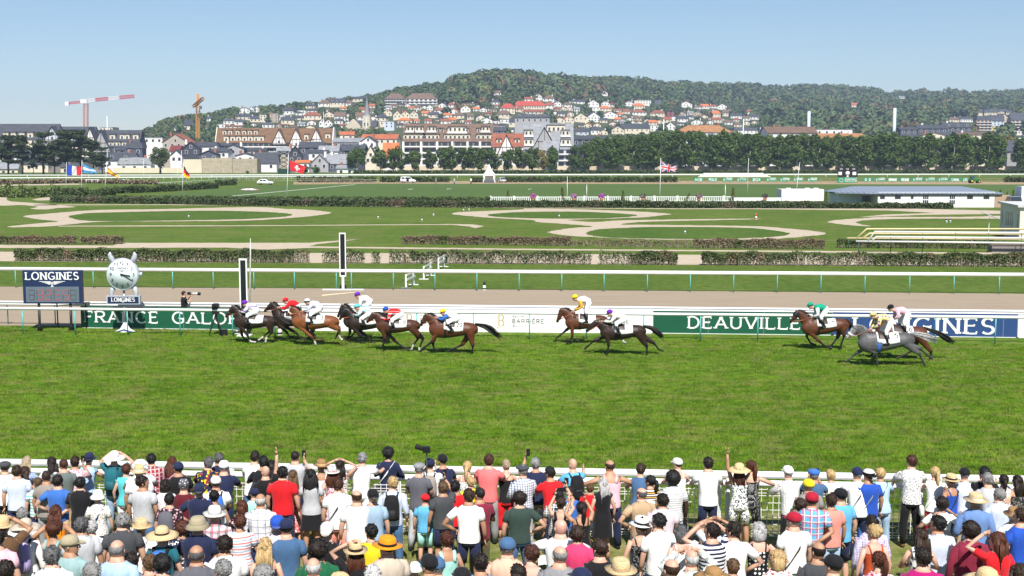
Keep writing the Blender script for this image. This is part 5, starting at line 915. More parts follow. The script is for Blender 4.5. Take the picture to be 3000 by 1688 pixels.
    for key, p in LS:
        for a, b in ((3,5),(5,7),(7,8)): w_ = near(p[a], p[b], .075); col = col*(1-w_)+dk*w_
        if key in socks: w_ = near(p[6], p[7], .07); w_ = (w_ > .4)*1.; col = col*(1-w_)+np.array((.62,.58,.54))*w_
        w_ = near(p[8], p[8]+(p[8]-p[7])*.3, .05); col = col*(1-w_)+np.array((.03,.025,.02))*w_
    w_ = near(muz-perp*.04, muz-perp*.04-hu*.08, .07); col = col*(1-w_)+dk*w_
    if coat[0] > .08 and abs(coat[0]-coat[2]) < .03:   # grey: pale face, dappled
        w_ = near(poll+hu*.1, muz, .12)*.8; col = col*(1-w_)+np.array((.45,.44,.44))*w_
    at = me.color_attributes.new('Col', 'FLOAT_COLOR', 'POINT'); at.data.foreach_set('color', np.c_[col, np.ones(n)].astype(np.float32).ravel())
    # face pieces
    for s in (-1,): pass
    ey = MB(); 
    for s in (-1, 1): ey.ell(poll+hu*hl*.30-perp*.02+np.array((0, s*.078, 0)), (.02,.012,.018), 8, 5)
    ey.build('eye', EYE, o)
    br = MB(); loop = lambda t, rx, rz: br.rings([[poll+hu*hl*(t+d_)-perp*.055+np.array((0, rx*sin(a), 0))+perp*rz*cos(a) for a in an] for d_ in (-.02, .02)], cap=False)
    loop(.62, .069, .088); loop(.08, .088, .118)
    for s in (-1, 1): br.tube([poll+hu*hl*.08+np.array((0,s*.085,0)), poll+hu*hl*.45-perp*.04+np.array((0,s*.086,0)), poll+hu*hl*.85-perp*.05+np.array((0,s*.062,0))], [.010]*3, 5)
    br.build('bridle', LEA, o)
    if noseband: nbm = MB(); nbm.rings([[poll+hu*hl*t-perp*.055+np.array((0, r1*sin(a), 0))+perp*(r2)*cos(a) for a in an] for t, r1, r2 in ((.50,.078,.10),(.53,.094,.118),(.63,.090,.108),(.67,.066,.085))], cap=False); nbm.build('noseband', mat('sheepskin', (.72,.68,.60), .95, .1, 30, .9, 60) if noseband == 'white' else LEA, o)
    if D.get('blink'): bl = MB(); bl.rings([[poll+hu*hl*t-perp*.05+np.array((0, r1*sin(a), 0))+perp*r2*cos(a) for a in an] for t, r1, r2 in ((-.04,.082,.09),(.1,.10,.13),(.3,.098,.128),(.38,.088,.115))], cap=False); bl.build('blinkers', BLK, o)
    # mane, tail
    mn = MB(); base_ = [nb+np.array((.08,0,.24)), nb*.62+pn_*.38+bend*.8+np.array((.06,0,.175)), nb*.3+pn_*.7+bend+np.array((.055,0,.125)), poll+np.array((.03,0,.05))]; g_ = np.random.default_rng(int(c[0]*100) % 997)
    for i in range(46):
        t = i/45*2.99; q = int(t); p = base_[q]*(1-(t-q))+base_[q+1]*(t-q); l = .10+.08*g_.random(); mn.tube([p-np.array((0,0,.05)), p+np.array((.03+.03*g_.random(), g_.normal()*.02, .02)), p+np.array((l, g_.normal()*.03, .01+.05*g_.random()*(-1 if i % 3 else 1)))], [(.022,.016),(.020,.012),(.004,.003)], 4, ref=(0,1,0))
    mm = {'g': MANEG}.get(mane, MANE); mn.build('mane', mm, o)
    if tail:
        tp = [np.array([*N(1672, 700), 0])[[0, 2, 1]]]+[Lc(q) for q in tail]; tl = MB()
        for i in range(40):
            off = g_.normal(size=3)*np.array((.012,.02,.022)); q = [tp[0]+off*.3]+[tp[j]+off*(j+.5)+(g_.normal(size=3)*.012*j) for j in range(1, len(tp))]
            q[-1] = q[-1]*.6+tp[-1]*.4+(tp[-1]-tp[-2])*(g_.random()-.7)*.6; tl.tube(q, [(.034,.034)]+[(.024,.024)]*(len(q)-2)+[(.005,.005)], 5, ref=(0,1,0))
        tl.build('tail', mm, o)
    # saddle cloth, girth, saddle, number
    cl = MB(); aa = np.linspace(-1.75, 1.75, 17); rs = []
    def lerp_ring(t, s, a=None):
        xs = np.array([r[0] for r in PR]); x = t; q = [np.interp(x, xs, [r[i] for r in PR]) for i in (1, 2, 3)]; tx, tz = N(x, q[0]); bx, bz = N(x, q[1]); hw = q[2]*sc_; ca = cos_(a); return np.stack([(tx+bx)/2+(tx-bx)/2*ca*s, sin_(a)*hw*s*(1-.12*ca), (tz+bz)/2+(tz-bz)/2*ca*s], 1)
    for t in np.linspace(1235, 1508, 7): rs.append(lerp_ring(t, 1.05, aa*cloth_h*(1-.12*(t < 1290))))
    cl.rings(rs, cap=False, close=False); sc2 = cl.build('saddle_cloth', SCW, o); md = sc2.modifiers.new('s', 'SOLIDIFY'); md.thickness = .008; md.offset = 1
    sd_ = MB(); 
    sd_.rings([lerp_ring(t, s_, np.linspace(-1.15, 1.15, 11)) for t, s_ in ((1255,1.06),(1275,1.10),(1320,1.09),(1370,1.12),(1388,1.07))], close=False); sd_.build('saddle', LEA, o); gi = MB(); gi.rings([lerp_ring(t, 1.025, an) for t in (1240, 1275)], cap=False); gi.build('girth', D.get('girth', BLK), o)
    if num:
        nm_ = write(num, (0, 0, 0), XR, UP, .17, .11*len(num), .19, .6, False, .005); x0 = 1425; x0 = 1496-len(num)*42
        xs = np.array([r[0] for r in PR]); 
        def mp_(v):
            out = np.zeros_like(v); s_ = -1
            for i, (X, Yv, Z) in enumerate(v):
                a = -(1.12*cloth_h-Z/.27); t = x0+X*360; r_ = lerp_ring(t, 1.068-Yv*2.0, np.array([a]))[0]; out[i] = r_
            return out
        nm_.xf(mp_).build('number', BK, sc2, smooth=False)
    # ---- jockey ----
    J = jk; jl = lambda key, y: Lc(J[key], y); je = empty('jockey', c, label=J['label'], cat='person', group='jockeys in the race')
    hd_, shd, hp_, kn_, ft_, ha_ = [jl(q, 0) for q in ('head', 'sh', 'hip', 'knee', 'foot', 'hand')]; ebw = jl('elb', 0); s = 1.0
    bm = MB(); f = np.array((-1, 0, -.25)); f /= np.linalg.norm(f); up_ = np.array((f[2], 0, -f[0])); up_ = up_ if up_[2] > 0 else -up_; side = np.cross(f, up_); Mx = np.stack([side, f, up_], 1)
    head_parts(bm, hd_-np.array((0,0,.03)), s=1.0, Mx=Mx); bm.tube([shd+np.array((0,0,0)), hd_-np.array((-.03,0,.10))], [.07,.055], 8)
    bm.tube([hp_, (hp_+shd)/2+np.array((0,0,.03)), shd], [(.13,.10),(.14,.11),(.12,.09)], 10, ref=(0,1,0))
    sh_o = shd+np.array((.02,0,-.02)); V3 = lambda p, y: np.array((p[0], y, p[2]))
    for sg in (-1, 1):
        limb(bm, [V3(sh_o, sg*.15), V3(ebw, sg*.24), V3(ha_, sg*.10)], [.045,.036,.024], 7); dr_ = V3(ha_, 0)-V3(ebw, 0); hand(bm, V3(ha_, sg*.10), dr_/np.linalg.norm(dr_)+np.array((0,-sg*.4,0)), sg, .9)
        limb(bm, [V3(hp_, sg*.10), V3(kn_, sg*.28), V3(ft_, sg*.31)], [.09,.06,.035], 7)
    bm.build('body', [skin('light'), EYE, LIP], je)
    sm = MB(); mid_ = (hp_+shd)/2+np.array((0,0,.05)); sm.tube([hp_+(shd-hp_)*.02, hp_+(shd-hp_)*.2+np.array((0,0,.02)), mid_, shd*.9+hp_*.1, shd+(shd-hp_)*.08, shd+(hd_-shd)*.42], [(.13,.11),(.155,.135),(.18,.15),(.19,.135),(.15,.10),(.06,.055)], 14, ref=(0,1,0), noise=.05); 
    t_ = sm.build('silks', cloth(J['silk']), je); sl_ = MB()
    for sg in (-1, 1): limb(sl_, [V3(sh_o, sg*.15), V3(ebw, sg*.24), V3(ha_*.88+ebw*.12, sg*.115)], [.078,.062,.036], 9, noise=.05)
    sl_.build('sleeves', cloth(J.get('sleeve', J['silk'])), je); bt = MB(); bm2 = MB()
    bt.tube([hp_+(shd-hp_)*.22, hp_+(shd-hp_)*.08, hp_, hp_-(shd-hp_)*.14], [(.14,.11),(.165,.135),(.165,.14),(.10,.09)], 12, ref=(0,1,0))
    for sg in (-1, 1):
        cf = kn_*.62+ft_*.38; limb(bt, [V3(hp_, sg*.10), V3(kn_, sg*.28), V3(cf, sg*.29)], [.115,.075,.058], 9); limb(bm2, [V3(kn_*.7+ft_*.3, sg*.29), V3(ft_, sg*.31)], [.066,.045], 8)
        bm2.tube([V3(ft_, sg*.31)+np.array((.07,0,-.02)), V3(ft_, sg*.31)+np.array((-.02,0,-.03)), V3(ft_, sg*.31)+np.array((-.16,0,-.05))], [(.036,.04),(.042,.045),(.026,.022)], 7, ref=(0,1,0))
    bt.build('breeches', cloth('white'), je); bm2.build('boots', BLK, je)
    hm = MB(); hc_ = hd_+np.array((.005,0,.0)); a14 = np.arange(14)*2*pi/14; hm.rings([[hc_+side*(rx*cos(a))+f*(ry*sin(a)-.0)+up_*z for a in a14] for z, rx, ry in ((-.01,.100,.122),(.03,.103,.126),(.07,.095,.115),(.10,.070,.085),(.12,.03,.035))]); hm.add([hc_+side*x_+f*y_+up_*z_ for x_, y_, z_ in ((-.08,.09,.0),(.08,.09,.0),(.055,.165,-.02),(-.055,.165,-.02),(-.08,.09,.012),(.08,.09,.012),(.055,.165,-.008),(-.055,.165,-.008))], [(0,1,2,3),(7,6,5,4),(0,3,7,4),(1,5,6,2),(2,6,7,3)]); hm.build('helmet', cloth(J['cap']), je)
    gg = MB(); gg.rings([[hc_+side*(rx*cos(a))+f*(ry*sin(a))+up_*z for a in a14] for z, rx, ry in ((-.028,.080,.108),(-.002,.084,.112))], cap=False); gg.build('goggles', BLK, je)
    rn = MB(); mt_ = poll+hu*hl*.8-perp*.06
    for sg in (-1, 1): rn.tube([V3(mt_, sg*.07), (V3(mt_, sg*.12)+V3(ha_, sg*.14))/2-np.array((0,0,.03)), V3(ha_, sg*.09)-np.array((0,0,.02)), V3(ha_, sg*.12)-np.array((.0,0,.18)), V3(ha_, sg*.02)-np.array((-.05,0,.12))], [.011]*5, 5)
    rn.build('reins', TAN, o)
    return o
def J_(label, head, sh, hip, elb, hand, knee, foot, silk, cap, sleeve=None): return dict(label=label, head=head, sh=sh, hip=hip, elb=elb, hand=hand, knee=knee, foot=foot, silk=silk, cap=cap, **({'sleeve': sleeve} if sleeve else {}))
Z2, Z3, Z4, Z5 = (640, 820), (1060, 820), (1560, 820), (2260, 820); K = .1941; K5 = .2329
BAY, DBAY, CHE, DK = (.125,.038,.013), (.032,.015,.009), (.23,.072,.019), (.009,.007,.006)
# back row first
horse('dark horse half hidden behind the chestnut one, second in the race', Z2, K, (900,925), dict(muz=(680,470), poll=(800,355), W=(1000,470), T=(1420,490), F1=[(1050,800),(1075,850),(1150,852)], F2=[(1170,810),(1220,870),(1265,925)], H1=[(1420,760),(1360,880),(1290,900)], H2=[(1450,740),(1400,850),(1340,880)]), (.030,.016,.011), DK,
  J_('jockey in red and white silks and red cap on the second horse', (1012,310), (1075,350), (1215,405), (1010,430), (940,418), (1130,470), (1150,580), 'red', 'red'), tail=[(1500,520),(1560,560)])
horse('brown horse at the back of the middle bunch, under the upright jockey', Z2, K, (2150,915), dict(muz=(1785,560), poll=(1870,385), W=(2080,480), T=(2520,500), F1=[(1990,800),(1960,860),(1915,910)], F2=[(2060,790),(2010,850),(1960,880)], H1=[(2560,740),(2500,850),(2440,880)], H2=[(2580,760),(2540,860),(2490,890)]), (.032,.014,.009), DK,
  J_('upright jockey in white silks and purple cap, head highest of the bunch', (2098,225), (2150,275), (2300,330), (2150,360), (2110,430), (2210,410), (2210,560), 'white', 'purple'), tail=[(2600,520),(2680,560)])
horse('bay horse second from the right, hidden behind the grey, with number 16', Z5, K5, (1700,1010), dict(muz=(1240,600), poll=(1310,470), W=(1500,560), T=(1930,600), F1=[(1290,900),(1250,940),(1212,955)], F2=[(1370,880),(1375,920),(1380,950)], H1=[(2000,900),(1985,960),(1975,1012)], H2=[(1780,900),(1660,960),(1590,992)]), BAY, DK,
  J_('jockey in pink silks and black cap, looking sideways near the right end', (1500,348), (1570,385), (1715,420), (1575,460), (1530,492), (1640,530), (1655,640), 'pink', 'black'), num='16', tail=[(2080,660),(2180,720),(2290,780)])
horse('bay horse under the jockey riding high, alone behind the leading bunch', Z4, K, (760,975), dict(muz=(355,640), poll=(425,450), W=(690,510), T=(1110,550), F1=[(600,850),(540,930),(500,978)], F2=[(500,775),(410,850),(350,900)], H1=[(1200,800),(1150,880),(1100,930)], H2=[(1330,880),(1380,940),(1425,965)]), BAY, DK,
  J_('jockey in white and yellow silks and yellow cap standing high in the stirrups', (640,265), (705,300), (855,330), (740,400), (625,465), (800,450), (810,610), 'white', 'yellow', 'mustard'), socks=('H2',))
horse('bay horse with black blinkers and number 14', Z5, K5, (640,880), dict(muz=(225,535), poll=(318,400), W=(555,475), T=(945,495), F1=[(600,775),(680,840),(755,850)], F2=[(450,715),(500,800),(570,828)], H1=[(905,700),(870,800),(862,875)], H2=[(840,730),(790,800),(745,842)], blink=True), BAY, DK,
  J_('jockey in emerald green silks with white sleeves and green cap', (490,318), (560,345), (690,375), (570,430), (510,466), (600,455), (640,565), 'cloth_emerald', 'cloth_emerald', 'white'), num='14', tail=[(985,530),(1000,590),(1000,640)], cloth_h=.95)
horse('dark bay leading horse, nearest to the post, number 1', Z2, K, (480,960), dict(muz=(95,560), poll=(215,405), W=(430,500), T=(850,560), F1=[(450,830),(490,925),(600,940)], F2=[(345,840),(385,905),(440,915)], H1=[(815,795),(730,880),(715,950)], H2=[(770,780),(650,880),(585,925)]), DBAY, DK,
  J_('jockey in white and purple hooped silks and purple cap on the leading horse', (395,350), (450,385), (590,470), (405,480), (340,472), (450,520), (470,630), 'stripes:white,purple,white,12', 'purple'), num='1', socks=('F1','H1','H2'), tail=[(960,600),(1080,640),(1160,650)], noseband='dark')
horse('chestnut horse with one front leg down, number 13', Z2, K, (1460,1000), dict(muz=(1035,530), poll=(1110,425), W=(1330,490), T=(1790,560), F1=[(1420,860),(1465,940),(1485,1000)], F2=[(1440,850),(1500,915),(1590,905)], H1=[(1840,745),(1830,850),(1885,915)], H2=[(1825,735),(1790,830),(1755,900)]), CHE, (.10,.035,.015),
  J_('jockey in pale lavender silks with a green and white cap', (1338,325), (1410,355), (1545,430), (1380,430), (1290,465), (1400,505), (1425,615), 'lavender', 'stripes:white,green,white,9'), num='13', socks=('F1','H1'), noseband='white')
horse('dark horse wearing blinkers in the front of the middle bunch', Z2, K, (2200,960), dict(muz=(1815,600), poll=(1900,440), W=(2130,520), T=(2560,560), F1=[(2160,850),(2150,930),(2230,950)], F2=[(2240,860),(2290,930),(2370,1010)], H1=[(2600,830),(2560,930),(2500,980)], H2=[(2570,800),(2500,900),(2460,940)], blink=True), (.026,.013,.009), DK,
  J_('jockey in white and green hooped silks and green cap in the bunch', (2090,405), (2160,435), (2295,500), (2120,530), (2060,522), (2180,560), (2215,650), 'stripes:white,turquoise,white,12', 'turquoise'))
horse('brown horse number 6 in the middle bunch, with white hind feet', Z3, K, (500,1085), dict(muz=(60,640), poll=(165,515), W=(420,560), T=(850,620), F1=[(360,900),(325,975),(300,1025)], F2=[(520,950),(620,1020),(720,1078)], H1=[(930,885),(865,1035),(900,1098)], H2=[(850,890),(765,1010),(745,1080)]), (.085,.026,.010), DK,
  J_('jockey in red and white silks and blue cap on horse number six', (360,450), (425,480), (600,520), (410,600), (290,568), (460,590), (500,720), 'stripes:red,white,red,7', 'royal', 'stripes:red,white,red,12'), num='6', socks=('H1','H2'), tail=[(900,560),(800,540),(730,500)] if 0 else None)
horse('bright bay horse last of the leading bunch, tail streaming out', Z3, K, (1300,1120), dict(muz=(868,690), poll=(965,530), W=(1240,600), T=(1720,665), F1=[(1055,935),(920,1035),(880,1075)], F2=[(1065,970),(1090,1045),(1155,1062)], H1=[(1680,995),(1665,1080),(1655,1128)], H2=[(1510,990),(1345,1060),(1290,1090)]), (.125,.034,.011), DK,
  J_('jockey in white silks with blue sleeves and yellow cap', (1226,480), (1290,515), (1450,585), (1215,590), (1150,572), (1290,615), (1370,740), 'white', 'yellow', 'blue'), num='20', tail=[(1850,700),(1950,750),(2085,858)], noseband='dark')
horse('dark brown horse stretched out, number 7, in the middle of the picture', Z4, K, (1430,1140), dict(muz=(800,775), poll=(935,635), W=(1230,655), T=(1680,695), F1=[(1145,985),(1130,1080),(1110,1132)], F2=[(930,925),(835,1010),(785,1056)], H1=[(1722,1000),(1724,1090),(1716,1142)], H2=[(1835,960),(1915,1062),(1985,1078)]), DBAY, DK,
  J_('jockey in off white silks and bright purple cap on the dark stretched horse', (1165,492), (1230,530), (1400,590), (1185,620), (1060,622), (1245,645), (1300,780), 'offwhite', 'purple'), num='7', tail=[(1790,720),(1880,780),(1965,858)])
horse('grey horse with pale tail and number 5 near the right end', Z5, K5, (1450,1088), dict(muz=(935,735), poll=(1040,590), W=(1300,650), T=(1760,670), F1=[(1308,920),(1318,1030),(1318,1088)], F2=[(1080,930),(985,1010),(935,1038)], H1=[(1848,925),(1900,1030),(1928,1092)], H2=[(1885,875),(1985,960),(2045,1000)], girth=mat('girth_blue', 'blue', .6)), (.115,.112,.116), (.045,.045,.048),
  J_('jockey in pale yellow silks with dark spots on the grey horse', (1280,440), (1345,470), (1505,515), (1330,555), (1262,612), (1415,640), (1430,780), 'dots:cloth_pyellow,purple,,7', 'dots:cloth_pyellow,purple,,12'), num='5', tail=[(1850,690),(1960,720),(2075,760)], mane='g', noseband='white')
# turf thrown up behind the chestnut horse
kk = MB(); q0 = gp(640+1850*K, 820+985*K)
for i in range(70): q = q0+np.array((rng.normal()*.35, rng.normal()*.2, abs(rng.normal())*.16)); kk.ell(q-q0, (.015+.02*rng.random(),)*2+(.012,), 5, 3, noise=.3)
kk.build('kicked_turf', soil('clod', (.08,.045,.025), (.14,.08,.05), 9), loc=q0, kind='stuff')
# ================= the crowd =================
PM = [(.80,.148,.110),(.90,.164,.122),(1.0,.152,.112),(1.10,.150,.108),(1.25,.172,.120),(1.35,.182,.116),(1.40,.170,.100),(1.435,.138,.088),(1.47,.084,.070),(1.505,.064,.062)]
PF = [(.80,.152,.115),(.90,.172,.128),(1.0,.145,.108),(1.10,.128,.096),(1.25,.146,.112),(1.35,.158,.106),(1.40,.146,.090),(1.435,.108,.074),(1.47,.066,.058),(1.505,.052,.052)]
def prof(pf, z, k=0): a = np.array(pf); return np.interp(z, a[:, 0], a[:, 1]), np.interp(z, a[:, 0], a[:, 2])
def oval(rx, ry, z, cy=0, n=14, nz=0, ph=0):
    a = np.arange(n)*2*pi/n; c, s = cos_(a), sin_(a); e = .86; k = 1+nz*np.sin(a*5+ph+z*23)
    return np.stack([rx*np.sign(c)*np.abs(c)**e*k, cy+ry*np.sign(s)*np.abs(s)**e*k, np.full(n, z)], 1)
POSE = {  # elbow, wrist, hand direction of the right arm; None mirrors
 'down': ((.25,-.03,1.13),(.26,.05,.89),(0,.2,-1)), 'hips': ((.40,-.10,1.17),(.22,.02,1.02),(-.8,.3,-.4)), 'rail': ((.29,.20,1.20),(.20,.43,1.17),(-.3,1,0)), 'cross': ((.27,.06,1.14),(-.02,.24,1.15),(-1,.1,.1)),
 'back': ((.28,-.10,1.13),(.06,-.21,.96),(-1,0,-.3)), 'phone': ((.26,.20,1.26),(.09,.33,1.47),(-.1,.2,1)), 'high': ((.24,.18,1.48),(.13,.28,1.70),(-.1,.1,1)), 'front': ((.26,.04,1.14),(.10,.26,1.10),(-.4,1,0)),
 'up': ((.22,.03,1.69),(.23,.02,1.95),(0,0,1)), 'brow': ((.34,.16,1.50),(.13,.14,1.68),(-1,.2,.2)), 'head': ((.33,.05,1.60),(.11,.0,1.73),(-1,0,.3)), 'point': ((.33,.26,1.30),(.44,.50,1.40),(.3,1,.2)), 'wide': ((.44,.10,1.24),(.42,.36,1.20),(-.1,1,0))}
PW = dict(down='', hips='hands on hips', rail='leaning on the rail', cross='arms folded', back='hands clasped behind', phone='filming with raised phone', high='phone held high', front='hands in front', up='arm raised', brow='hand shading the eyes', head='hands on the head', point='pointing ahead', wide='arms spread wide')
CW2 = dict(paleblue='pale blue', lightblue='light blue', skyblue='bright blue', lightgrey='light grey', palepink='pale pink', hotpink='hot pink', darkgreen='dark green', greygreen='grey green', lightdenim='pale denim', darkred='dark red', offwhite='off white', slategrey='slate grey', brownstraw='brown straw')
def words(c):
    if ':' in c:
        k, q = c.split(':'); q = [x for x in q.split(',') if x and not x[0].isdigit()][:2]; return ' and '.join(CW2.get(x, x) for x in q)+' '+dict(stripes='striped', plaid='checked', floral='flowery', dots='dotted')[k]
    return CW2.get(c, c)
HW = dict(short='short %s hair', buzz='cropped %s hair', bald='bald head', thin='balding %s head', long='long %s hair', bob='%s bob', curly='curly %s hair', lcurly='long curly %s hair', afro='black curly hair', pony='%s ponytail', bun='%s hair bun')
CWH = dict(dark='dark', black='black', brown='brown', lbrown='light brown', auburn='auburn', redbrown='reddish', blond='blond', ablond='ash blond', grey='grey', dgrey='dark grey', white='white', silver='silver')
ORIG = dict(A=0, B=600, C=1200, D=1800, E=2380); PEOPLE = []
def hair(kind, colr, M, c, o, lean):
    if kind == 'bald': return
    mb = MB(); m = hairm(colr); M = M*1.04
    def shell(r, nz, keep): mb.ell((0,-.012,.028), r, 16, 11, noise=nz, keep=keep)
    face = lambda p: not (p[1] > .035 and p[2] < .040) and not (p[2] < -.04 and p[1] > -.01) and p[2] > -.10
    if kind == 'buzz': shell((.080,.101,.094), .015, face)
    elif kind == 'thin': shell((.082,.102,.090), .03, lambda p: face(p) and p[2] < .035 and not (p[1] > .03)) 
    elif kind == 'short': shell((.087,.108,.102), .075, face)
    elif kind == 'curly': shell((.106,.120,.116), .14, lambda p: not (p[1] > .05 and p[2] < .04) and p[2] > -.10)
    elif kind == 'afro': shell((.128,.138,.135), .09, lambda p: not (p[1] > .06 and p[2] < .04) and p[2] > -.11)
    else: shell((.089,.110,.103), .04, lambda p: not (p[1] > .03 and p[2] < .045) and not (p[2] < -.05 and p[1] > 0))
    if kind != 'thin':
        rr_ = {'buzz': (.080,.101,.094), 'curly': (.106,.120,.116), 'afro': (.128,.138,.135)}.get(kind, (.088,.109,.103)); nq = 80 if kind == 'buzz' else 170; q_ = leaves((0,-.012,.028), tuple(x*1.03 for x in rr_), nq, .009 if kind == 'buzz' else .0135, int(abs(c[0])*999)+len(kind)+random.randint(0, 999), shell=.97, bias=1.6).reshape(-1, 4, 3)
        q_ = q_[[face(p) and p[2] > (.0 if kind == 'buzz' else -.1) for p in q_.mean(1)-np.array((0, 0, 0))]]; mb.add(q_.reshape(-1, 3), quads(len(q_)))
    nz = .10 if 'curly' in kind else .05
    if kind == 'bob': mb.tube([(0,-.03,.04),(0,-.035,-.04),(0,-.035,-.10),(0,-.035,-.135)], [(.095,.085),(.102,.088),(.098,.080),(.08,.06)], 14, noise=nz)
    if kind in ('long', 'lcurly'):
        w_ = 1.35 if kind == 'lcurly' else 1; mb.tube([(0,-.03,.05),(0,-.05,-.06),(0,-.085,-.17),(0,-.105,-.28),(0,-.11,-.36)], [(.09,.08),(.098*w_,.07),(.10*w_,.05*w_),(.085*w_,.035*w_),(.04*w_,.015)], 14, noise=nz)
        for i in range(9): x = (i-4)*.021*w_; mb.tube([(x,-.10,.0),(x*1.15,-.12,-.15),(x*1.1,-.135,-.30-.07*random.random())], [(.016,.012),(.018,.012),(.004,.004)], 4)
    if kind == 'pony': mb.tube([(0,-.09,.05),(0,-.145,.04),(0,-.15,-.06),(0,-.135,-.17),(0,-.13,-.27)], [.022,.035,.040,.034,.008], 8, noise=.08)
    if kind == 'bun': mb.ell((0,-.105,.055), (.045,.042,.045), 8, 6, noise=.1)
    mb.v = [v @ M.T+c for v in mb.v]; mb.xf(lean).build('hair', m, o)
def hat(kind, colr, M, c, o, lean, band=None):
    M = M*1.04; mb = MB(); bd = None; cl = cloth(colr) if colr not in ('straw','brownstraw') else mat('straw_'+colr, colr, .8, .15, 60, .8, 90)
    E = lambda rx, ry, z, cy=-.005, n=18: oval(rx, ry, z, cy, n)
    if kind.startswith('cap'):
        mb.rings([E(.091,.108,.015), E(.093,.111,.045), E(.086,.102,.085), E(.062,.074,.117), E(.02,.025,.132)]); sy = -1 if kind == 'capback' else 1; mb.ell((0,-.005,.133), (.008,.008,.006), 6, 4)
        v = [(-.075,.06,.028),(.075,.06,.028),(.07,.12,.030),(.045,.170,.012),(0,.185,.006),(-.045,.170,.012),(-.07,.12,.030)]; v = [(x, y*sy, z) for x, y, z in v]; mb.add(v+[(x, y, z+.008) for x, y, z in v], [tuple(range(7)), tuple(range(13, 6, -1))]+[(i, (i+1) % 7, (i+1) % 7+7, i+7) for i in range(7)])
    elif kind == 'flat': mb.rings([E(.085,.105,.03), E(.112,.125,.05,.01), E(.108,.125,.085,.0), E(.07,.08,.112,-.01), E(.02,.02,.118)])
    elif kind in ('fedora', 'panama'):
        mb.rings([E(.155,.175,.030), E(.160,.180,.036), E(.092,.110,.038), E(.090,.108,.06), E(.084,.100,.12), E(.070,.085,.142), E(.04,.05,.130), E(.01,.02,.122)]); bd = [E(.095,.113,.044), E(.094,.112,.075)]
    elif kind == 'sun':
        n = 24; mb.rings([E(.215,.225,.005,n=n), E(.219,.229,.010,n=n), E(.15,.165,.036,n=n), E(.094,.110,.042,n=n), E(.092,.108,.08,n=n), E(.080,.092,.120,n=n), E(.05,.06,.142,n=n), E(.01,.01,.148,n=n)]); bd = [E(.098,.114,.048,n=n), E(.096,.112,.070,n=n)]
    elif kind == 'bucket': mb.rings([E(.148,.162,-.010), E(.152,.166,-.006), E(.096,.114,.045), E(.090,.106,.09), E(.075,.088,.125), E(.03,.03,.13)]); bd = [E(.099,.117,.048), E(.096,.113,.066)]
    mb.v = [v @ M.T+c for v in mb.v]; h = mb.xf(lean).build('hat', cl, o)
    if bd is not None and band: b = MB().rings(bd, cap=False); b.v = [v @ M.T+c for v in b.v]; b.xf(lean).build('band', cloth(band), h)
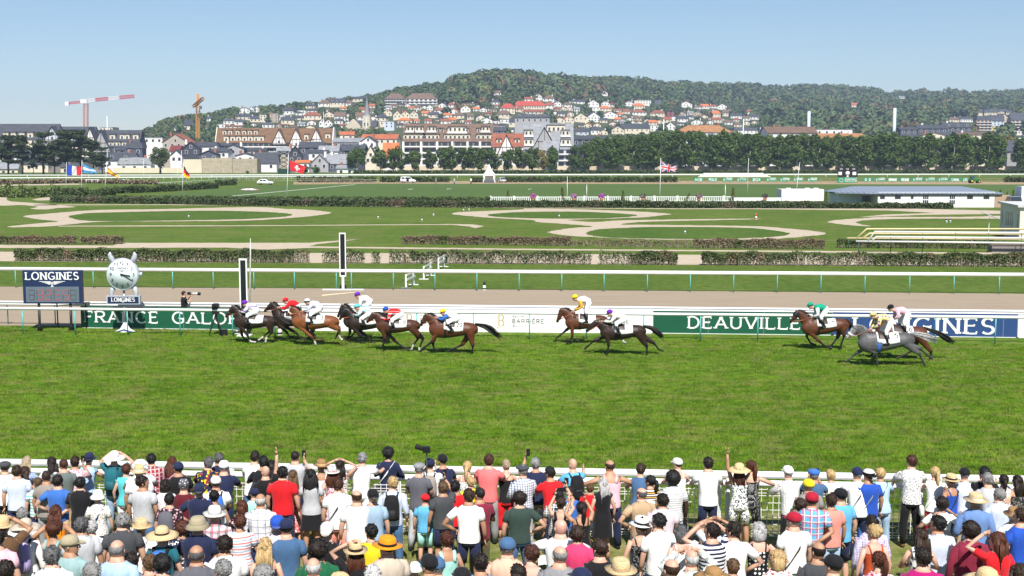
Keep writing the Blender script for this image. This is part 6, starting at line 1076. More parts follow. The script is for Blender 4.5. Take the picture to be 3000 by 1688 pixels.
def person(pn, zx, zt, spec, loc=None, label=None, name='person'):
    sp = {}; 
    for t in spec.split():
        k, _, v = t.partition('='); sp[k] = v if _ else True
    rs = np.random.RandomState(int(zx*7+zt) % 9999+ord(pn[0])); fem = 'f' in sp; h = float(sp.get('s', 1.66 if fem else 1.76+rs.uniform(-.03, .04))); sc = h/1.755; hatk = sp.get('hat')
    X, Yp = (ORIG[pn]+zx*.2747, 1290+zt*.2747) if pn in ORIG else (zx, zt)
    ext = dict(cap=.02, capback=.02, flat=.01, fedora=.03, panama=.03, sun=.03, bucket=.02).get((hatk or '').split('.')[0], .012)
    pose = sp.get('p', 'down'); k = {'rail': .20, 'front': .05}.get(pose.split('+')[0], .0)*(1 if 'nolean' not in sp else 0); k = float(sp.get('lean', k)); th = (h+ext*sc)*(1-.04*k)
    if loc is None:
        z = 0.0
        for _ in range(12): p = gp(X, Yp, z+th); z = lawn(p[1])
        p = np.array((p[0], p[1]-k*.85*sc, z))
    else: p = np.array(loc, float)
    yaw = R(float(sp.get('yaw', rs.uniform(-12, 22)))); hy = R(float(sp.get('hd', rs.uniform(0, 34)))); wd = float(sp.get('w', rs.uniform(.96, 1.08)))
    o = empty(name, p, yaw, cat='person', group='spectators watching from the lawn' if loc is None else None); o.scale = (sc*wd, sc*wd**.5, sc)
    pf = PF if fem else PM; lean = (lambda v: np.stack([v[:, 0], v[:, 1]+k*np.maximum(0, v[:, 2]-.9), v[:, 2]], 1)) if k else (lambda v: v)
    sk = skin(sp.get('sk', 'tan' if rs.rand() < .35 else 'light')); bm = MB()
    c = np.array((0, .014, 1.612)); M = head_parts(bm, c, yaw=hy, pitch=-.05, s=1.04)
    bm.rings([oval(*prof(pf, z), z) for z in (.80,.90,1.0,1.10,1.25,1.35,1.405,1.44,1.475,1.53)])
    arms = pose.split('+'); pr = POSE[arms[0]]; pl = POSE[arms[1]] if len(arms) > 1 else pr; shx = .150 if fem else .174; AR = []
    for sg, q in ((1, pr), (-1, pl)):
        f = lambda v: np.array((v[0]*sg, v[1], v[2])); s0 = np.array((sg*shx, 0, 1.385)); e, w_, d = f(q[0]), f(q[1]), f(q[2]); th_ = .85 if fem else 1
        limb(bm, [s0, e, w_], [.052*th_, .041*th_, .026*th_], 8); hand(bm, w_, d, sg, .35, 1 if not fem else .88); AR.append((s0, e, w_, sg))
    top, tc = (sp.get('t', 'tee.white')+'.').split('.')[:2]; bot, bc = (sp.get('b', 'none' if 'dress' in sp.get('t', '') else 'tro.navy')+'.').split('.')[:2]
    st = rs.uniform(-.03, .03); LG_ = []
    for sg in (-1, 1):
        hp, kn, an_ = np.array((sg*.085, 0, .86)), np.array((sg*(.10+abs(st)), .02+st*sg, .48)), np.array((sg*(.115+abs(st)), -.02+st*sg*2, .08)); limb(bm, [hp, kn, kn*.5+an_*.5+np.array((0,-.018,.03)), an_], [.088, .055, .054, .034], 8); LG_.append((hp, kn, an_, sg))
        bm.tube([an_+np.array((0,-.03,-.03)), an_+np.array((0,.06,-.04)), an_+np.array((sg*.01,.17,-.058))], [(.036,.038),(.040,.032),(.034,.016)], 8, ref=(1,0,0))
    bm.xf(lean).build('body', [sk, EYE, LIP], o)
    # bottoms
    if bot in ('tro', 'sho', 'capri'):
        b = MB(); b.rings([oval(prof(pf, z)[0]*1.06+.004, prof(pf, z)[1]*1.10+.004, z, nz=.01) for z in (.79,.86,.93,1.0)])
        for hp, kn, an_, sg in LG_:
            fl = {'tro': 1, 'capri': .55, 'sho': .12}[bot]; e = kn+(an_-kn)*fl; pts = [hp, kn*.5+hp*.5, kn] if bot == 'sho' else [hp, kn*.5+hp*.5, kn, kn*.5+e*.5+np.array((0,-.012,.01)), e]; rr = [(.104,.114), (.088,.098), (.074,.082)] + ([] if bot == 'sho' else [(.070,.078),(.066,.07) if bot == 'capri' else (.060,.066)])
            if bot == 'sho': pts[-1] = kn+np.array((0,0,.02)); rr[-1] = (.085,.09)
            b.tube(pts, rr, 10, ref=(1,.01,0), noise=.03)
        b.xf(lean).build(dict(tro='trousers', sho='shorts', capri='capri_trousers')[bot], cloth(bc), o)
    elif bot == 'skirt': zz = float(sp.get('hem', .52)); b = MB(); b.rings([oval(.135+.02*fem,.105,1.03), oval(.175,.135,.93,nz=.02), oval(.20,.155,(zz+.93)/2,nz=.05), oval(.235,.18,zz,nz=.08)], cap=False); b.xf(lean).build('skirt', cloth(bc), o)
    # tops
    loose = .010 if top in ('tank', 'sdress') else .022; slv = {'tee': .62, 'polo': .62, 'shirt': 2.0, 'jacket': 2.0, 'ssh': .7, 'sl': 0, 'tank': 0, 'dress': .0, 'sdress': 0, 'dresss': .5}[top]; hem = .86 if top not in ('dress', 'sdress', 'dresss') else float(sp.get('hem', .58)); low = top in ('tank', 'sdress'); t = MB()
    zs = [z for z in (.86,.93,1.0,1.10,1.2,1.28) if z > hem or z == .86]+([1.33] if low else [1.35,1.405,1.44,1.472])
    rr = []
    if hem < .8: rr += [oval(.225,.175,hem,nz=.07), oval(.20,.155,(hem+.86)/2,nz=.04)]
    for z in zs: a, b_ = prof(pf, z); kx = 1.05+(.04 if z < 1.1 and not low else 0); rr.append(oval(a*kx+loose*.6, b_*kx+loose, z, -.003, nz=.022 if z < 1.3 else .008, ph=rs.uniform(0, 6)))
    t.rings(rr, cap=False)
    if low:
        for sg in (-1, 1):
            a_ = np.array((sg*.085,-.112,1.32)); b_ = np.array((sg*.105,-.04,1.425)); c_ = np.array((sg*.09,.10,1.32)); 
            if 'cross' in sp: a_ = np.array((-sg*.05,-.120,1.30))
            t.tube([a_, (a_+b_)/2+np.array((0,-.014,.01)), b_+np.array((0,0,.018)), c_], [.012 if 'wide' not in sp else .03]*4, 5)
    for s0, e, w_, sg in AR:
        if slv <= 0: 
            if top in ('sl', 'dress'): t.tube([s0+np.array((-sg*.06,0,-.02)), s0+np.array((sg*.02,0,.0)), s0+np.array((sg*.035,0,-.02))], [.075,.066,.055], 9)
            continue
        th_ = .88 if fem else 1
        if slv < 1: pe = s0+(e-s0)*slv; limb(t, [s0-np.array((sg*.07,0,-.0)), s0, pe], [.050*th_, .069*th_, .066*th_], 10, noise=.03)
        else: limb(t, [s0-np.array((sg*.07,0,-.005)), s0, e, e+(w_-e)*(.92 if 'roll' not in sp else .35)], [.05*th_, .071*th_, .056*th_, .042*th_], 10, noise=.05)
    tn = dict(tee='t_shirt', polo='polo_shirt', shirt='shirt', ssh='shirt', jacket='jacket', sl='sleeveless_top', tank='tank_top', dress='dress', sdress='dress', dresss='dress')[top]; to = t.xf(lean).build(tn, cloth(tc or 'white'), o)
    if top in ('polo', 'shirt', 'ssh'): cb = MB(); cb.rings([oval(.090,.082,1.455,-.002), oval(.070,.068,1.500,-.004), oval(.078,.078,1.478,-.006), oval(.098,.092,1.448,-.004)], cap=False); cb.xf(lean).build('collar', cloth(tc), to)
    sh = MB(); shc = sp.get('shoes', rs.choice(['white', 'black', 'brown', 'grey', 'navy']))
    for hp, kn, an_, sg in LG_: sh.tube([an_+np.array((0,-.06,-.035)), an_+np.array((0,.0,-.032)), an_+np.array((0,.08,-.045)), an_+np.array((sg*.01,.19,-.058))], [(.036,.036),(.044,.046),(.046,.036),(.030,.020)], 9, ref=(1,0,0))
    sh.build('shoes', cloth(shc), o)
    hk, hc = (sp.get('h', 'short.dark')+'.').split('.')[:2]
    if hatk and hk in ('curly', 'afro', 'bun'): hk = 'short'
    if hatk and hk == 'short': hair('buzz', hc or 'dark', M, c, o, lean)
    else: hair(hk, hc or 'dark', M, c, o, lean)
    if hatk: q = hatk.split('.'); hat(q[0], q[1], M, c, o, lean, q[2] if len(q) > 2 else None)
    # label
    if label is None:
        b_ = []; tw = words(tc or 'white')+' '+dict(tee='t-shirt', polo='polo shirt', shirt='shirt', ssh='shirt', jacket='jacket', sl='top', tank='strappy top', dress='dress', sdress='strappy dress', dresss='dress')[top]
        if hatk: hx = 'wearing '+words(hatk.split('.')[1])+' '+dict(cap='cap', capback='backward cap', flat='flat cap', fedora='fedora', panama='panama hat', sun='wide hat', bucket='sun hat')[hatk.split('.')[0]]
        else: w0 = HW[hk]; hx = 'with '+(w0 % CWH[hc] if '%s' in w0 else w0)
        label = 'person in '+tw+' '+hx
        if 'b' in sp and 'dress' not in top: label += ', '+words(bc)+' '+dict(tro='trousers', sho='shorts', capri='cropped trousers', skirt='skirt')[bot]
        pw = PW[arms[0]] or (PW[arms[1]] if len(arms) > 1 else '')
        if pw and 'L' not in sp: label += ', '+pw
        if 'L' in sp: label += ', '+sp['L'].replace('_', ' ')
    if len(label.split()) > 16 and 'b' in sp: label = label.replace(', '+words(bc)+' '+dict(tro='trousers', sho='shorts', capri='cropped trousers', skirt='skirt')[bot], '')
    label = label.replace('arms spread wide', 'arms wide') if len(label.split()) > 16 else label
    if len(label.split()) > 16: label = label.replace(', leaning on the rail', '')
    o['label'] = label; lw = Matrix.Rotation(yaw, 3, 'Z'); PEOPLE.append((X, Yp, label, o)); short = ' '.join(label.split()[2:8]).rstrip(',')
    def place(mb, nm, mt, lab, cat, **kk): ob = mb.build(nm, mt, loc=p, rz=yaw, label=lab, cat=cat, **kk); ob.scale = o.scale; return ob
    if 'bag' in sp:
        col_ = sp['bag']; e = empty('backpack', p, yaw, label='%s backpack worn by the person in %s' % (words(col_), short.replace('in ', '', 1) if 0 else ' '.join(label.split()[2:9]).rstrip(',')), cat='backpack'); e.scale = o.scale; bb = MB(); bb.rings([oval(.10,.04,.98,-.19), oval(.145,.085,1.0,-.20), oval(.15,.10,1.12,-.205), oval(.145,.09,1.28,-.20), oval(.12,.07,1.40,-.185), oval(.06,.03,1.44,-.17)]); bb.xf(lean).build('pack', cloth(col_), e)
        pk = MB(); pk.rings([oval(.08,.03,1.02,-.29), oval(.10,.045,1.05,-.295), oval(.10,.045,1.17,-.295), oval(.07,.02,1.20,-.285)]); pk.xf(lean).build('pocket', mat('packpocket_'+col_, tuple(x*.8 for x in nm(col_)) if col_ in CN else (.1,.1,.1), .7, .2, 9), e)
        for sg in (-1, 1): q = MB(); q.tube([(sg*.085,-.15,1.38),(sg*.10,-.06,1.465),(sg*.115,.06,1.43),(sg*.12,.145,1.25),(sg*.14,.0,1.05)], [(.024,.008)]*5, 6); q.xf(lean).build('shoulder_strap', cloth('black' if col_ != 'lilac' else 'dark'), e)
    if 'strap' in sp:
        col_ = sp['strap']; e = empty('shoulder_bag', p, yaw, label='%s shoulder bag of the person in %s' % (words(col_), ' '.join(label.split()[2:9]).rstrip(',')), cat='bag'); e.scale = o.scale; q = MB(); q.tube([(.13,.02,1.462),(.10,-.10,1.40),(.0,-.152,1.22),(-.12,-.150,1.05),(-.19,-.10,.92)], [(.016,.006)]*5, 5, ref=(.6,0,.8)); q.xf(lean).build('strap', cloth(col_), e); q = MB(); q.rings([oval(.04,.10,.74,0), oval(.055,.13,.78,0), oval(.05,.12,.90,0), oval(.03,.10,.94,0)]); q.v = [v+np.array((-.26,.0,0)) for v in q.v]; q.build('pouch', cloth(col_), e)
    if 'ph' in sp:
        sx = {'r': 1, 'l': -1, 'b': 0}[sp['ph'][0]]; q = POSE[arms[0] if sx >= 0 else arms[-1]]; w_ = np.array(q[1])+np.array(q[2])*.10; w_[0] *= sx; ob = MB(); ob.b2(w_[0]-.038 if sx else -.075, w_[0]+.038 if sx else .075, w_[1]+.0, w_[1]+.010, w_[2]-.05 if sx else w_[2]-.02, w_[2]+.10 if sx else w_[2]+.055)
        place(ob, 'phone', BLK, 'dark phone held up by the person in %s' % ' '.join(label.split()[2:9]).rstrip(','), 'phone', smooth=False)
    return o
CROWD = """
A 45 215 hat=flat.charcoal h=short.dark t=tee.white b=tro.black s=1.72
A 175 255 h=short.brown t=tee.paleblue b=tro.navy s=1.74 L=slim,_at_the_left_edge
A 285 178 f h=long.ablond t=shirt.stripes:paleblue,blue,,40 p=rail lean=.5 s=1.66
A 262 268 f h=long.brown t=dress.navy s=1.62
A 565 172 f h=long.dark t=tee.white p=rail L=between_the_bent_woman_and_the_cropped_man
A 672 185 h=buzz.redbrown t=tee.greygreen b=tro.tan strap=black p=cross
A 392 388 h=short.lbrown t=tee.stripes:white,turquoise,lightblue,14 s=1.5 L=child
A 487 308 h=buzz.brown t=tee.taupe b=tro.grey
A 795 158 h=short.brown t=ssh.floral:palepink,coral,,30 p=phone ph=r
A 610 358 h=short.dark t=tee.blue b=sho.tan p=back+hips
A 940 130 f hat=fedora.navy.black h=short.auburn t=dress.lightblue p=rail hem=.3
A 852 378 h=short.black t=polo.black b=tro.black p=cross
A 1212 105 hat=sun.white.lightgrey h=short.brown t=tee.teal b=tro.lightdenim bag=teal p=brow yaw=0
A 1340 245 f h=short.auburn t=sl.turquoise b=tro.white s=1.62
A 1040 520 f hat=bucket.white.white h=short.grey t=ssh.floral:white,beige,grey,30 b=skirt.navy strap=navy s=1.62
A 1528 203 hat=bucket.white.grey h=short.grey t=tee.white p=rail
A 1480 250 hat=panama.straw.offwhite h=short.grey t=polo.white b=tro.white
A 1517 370 h=short.dark t=tee.lightgrey b=tro.denim hd=-60 s=1.78
A 1640 135 h=short.black t=ssh.plaid:darkred,white,navy b=tro.navy p=rail
A 1825 170 f h=lcurly.auburn t=tee.mauve p=rail strap=pink
A 1907 220 hat=cap.navy h=short.dark t=tee.black p=front
A 1955 398 hat=cap.dots:slategrey,white,,22 h=short.grey t=tee.maroon
A 1752 408 f h=bob.dark t=tee.floral:white,pink,palepink,30 b=tro.black s=1.6
A 1800 552 h=short.black t=tee.floral:black,pink,mauve,18 bag=slategrey s=1.66
A 2117 450 hat=capback.navy h=short.dark t=polo.navy p=hips yaw=-10
A 2215 172 h=short.dgrey t=ssh.floral:navy,yellow,darkred,14 p=rail
A 230 708 f h=short.grey t=ssh.white s=1.62 L=behind_the_big_beige_sun_hat
A 262 822 f hat=sun.beige.tan h=short.brown t=shirt.white bag=lilac yaw=0 s=1.68
A 588 678 f h=long.auburn t=tank.orange p=hips sk=tan s=1.68
A 560 855 f h=curly.auburn t=tank.sage s=1.64 wide
A 862 803 h=short.dgrey t=ssh.lightgrey b=tro.beige
A 975 840 f h=short.silver t=ssh.white s=1.58 L=beside_the_man_in_charcoal_polo
A 1300 763 h=short.grey t=polo.charcoal strap=black w=1.15
A 1500 820 f hat=panama.straw.straw h=short.blond t=tee.white strap=black s=1.62
A 1722 902 f hat=sun.straw.black h=short.brown t=tee.teal bag=blue yaw=0 hd=10 s=1.66
A 1937 850 f h=curly.auburn t=tee.floral:navy,white,white,22 s=1.62
A 2105 798 hat=bucket.khaki.khaki h=short.grey t=polo.navy w=1.12 yaw=0
A 12 795 hat=panama.straw.straw h=short.dark t=tee.brown p=brow L=cut_by_the_left_edge
A 738 990 hat=cap.khaki h=short.grey t=tee.sage yaw=-15 hd=-70
A 545 1110 h=short.dgrey t=ssh.white L=lower_left,_behind_the_khaki_cap
A 1240 1040 h=thin.grey t=tee.lightblue w=1.12
A 1595 1200 h=short.lbrown t=tee.grey s=1.62
A 1725 1202 h=curly.black t=tee.darkgreen s=1.66
A 972 1285 h=short.grey t=tee.greygreen L=at_the_lower_edge
A 2090 1095 h=thin.dgrey t=ssh.slategrey w=1.12
A 1392 1178 f h=short.dark t=tee.floral:dark,grey,,30 s=1.58
A 45 1262 h=short.dark t=tee.navy L=in_the_bottom_left_corner
A -40 930 h=short.dark t=tee.pink L=at_the_left_edge
B 145 123 h=short.dgrey t=polo.navy p=down L=leaning_by_the_first_folded_program
B 212 210 hat=cap.white h=short.grey t=tee.navy p=rail
B 520 107 h=short.dark t=tee.white b=tro.denim p=rail L=beside_the_bald_man_in_black
B 640 160 h=short.black t=tee.black p=rail
B 645 258 h=bald t=tee.black b=tro.black p=up+down hd=25 sk=light
B 722 230 f h=afro.black t=tee.floral:white,blue,blue,16 sk=tan s=1.6 p=rail
B 826 265 h=short.black t=polo.red b=tro.navy s=1.84 w=1.1 yaw=-5
B 960 100 h=buzz.dark t=sl.lightgrey p=phone+rail ph=r
B 120 370 hat=cap.offwhite h=short.dark t=tee.white bag=blue p=front
B 98 522 f h=bun.black t=dress.slategrey sk=tan s=1.62
B 100 690 hat=panama.offwhite.lightgrey h=short.grey t=ssh.plaid:palepink,green,hotpink,10
B 525 500 hat=cap.navy h=short.dark t=tee.mint s=1.48 L=child
B 390 628 f h=bob.auburn t=tee.floral:black,pink,,14 s=1.64
B 590 552 h=thin.white t=shirt.plaid:white,lavender,grey,9 s=1.78 w=1.08
B 370 780 f h=short.auburn t=tee.stripes:white,coral,lightblue,22 s=1.66 w=1.1
B 767 785 hat=capback.royal h=short.dark t=shirt.palepink strap=black
B 862 820 hat=cap.navy h=short.dark t=tee.denim w=1.1
B 207 1000 h=short.dark t=ssh.white w=1.1 L=above_the_grey_head_at_the_lower_edge
B 645 1020 f h=long.blond t=tank.black s=1.7 yaw=0 hd=0
B 190 1250 h=short.grey t=tee.taupe L=at_the_bottom_edge
B 620 1322 h=curly.grey t=tee.slategrey L=at_the_bottom_edge
B 938 305 f h=long.lbrown t=sdress.floral:coral,white,darkred,22 s=1.66 hem=.45
B 1130 296 f h=lcurly.black t=tee.lightgrey b=skirt.black s=1.74 yaw=0 hem=.55 shoes=white hd=5
B 1240 195 f hat=fedora.brownstraw.straw h=short.auburn t=tank.white b=skirt.mustard hem=.12 s=1.66
B 1355 265 f hat=fedora.offwhite.pink h=lcurly.auburn t=sdress.floral:palepink,red,coral,20 s=1.62 hem=.4
B 1440 200 f h=long.dark t=sdress.floral:white,black,black,26 p=head s=1.66
B 1416 390 h=short.redbrown t=polo.white b=tro.salmon strap=navy s=1.84 hd=20
B 1618 515 h=thin.brown t=tee.white b=sho.tan s=1.78 w=1.06 L=with_sunlit_crown
B 1670 124 h=short.grey t=tee.white b=tro.white p=point+rail lean=.15 yaw=-8
B 1953 66 f h=curly.black t=jacket.navy b=tro.white strap=white p=cross s=1.78
B 1790 505 hat=capback.black h=short.grey t=tee.lightdenim b=tro.navy
B 2000 372 h=short.blond t=shirt.paleblue b=tro.denim bag=black roll s=1.82 yaw=0
B 1300 855 hat=capback.offwhite h=short.dark t=polo.black
B 1200 1050 h=curly.dark t=polo.green
B 1152 1230 h=thin.white t=ssh.plaid:lightblue,white,pink,18 s=1.72
B 1605 1062 f hat=panama.straw.black h=long.auburn t=tee.black p=down+head s=1.68 yaw=0
B 1772 880 f h=short.black t=sl.yellow s=1.66 b=tro.white
B 1945 1008 hat=panama.orange.black h=short.dark t=ssh.beige w=1.12
B 1790 1310 h=short.white t=tee.white L=at_the_bottom_edge
B 1440 1408 hat=panama.straw.straw h=short.dark t=tee.white L=at_the_bottom_edge
B 2240 1292 hat=bucket.white.white h=short.blond t=tee.white s=1.2 L=small_child
C 95 230 hat=flat.grey h=short.grey t=tee.slategrey b=tro.lightgrey p=front shoes=black
C 214 180 hat=cap.navy h=short.dark t=tee.white bag=taupe p=phone yaw=0
C 370 140 hat=cap.black h=short.dark t=tee.navy b=tro.denim p=rail
C 600 220 f h=pony.blond t=tank.floral:white,green,,30 p=rail s=1.64 hd=5
C 357 430 h=short.lbrown t=tee.charcoal b=sho.navy p=high+down ph=r w=1.06
C 490 422 h=short.black t=tee.red sk=tan s=1.68 hd=-20
C 650 380 f h=short.blond t=tee.yellow s=1.5
C 630 502 h=short.brown t=tee.white b=sho.navy p=down+hips s=1.82 yaw=-8 L=standing_large_in_front
C 746 486 h=buzz.black t=tee.burgundy b=tro.olive p=cross sk=tan s=1.8
C 165 562 hat=cap.red h=short.dark t=tee.skyblue b=sho.mint s=1.42 L=child_boy shoes=skyblue
C 835 138 h=short.redbrown t=tee.coral b=tro.grey p=rail s=1.84 nolean lean=.1
C 1030 200 f h=short.ablond t=tank.black cross b=capri.red p=rail yaw=0 hd=10
C 1215 250 hat=flat.charcoal h=short.grey t=shirt.plaid:white,navy,blue,22 b=tro.lightgrey p=front s=1.8
C 1360 180 h=short.grey t=tee.navy b=sho.khaki p=rail+high ph=l
C 1173 536 h=curly.dark t=tee.darkgreen b=tro.denim p=hips+down s=1.74
C 1525 275 h=short.black t=tee.red strap=black p=rail
C 1755 182 h=bald t=tee.skyblue b=tro.grey bag=black p=point+rail s=1.78 lean=.1
C 2140 202 h=thin.brown t=tank.pink wide p=wide sk=tan w=1.15 lean=.2
C 1612 598 f h=bun.brown t=tank.black p=high wide ph=b s=1.6
C 1590 515 h=short.black t=ssh.plaid:white,black,black,22 p=high+down ph=r s=1.66
C 1718 480 h=short.dark t=tee.blue s=1.66
C 1835 645 f h=pony.dark t=tank.black b=skirt.red p=high ph=b s=1.62 hem=.3
C 1925 455 h=short.lbrown t=tee.red b=sho.paleblue s=1.35 L=child_boy
C 2060 392 f h=long.silver t=dress.black s=1.68 hem=.56
C 2132 376 f h=bob.blond t=tee.stripes:white,grey,,30 s=1.25 L=little_girl
C 395 955 f h=short.auburn t=tank.mint wide s=1.66 sk=tan
C 208 1195 hat=cap.black h=short.dark t=tee.white
C 292 1225 hat=cap.denim h=short.grey t=ssh.offwhite s=1.66
C 560 1336 hat=cap.black h=short.dark t=tee.slategrey L=with_camera_at_the_bottom_edge
C 757 1190 h=short.dark t=tee.skyblue s=1.7 L=near_the_bottom_edge
C 1040 1020 hat=cap.denim h=short.grey t=ssh.peach w=1.12 s=1.74
C 1297 1100 f h=bun.redbrown t=tank.white s=1.68 sk=pink
C 1150 1305 f h=bob.dark t=tee.brown s=1.6 L=at_the_bottom_edge
C 1600 1102 h=thin.grey t=tee.grey s=1.74 w=1.1
C 1610 820 h=bald t=tee.white p=wide w=1.1 sk=pink L=arms_out_with_a_folded_program
C 1787 895 f h=short.brown t=polo.hotpink b=tro.grey w=1.15 s=1.72
C 2030 1042 h=short.brown t=sl.black s=1.74
C 1835 1340 hat=cap.navy h=short.dark t=tee.navy L=at_the_bottom_edge
D 265 240 f h=short.brown t=sl.denim p=rail s=1.7 b=tro.navy
D 385 365 f h=pony.black t=tee.stripes:black,white,mustard,24 s=1.66
D 685 182 f hat=cap.offwhite h=bun.dark t=tank.white b=tro.black p=rail sk=pink
D 626 326 h=afro.black t=ssh.stripes:white,lightgrey,,24 b=sho.lightgrey sk=dark s=1.84 L=by_the_wire_mesh
D 290 490 h=thin.dgrey t=polo.tan b=tro.charcoal p=down+hips
D 517 556 h=short.dark t=polo.palepink s=1.74 w=1.08
D 1000 170 h=short.dark t=tee.white b=sho.navy p=rail s=1.86 nolean lean=.08 yaw=0 L=standing_alone_at_the_rail
D 1335 235 f hat=sun.straw.straw h=long.redbrown t=tank.floral:white,teal,black,22 b=sho.floral:white,teal,black,22 p=rail+up s=1.7 yaw=0 lean=.05 hd=-10
D 1455 205 f h=pony.auburn t=tank.dots:black,white,,45 b=sho.dots:black,white,,45 p=wide s=1.76 yaw=-5 lean=.05 hd=30
D 1865 265 hat=cap.white h=short.grey t=shirt.plaid:white,lightgrey,beige,26 b=tro.black p=rail
D 2130 293 hat=flat.blue h=short.grey t=tee.denim p=phone ph=r
D 2075 400 hat=cap.yellow h=short.grey t=ssh.taupe
D 2110 540 hat=cap.darkred h=short.dark t=ssh.plaid:skyblue,red,white,10 b=tro.taupe p=back w=1.15
D 1990 615 f h=curly.brown t=tee.grey s=1.6
D 1922 750 hat=cap.darkred h=short.grey t=tee.white b=tro.lightgrey strap=black w=1.08
D 290 800 f hat=panama.white.black h=pony.brown t=tank.floral:black,grey,grey,30 s=1.68
D 475 765 h=short.black t=ssh.white b=tro.navy s=1.76 L=sleeves_above_the_elbows
D 715 885 f h=bob.dgrey t=tank.white s=1.64 sk=pink
D 805 1010 f h=bun.brown t=tee.palepink s=1.3 L=little_child
D 1045 865 h=short.dark t=tee.stripes:navy,white,,18 p=brow s=1.76
D 1072 826 f h=short.brown t=tee.paleblue p=head s=1.62
D 1275 855 h=short.dark t=ssh.white p=hips+down s=1.76 L=beside_the_striped_navy_t-shirt
D 1540 862 f h=bob.silver t=tank.dots:black,white,,16 p=hips+down s=1.68 sk=pink
D 1740 1155 f h=bob.blond t=tee.floral:white,red,pink,20 s=1.62
D 2177 1060 h=thin.dark t=tee.charcoal s=1.76
D 607 1240 h=thin.brown t=tee.navy L=lower_edge,_near_the_striped_t-shirt
D 826 1143 h=thin.white t=shirt.plaid:white,sage,khaki,12 p=brow s=1.74
D 1266 1250 h=short.lbrown t=tee.red s=1.5 L=child_at_the_lower_edge
D 1062 1330 f hat=sun.brownstraw.straw h=short.brown t=tee.white L=at_the_bottom_edge
D 72 1245 hat=panama.straw.tan h=short.dark t=tee.khaki L=at_the_bottom_edge
E 218 308 f h=short.blond t=tee.white p=rail s=1.62 L=between_the_phone_and_the_navy_cap
E 475 280 hat=cap.navy h=short.grey t=polo.white b=tro.navy strap=navy p=rail
E 605 292 hat=capback.stripes:black,white,white,8 h=short.dark t=tee.royal b=tro.blue strap=grey s=1.78
E 722 290 f h=short.blond t=tee.lightblue b=tro.lightdenim p=rail strap=black
E 1055 147 h=short.redbrown t=ssh.floral:white,charcoal,grey,40 b=tro.black p=rail s=1.88 nolean lean=.1 yaw=-5 hd=25
E 1292 275 f h=pony.blond t=sl.white b=tro.darkred p=rail s=1.68 strap=white
E 1487 347 f hat=panama.straw.black h=short.brown t=tank.royal p=back sk=tan s=1.66 strap=black
E 1612 285 hat=cap.black h=short.grey t=ssh.paleblue b=tro.khaki p=rail
E 1818 275 h=short.black t=tee.black b=tro.black p=rail hd=40 s=1.82
E 1878 340 h=short.grey t=tee.lightgrey p=rail
E 2045 355 f h=pony.dark t=shirt.floral:white,pink,,22 p=phone strap=tan
E 2192 362 f h=long.dark t=tank.floral:dark,taupe,,18 s=1.66
E 205 557 h=short.brown t=tee.salmon b=sho.lightdenim s=1.76
E 306 497 hat=cap.black h=short.dark t=tee.skyblue b=sho.navy s=1.8 w=1.06
E 1385 597 f h=curly.dark t=tee.white s=1.64 p=hips
E 1330 748 h=bald t=tee.dark s=1.66 sk=tan
E 1745 547 hat=panama.straw.offwhite h=short.grey t=shirt.blue_p b=tro.denim w=1.12 roll
E 2000 500 h=short.grey t=ssh.paleblue w=1.06
E 640 782 h=short.dark t=shirt.plaid:lilac,white,lavender,26 s=1.72
E 665 882 f h=bun.blond t=tank.rust s=1.68 sk=pink
E 1345 790 h=short.black t=ssh.paleblue s=1.78 L=in_front_of_the_bald_head
E 1160 920 f h=long.brown t=tank.floral:white,black,black,14 p=cross wide s=1.68
E 1690 855 h=curly.dark t=shirt.burgundy s=1.76 w=1.05
E 1980 966 f h=long.auburn t=tee.red strap=darkred p=down+brow s=1.68
E 2150 702 hat=fedora.brownstraw.tan h=short.white t=tee.white s=1.62
E 2235 710 h=short.brown t=tee.royal L=at_the_right_edge
E 712 1172 f h=pony.auburn t=tee.floral:pink,darkred,white,20 s=1.62
E 1185 1130 h=short.dark t=tee.magenta s=1.74
E 230 1200 hat=cap.black h=short.dark t=polo.stripes:navy,white,,14 s=1.72
E 1872 1340 hat=sun.straw.straw h=short.brown t=tee.white L=at_the_bottom_edge
E 2225 1300 h=short.brown t=tee.darkred L=in_the_bottom_right_corner
"""
CN['blue_p'] = (.14, .24, .48); CW2['blue_p'] = 'mid blue'
for ln in CROWD.strip().split('\n'):
    a, b, c_, d = ln.split(' ', 3); person(a, float(b), float(c_), d)
# a camera on a monopod, folded programmes held by spectators
o = PEOPLE[[i for i, q in enumerate(PEOPLE) if 'taupe' in q[2] or ('navy cap' in q[2] and 'white t-shirt' in q[2])][0]][3]
q = gp(1200+182*.2747, 1290+105*.2747, 1.95); cb = MB(); cb.b2(-.07, .07, -.05, .05, 1.9, 2.02); cb.tube([(-.06,.03,1.96),(-.17,.10,1.98),(-.22,.13,1.99)], [.045,.05,.055], 10); e = empty('video_camera', (q[0], q[1], 0), label='black camera on a tall monopod raised above the front row', cat='camera'); cb.build('camera_body', BLK, e, smooth=False); MB().tube([(0,0,0),(0,0,1.9)], [.014,.014], 6).build('monopod', BLK, e)
def paper(pn, zx, zy, hz, lab):
    q = gp(ORIG[pn]+zx*.2747, 1290+zy*.2747, hz); m_ = MB(); m_.add([(-.10,0,-.07),(.0,.03,-.06),(.0,.03,.09),(-.10,0,.08),(.10,-.01,-.07),(.10,-.01,.08),(-.10,.006,-.07),(.0,.036,-.06),(.0,.036,.09),(-.10,.006,.08),(.10,-.004,-.07),(.10,-.004,.08)], [(0,1,2,3),(1,4,5,2),(9,8,7,6),(8,11,10,7),(0,3,9,6),(3,2,8,9),(2,5,11,8),(5,4,10,11),(4,1,7,10),(1,0,6,7)]); m_.build('race_programme', mat('paper', (.78,.77,.74), .8, .1, 20), loc=q, label=lab, cat='programme', smooth=False)
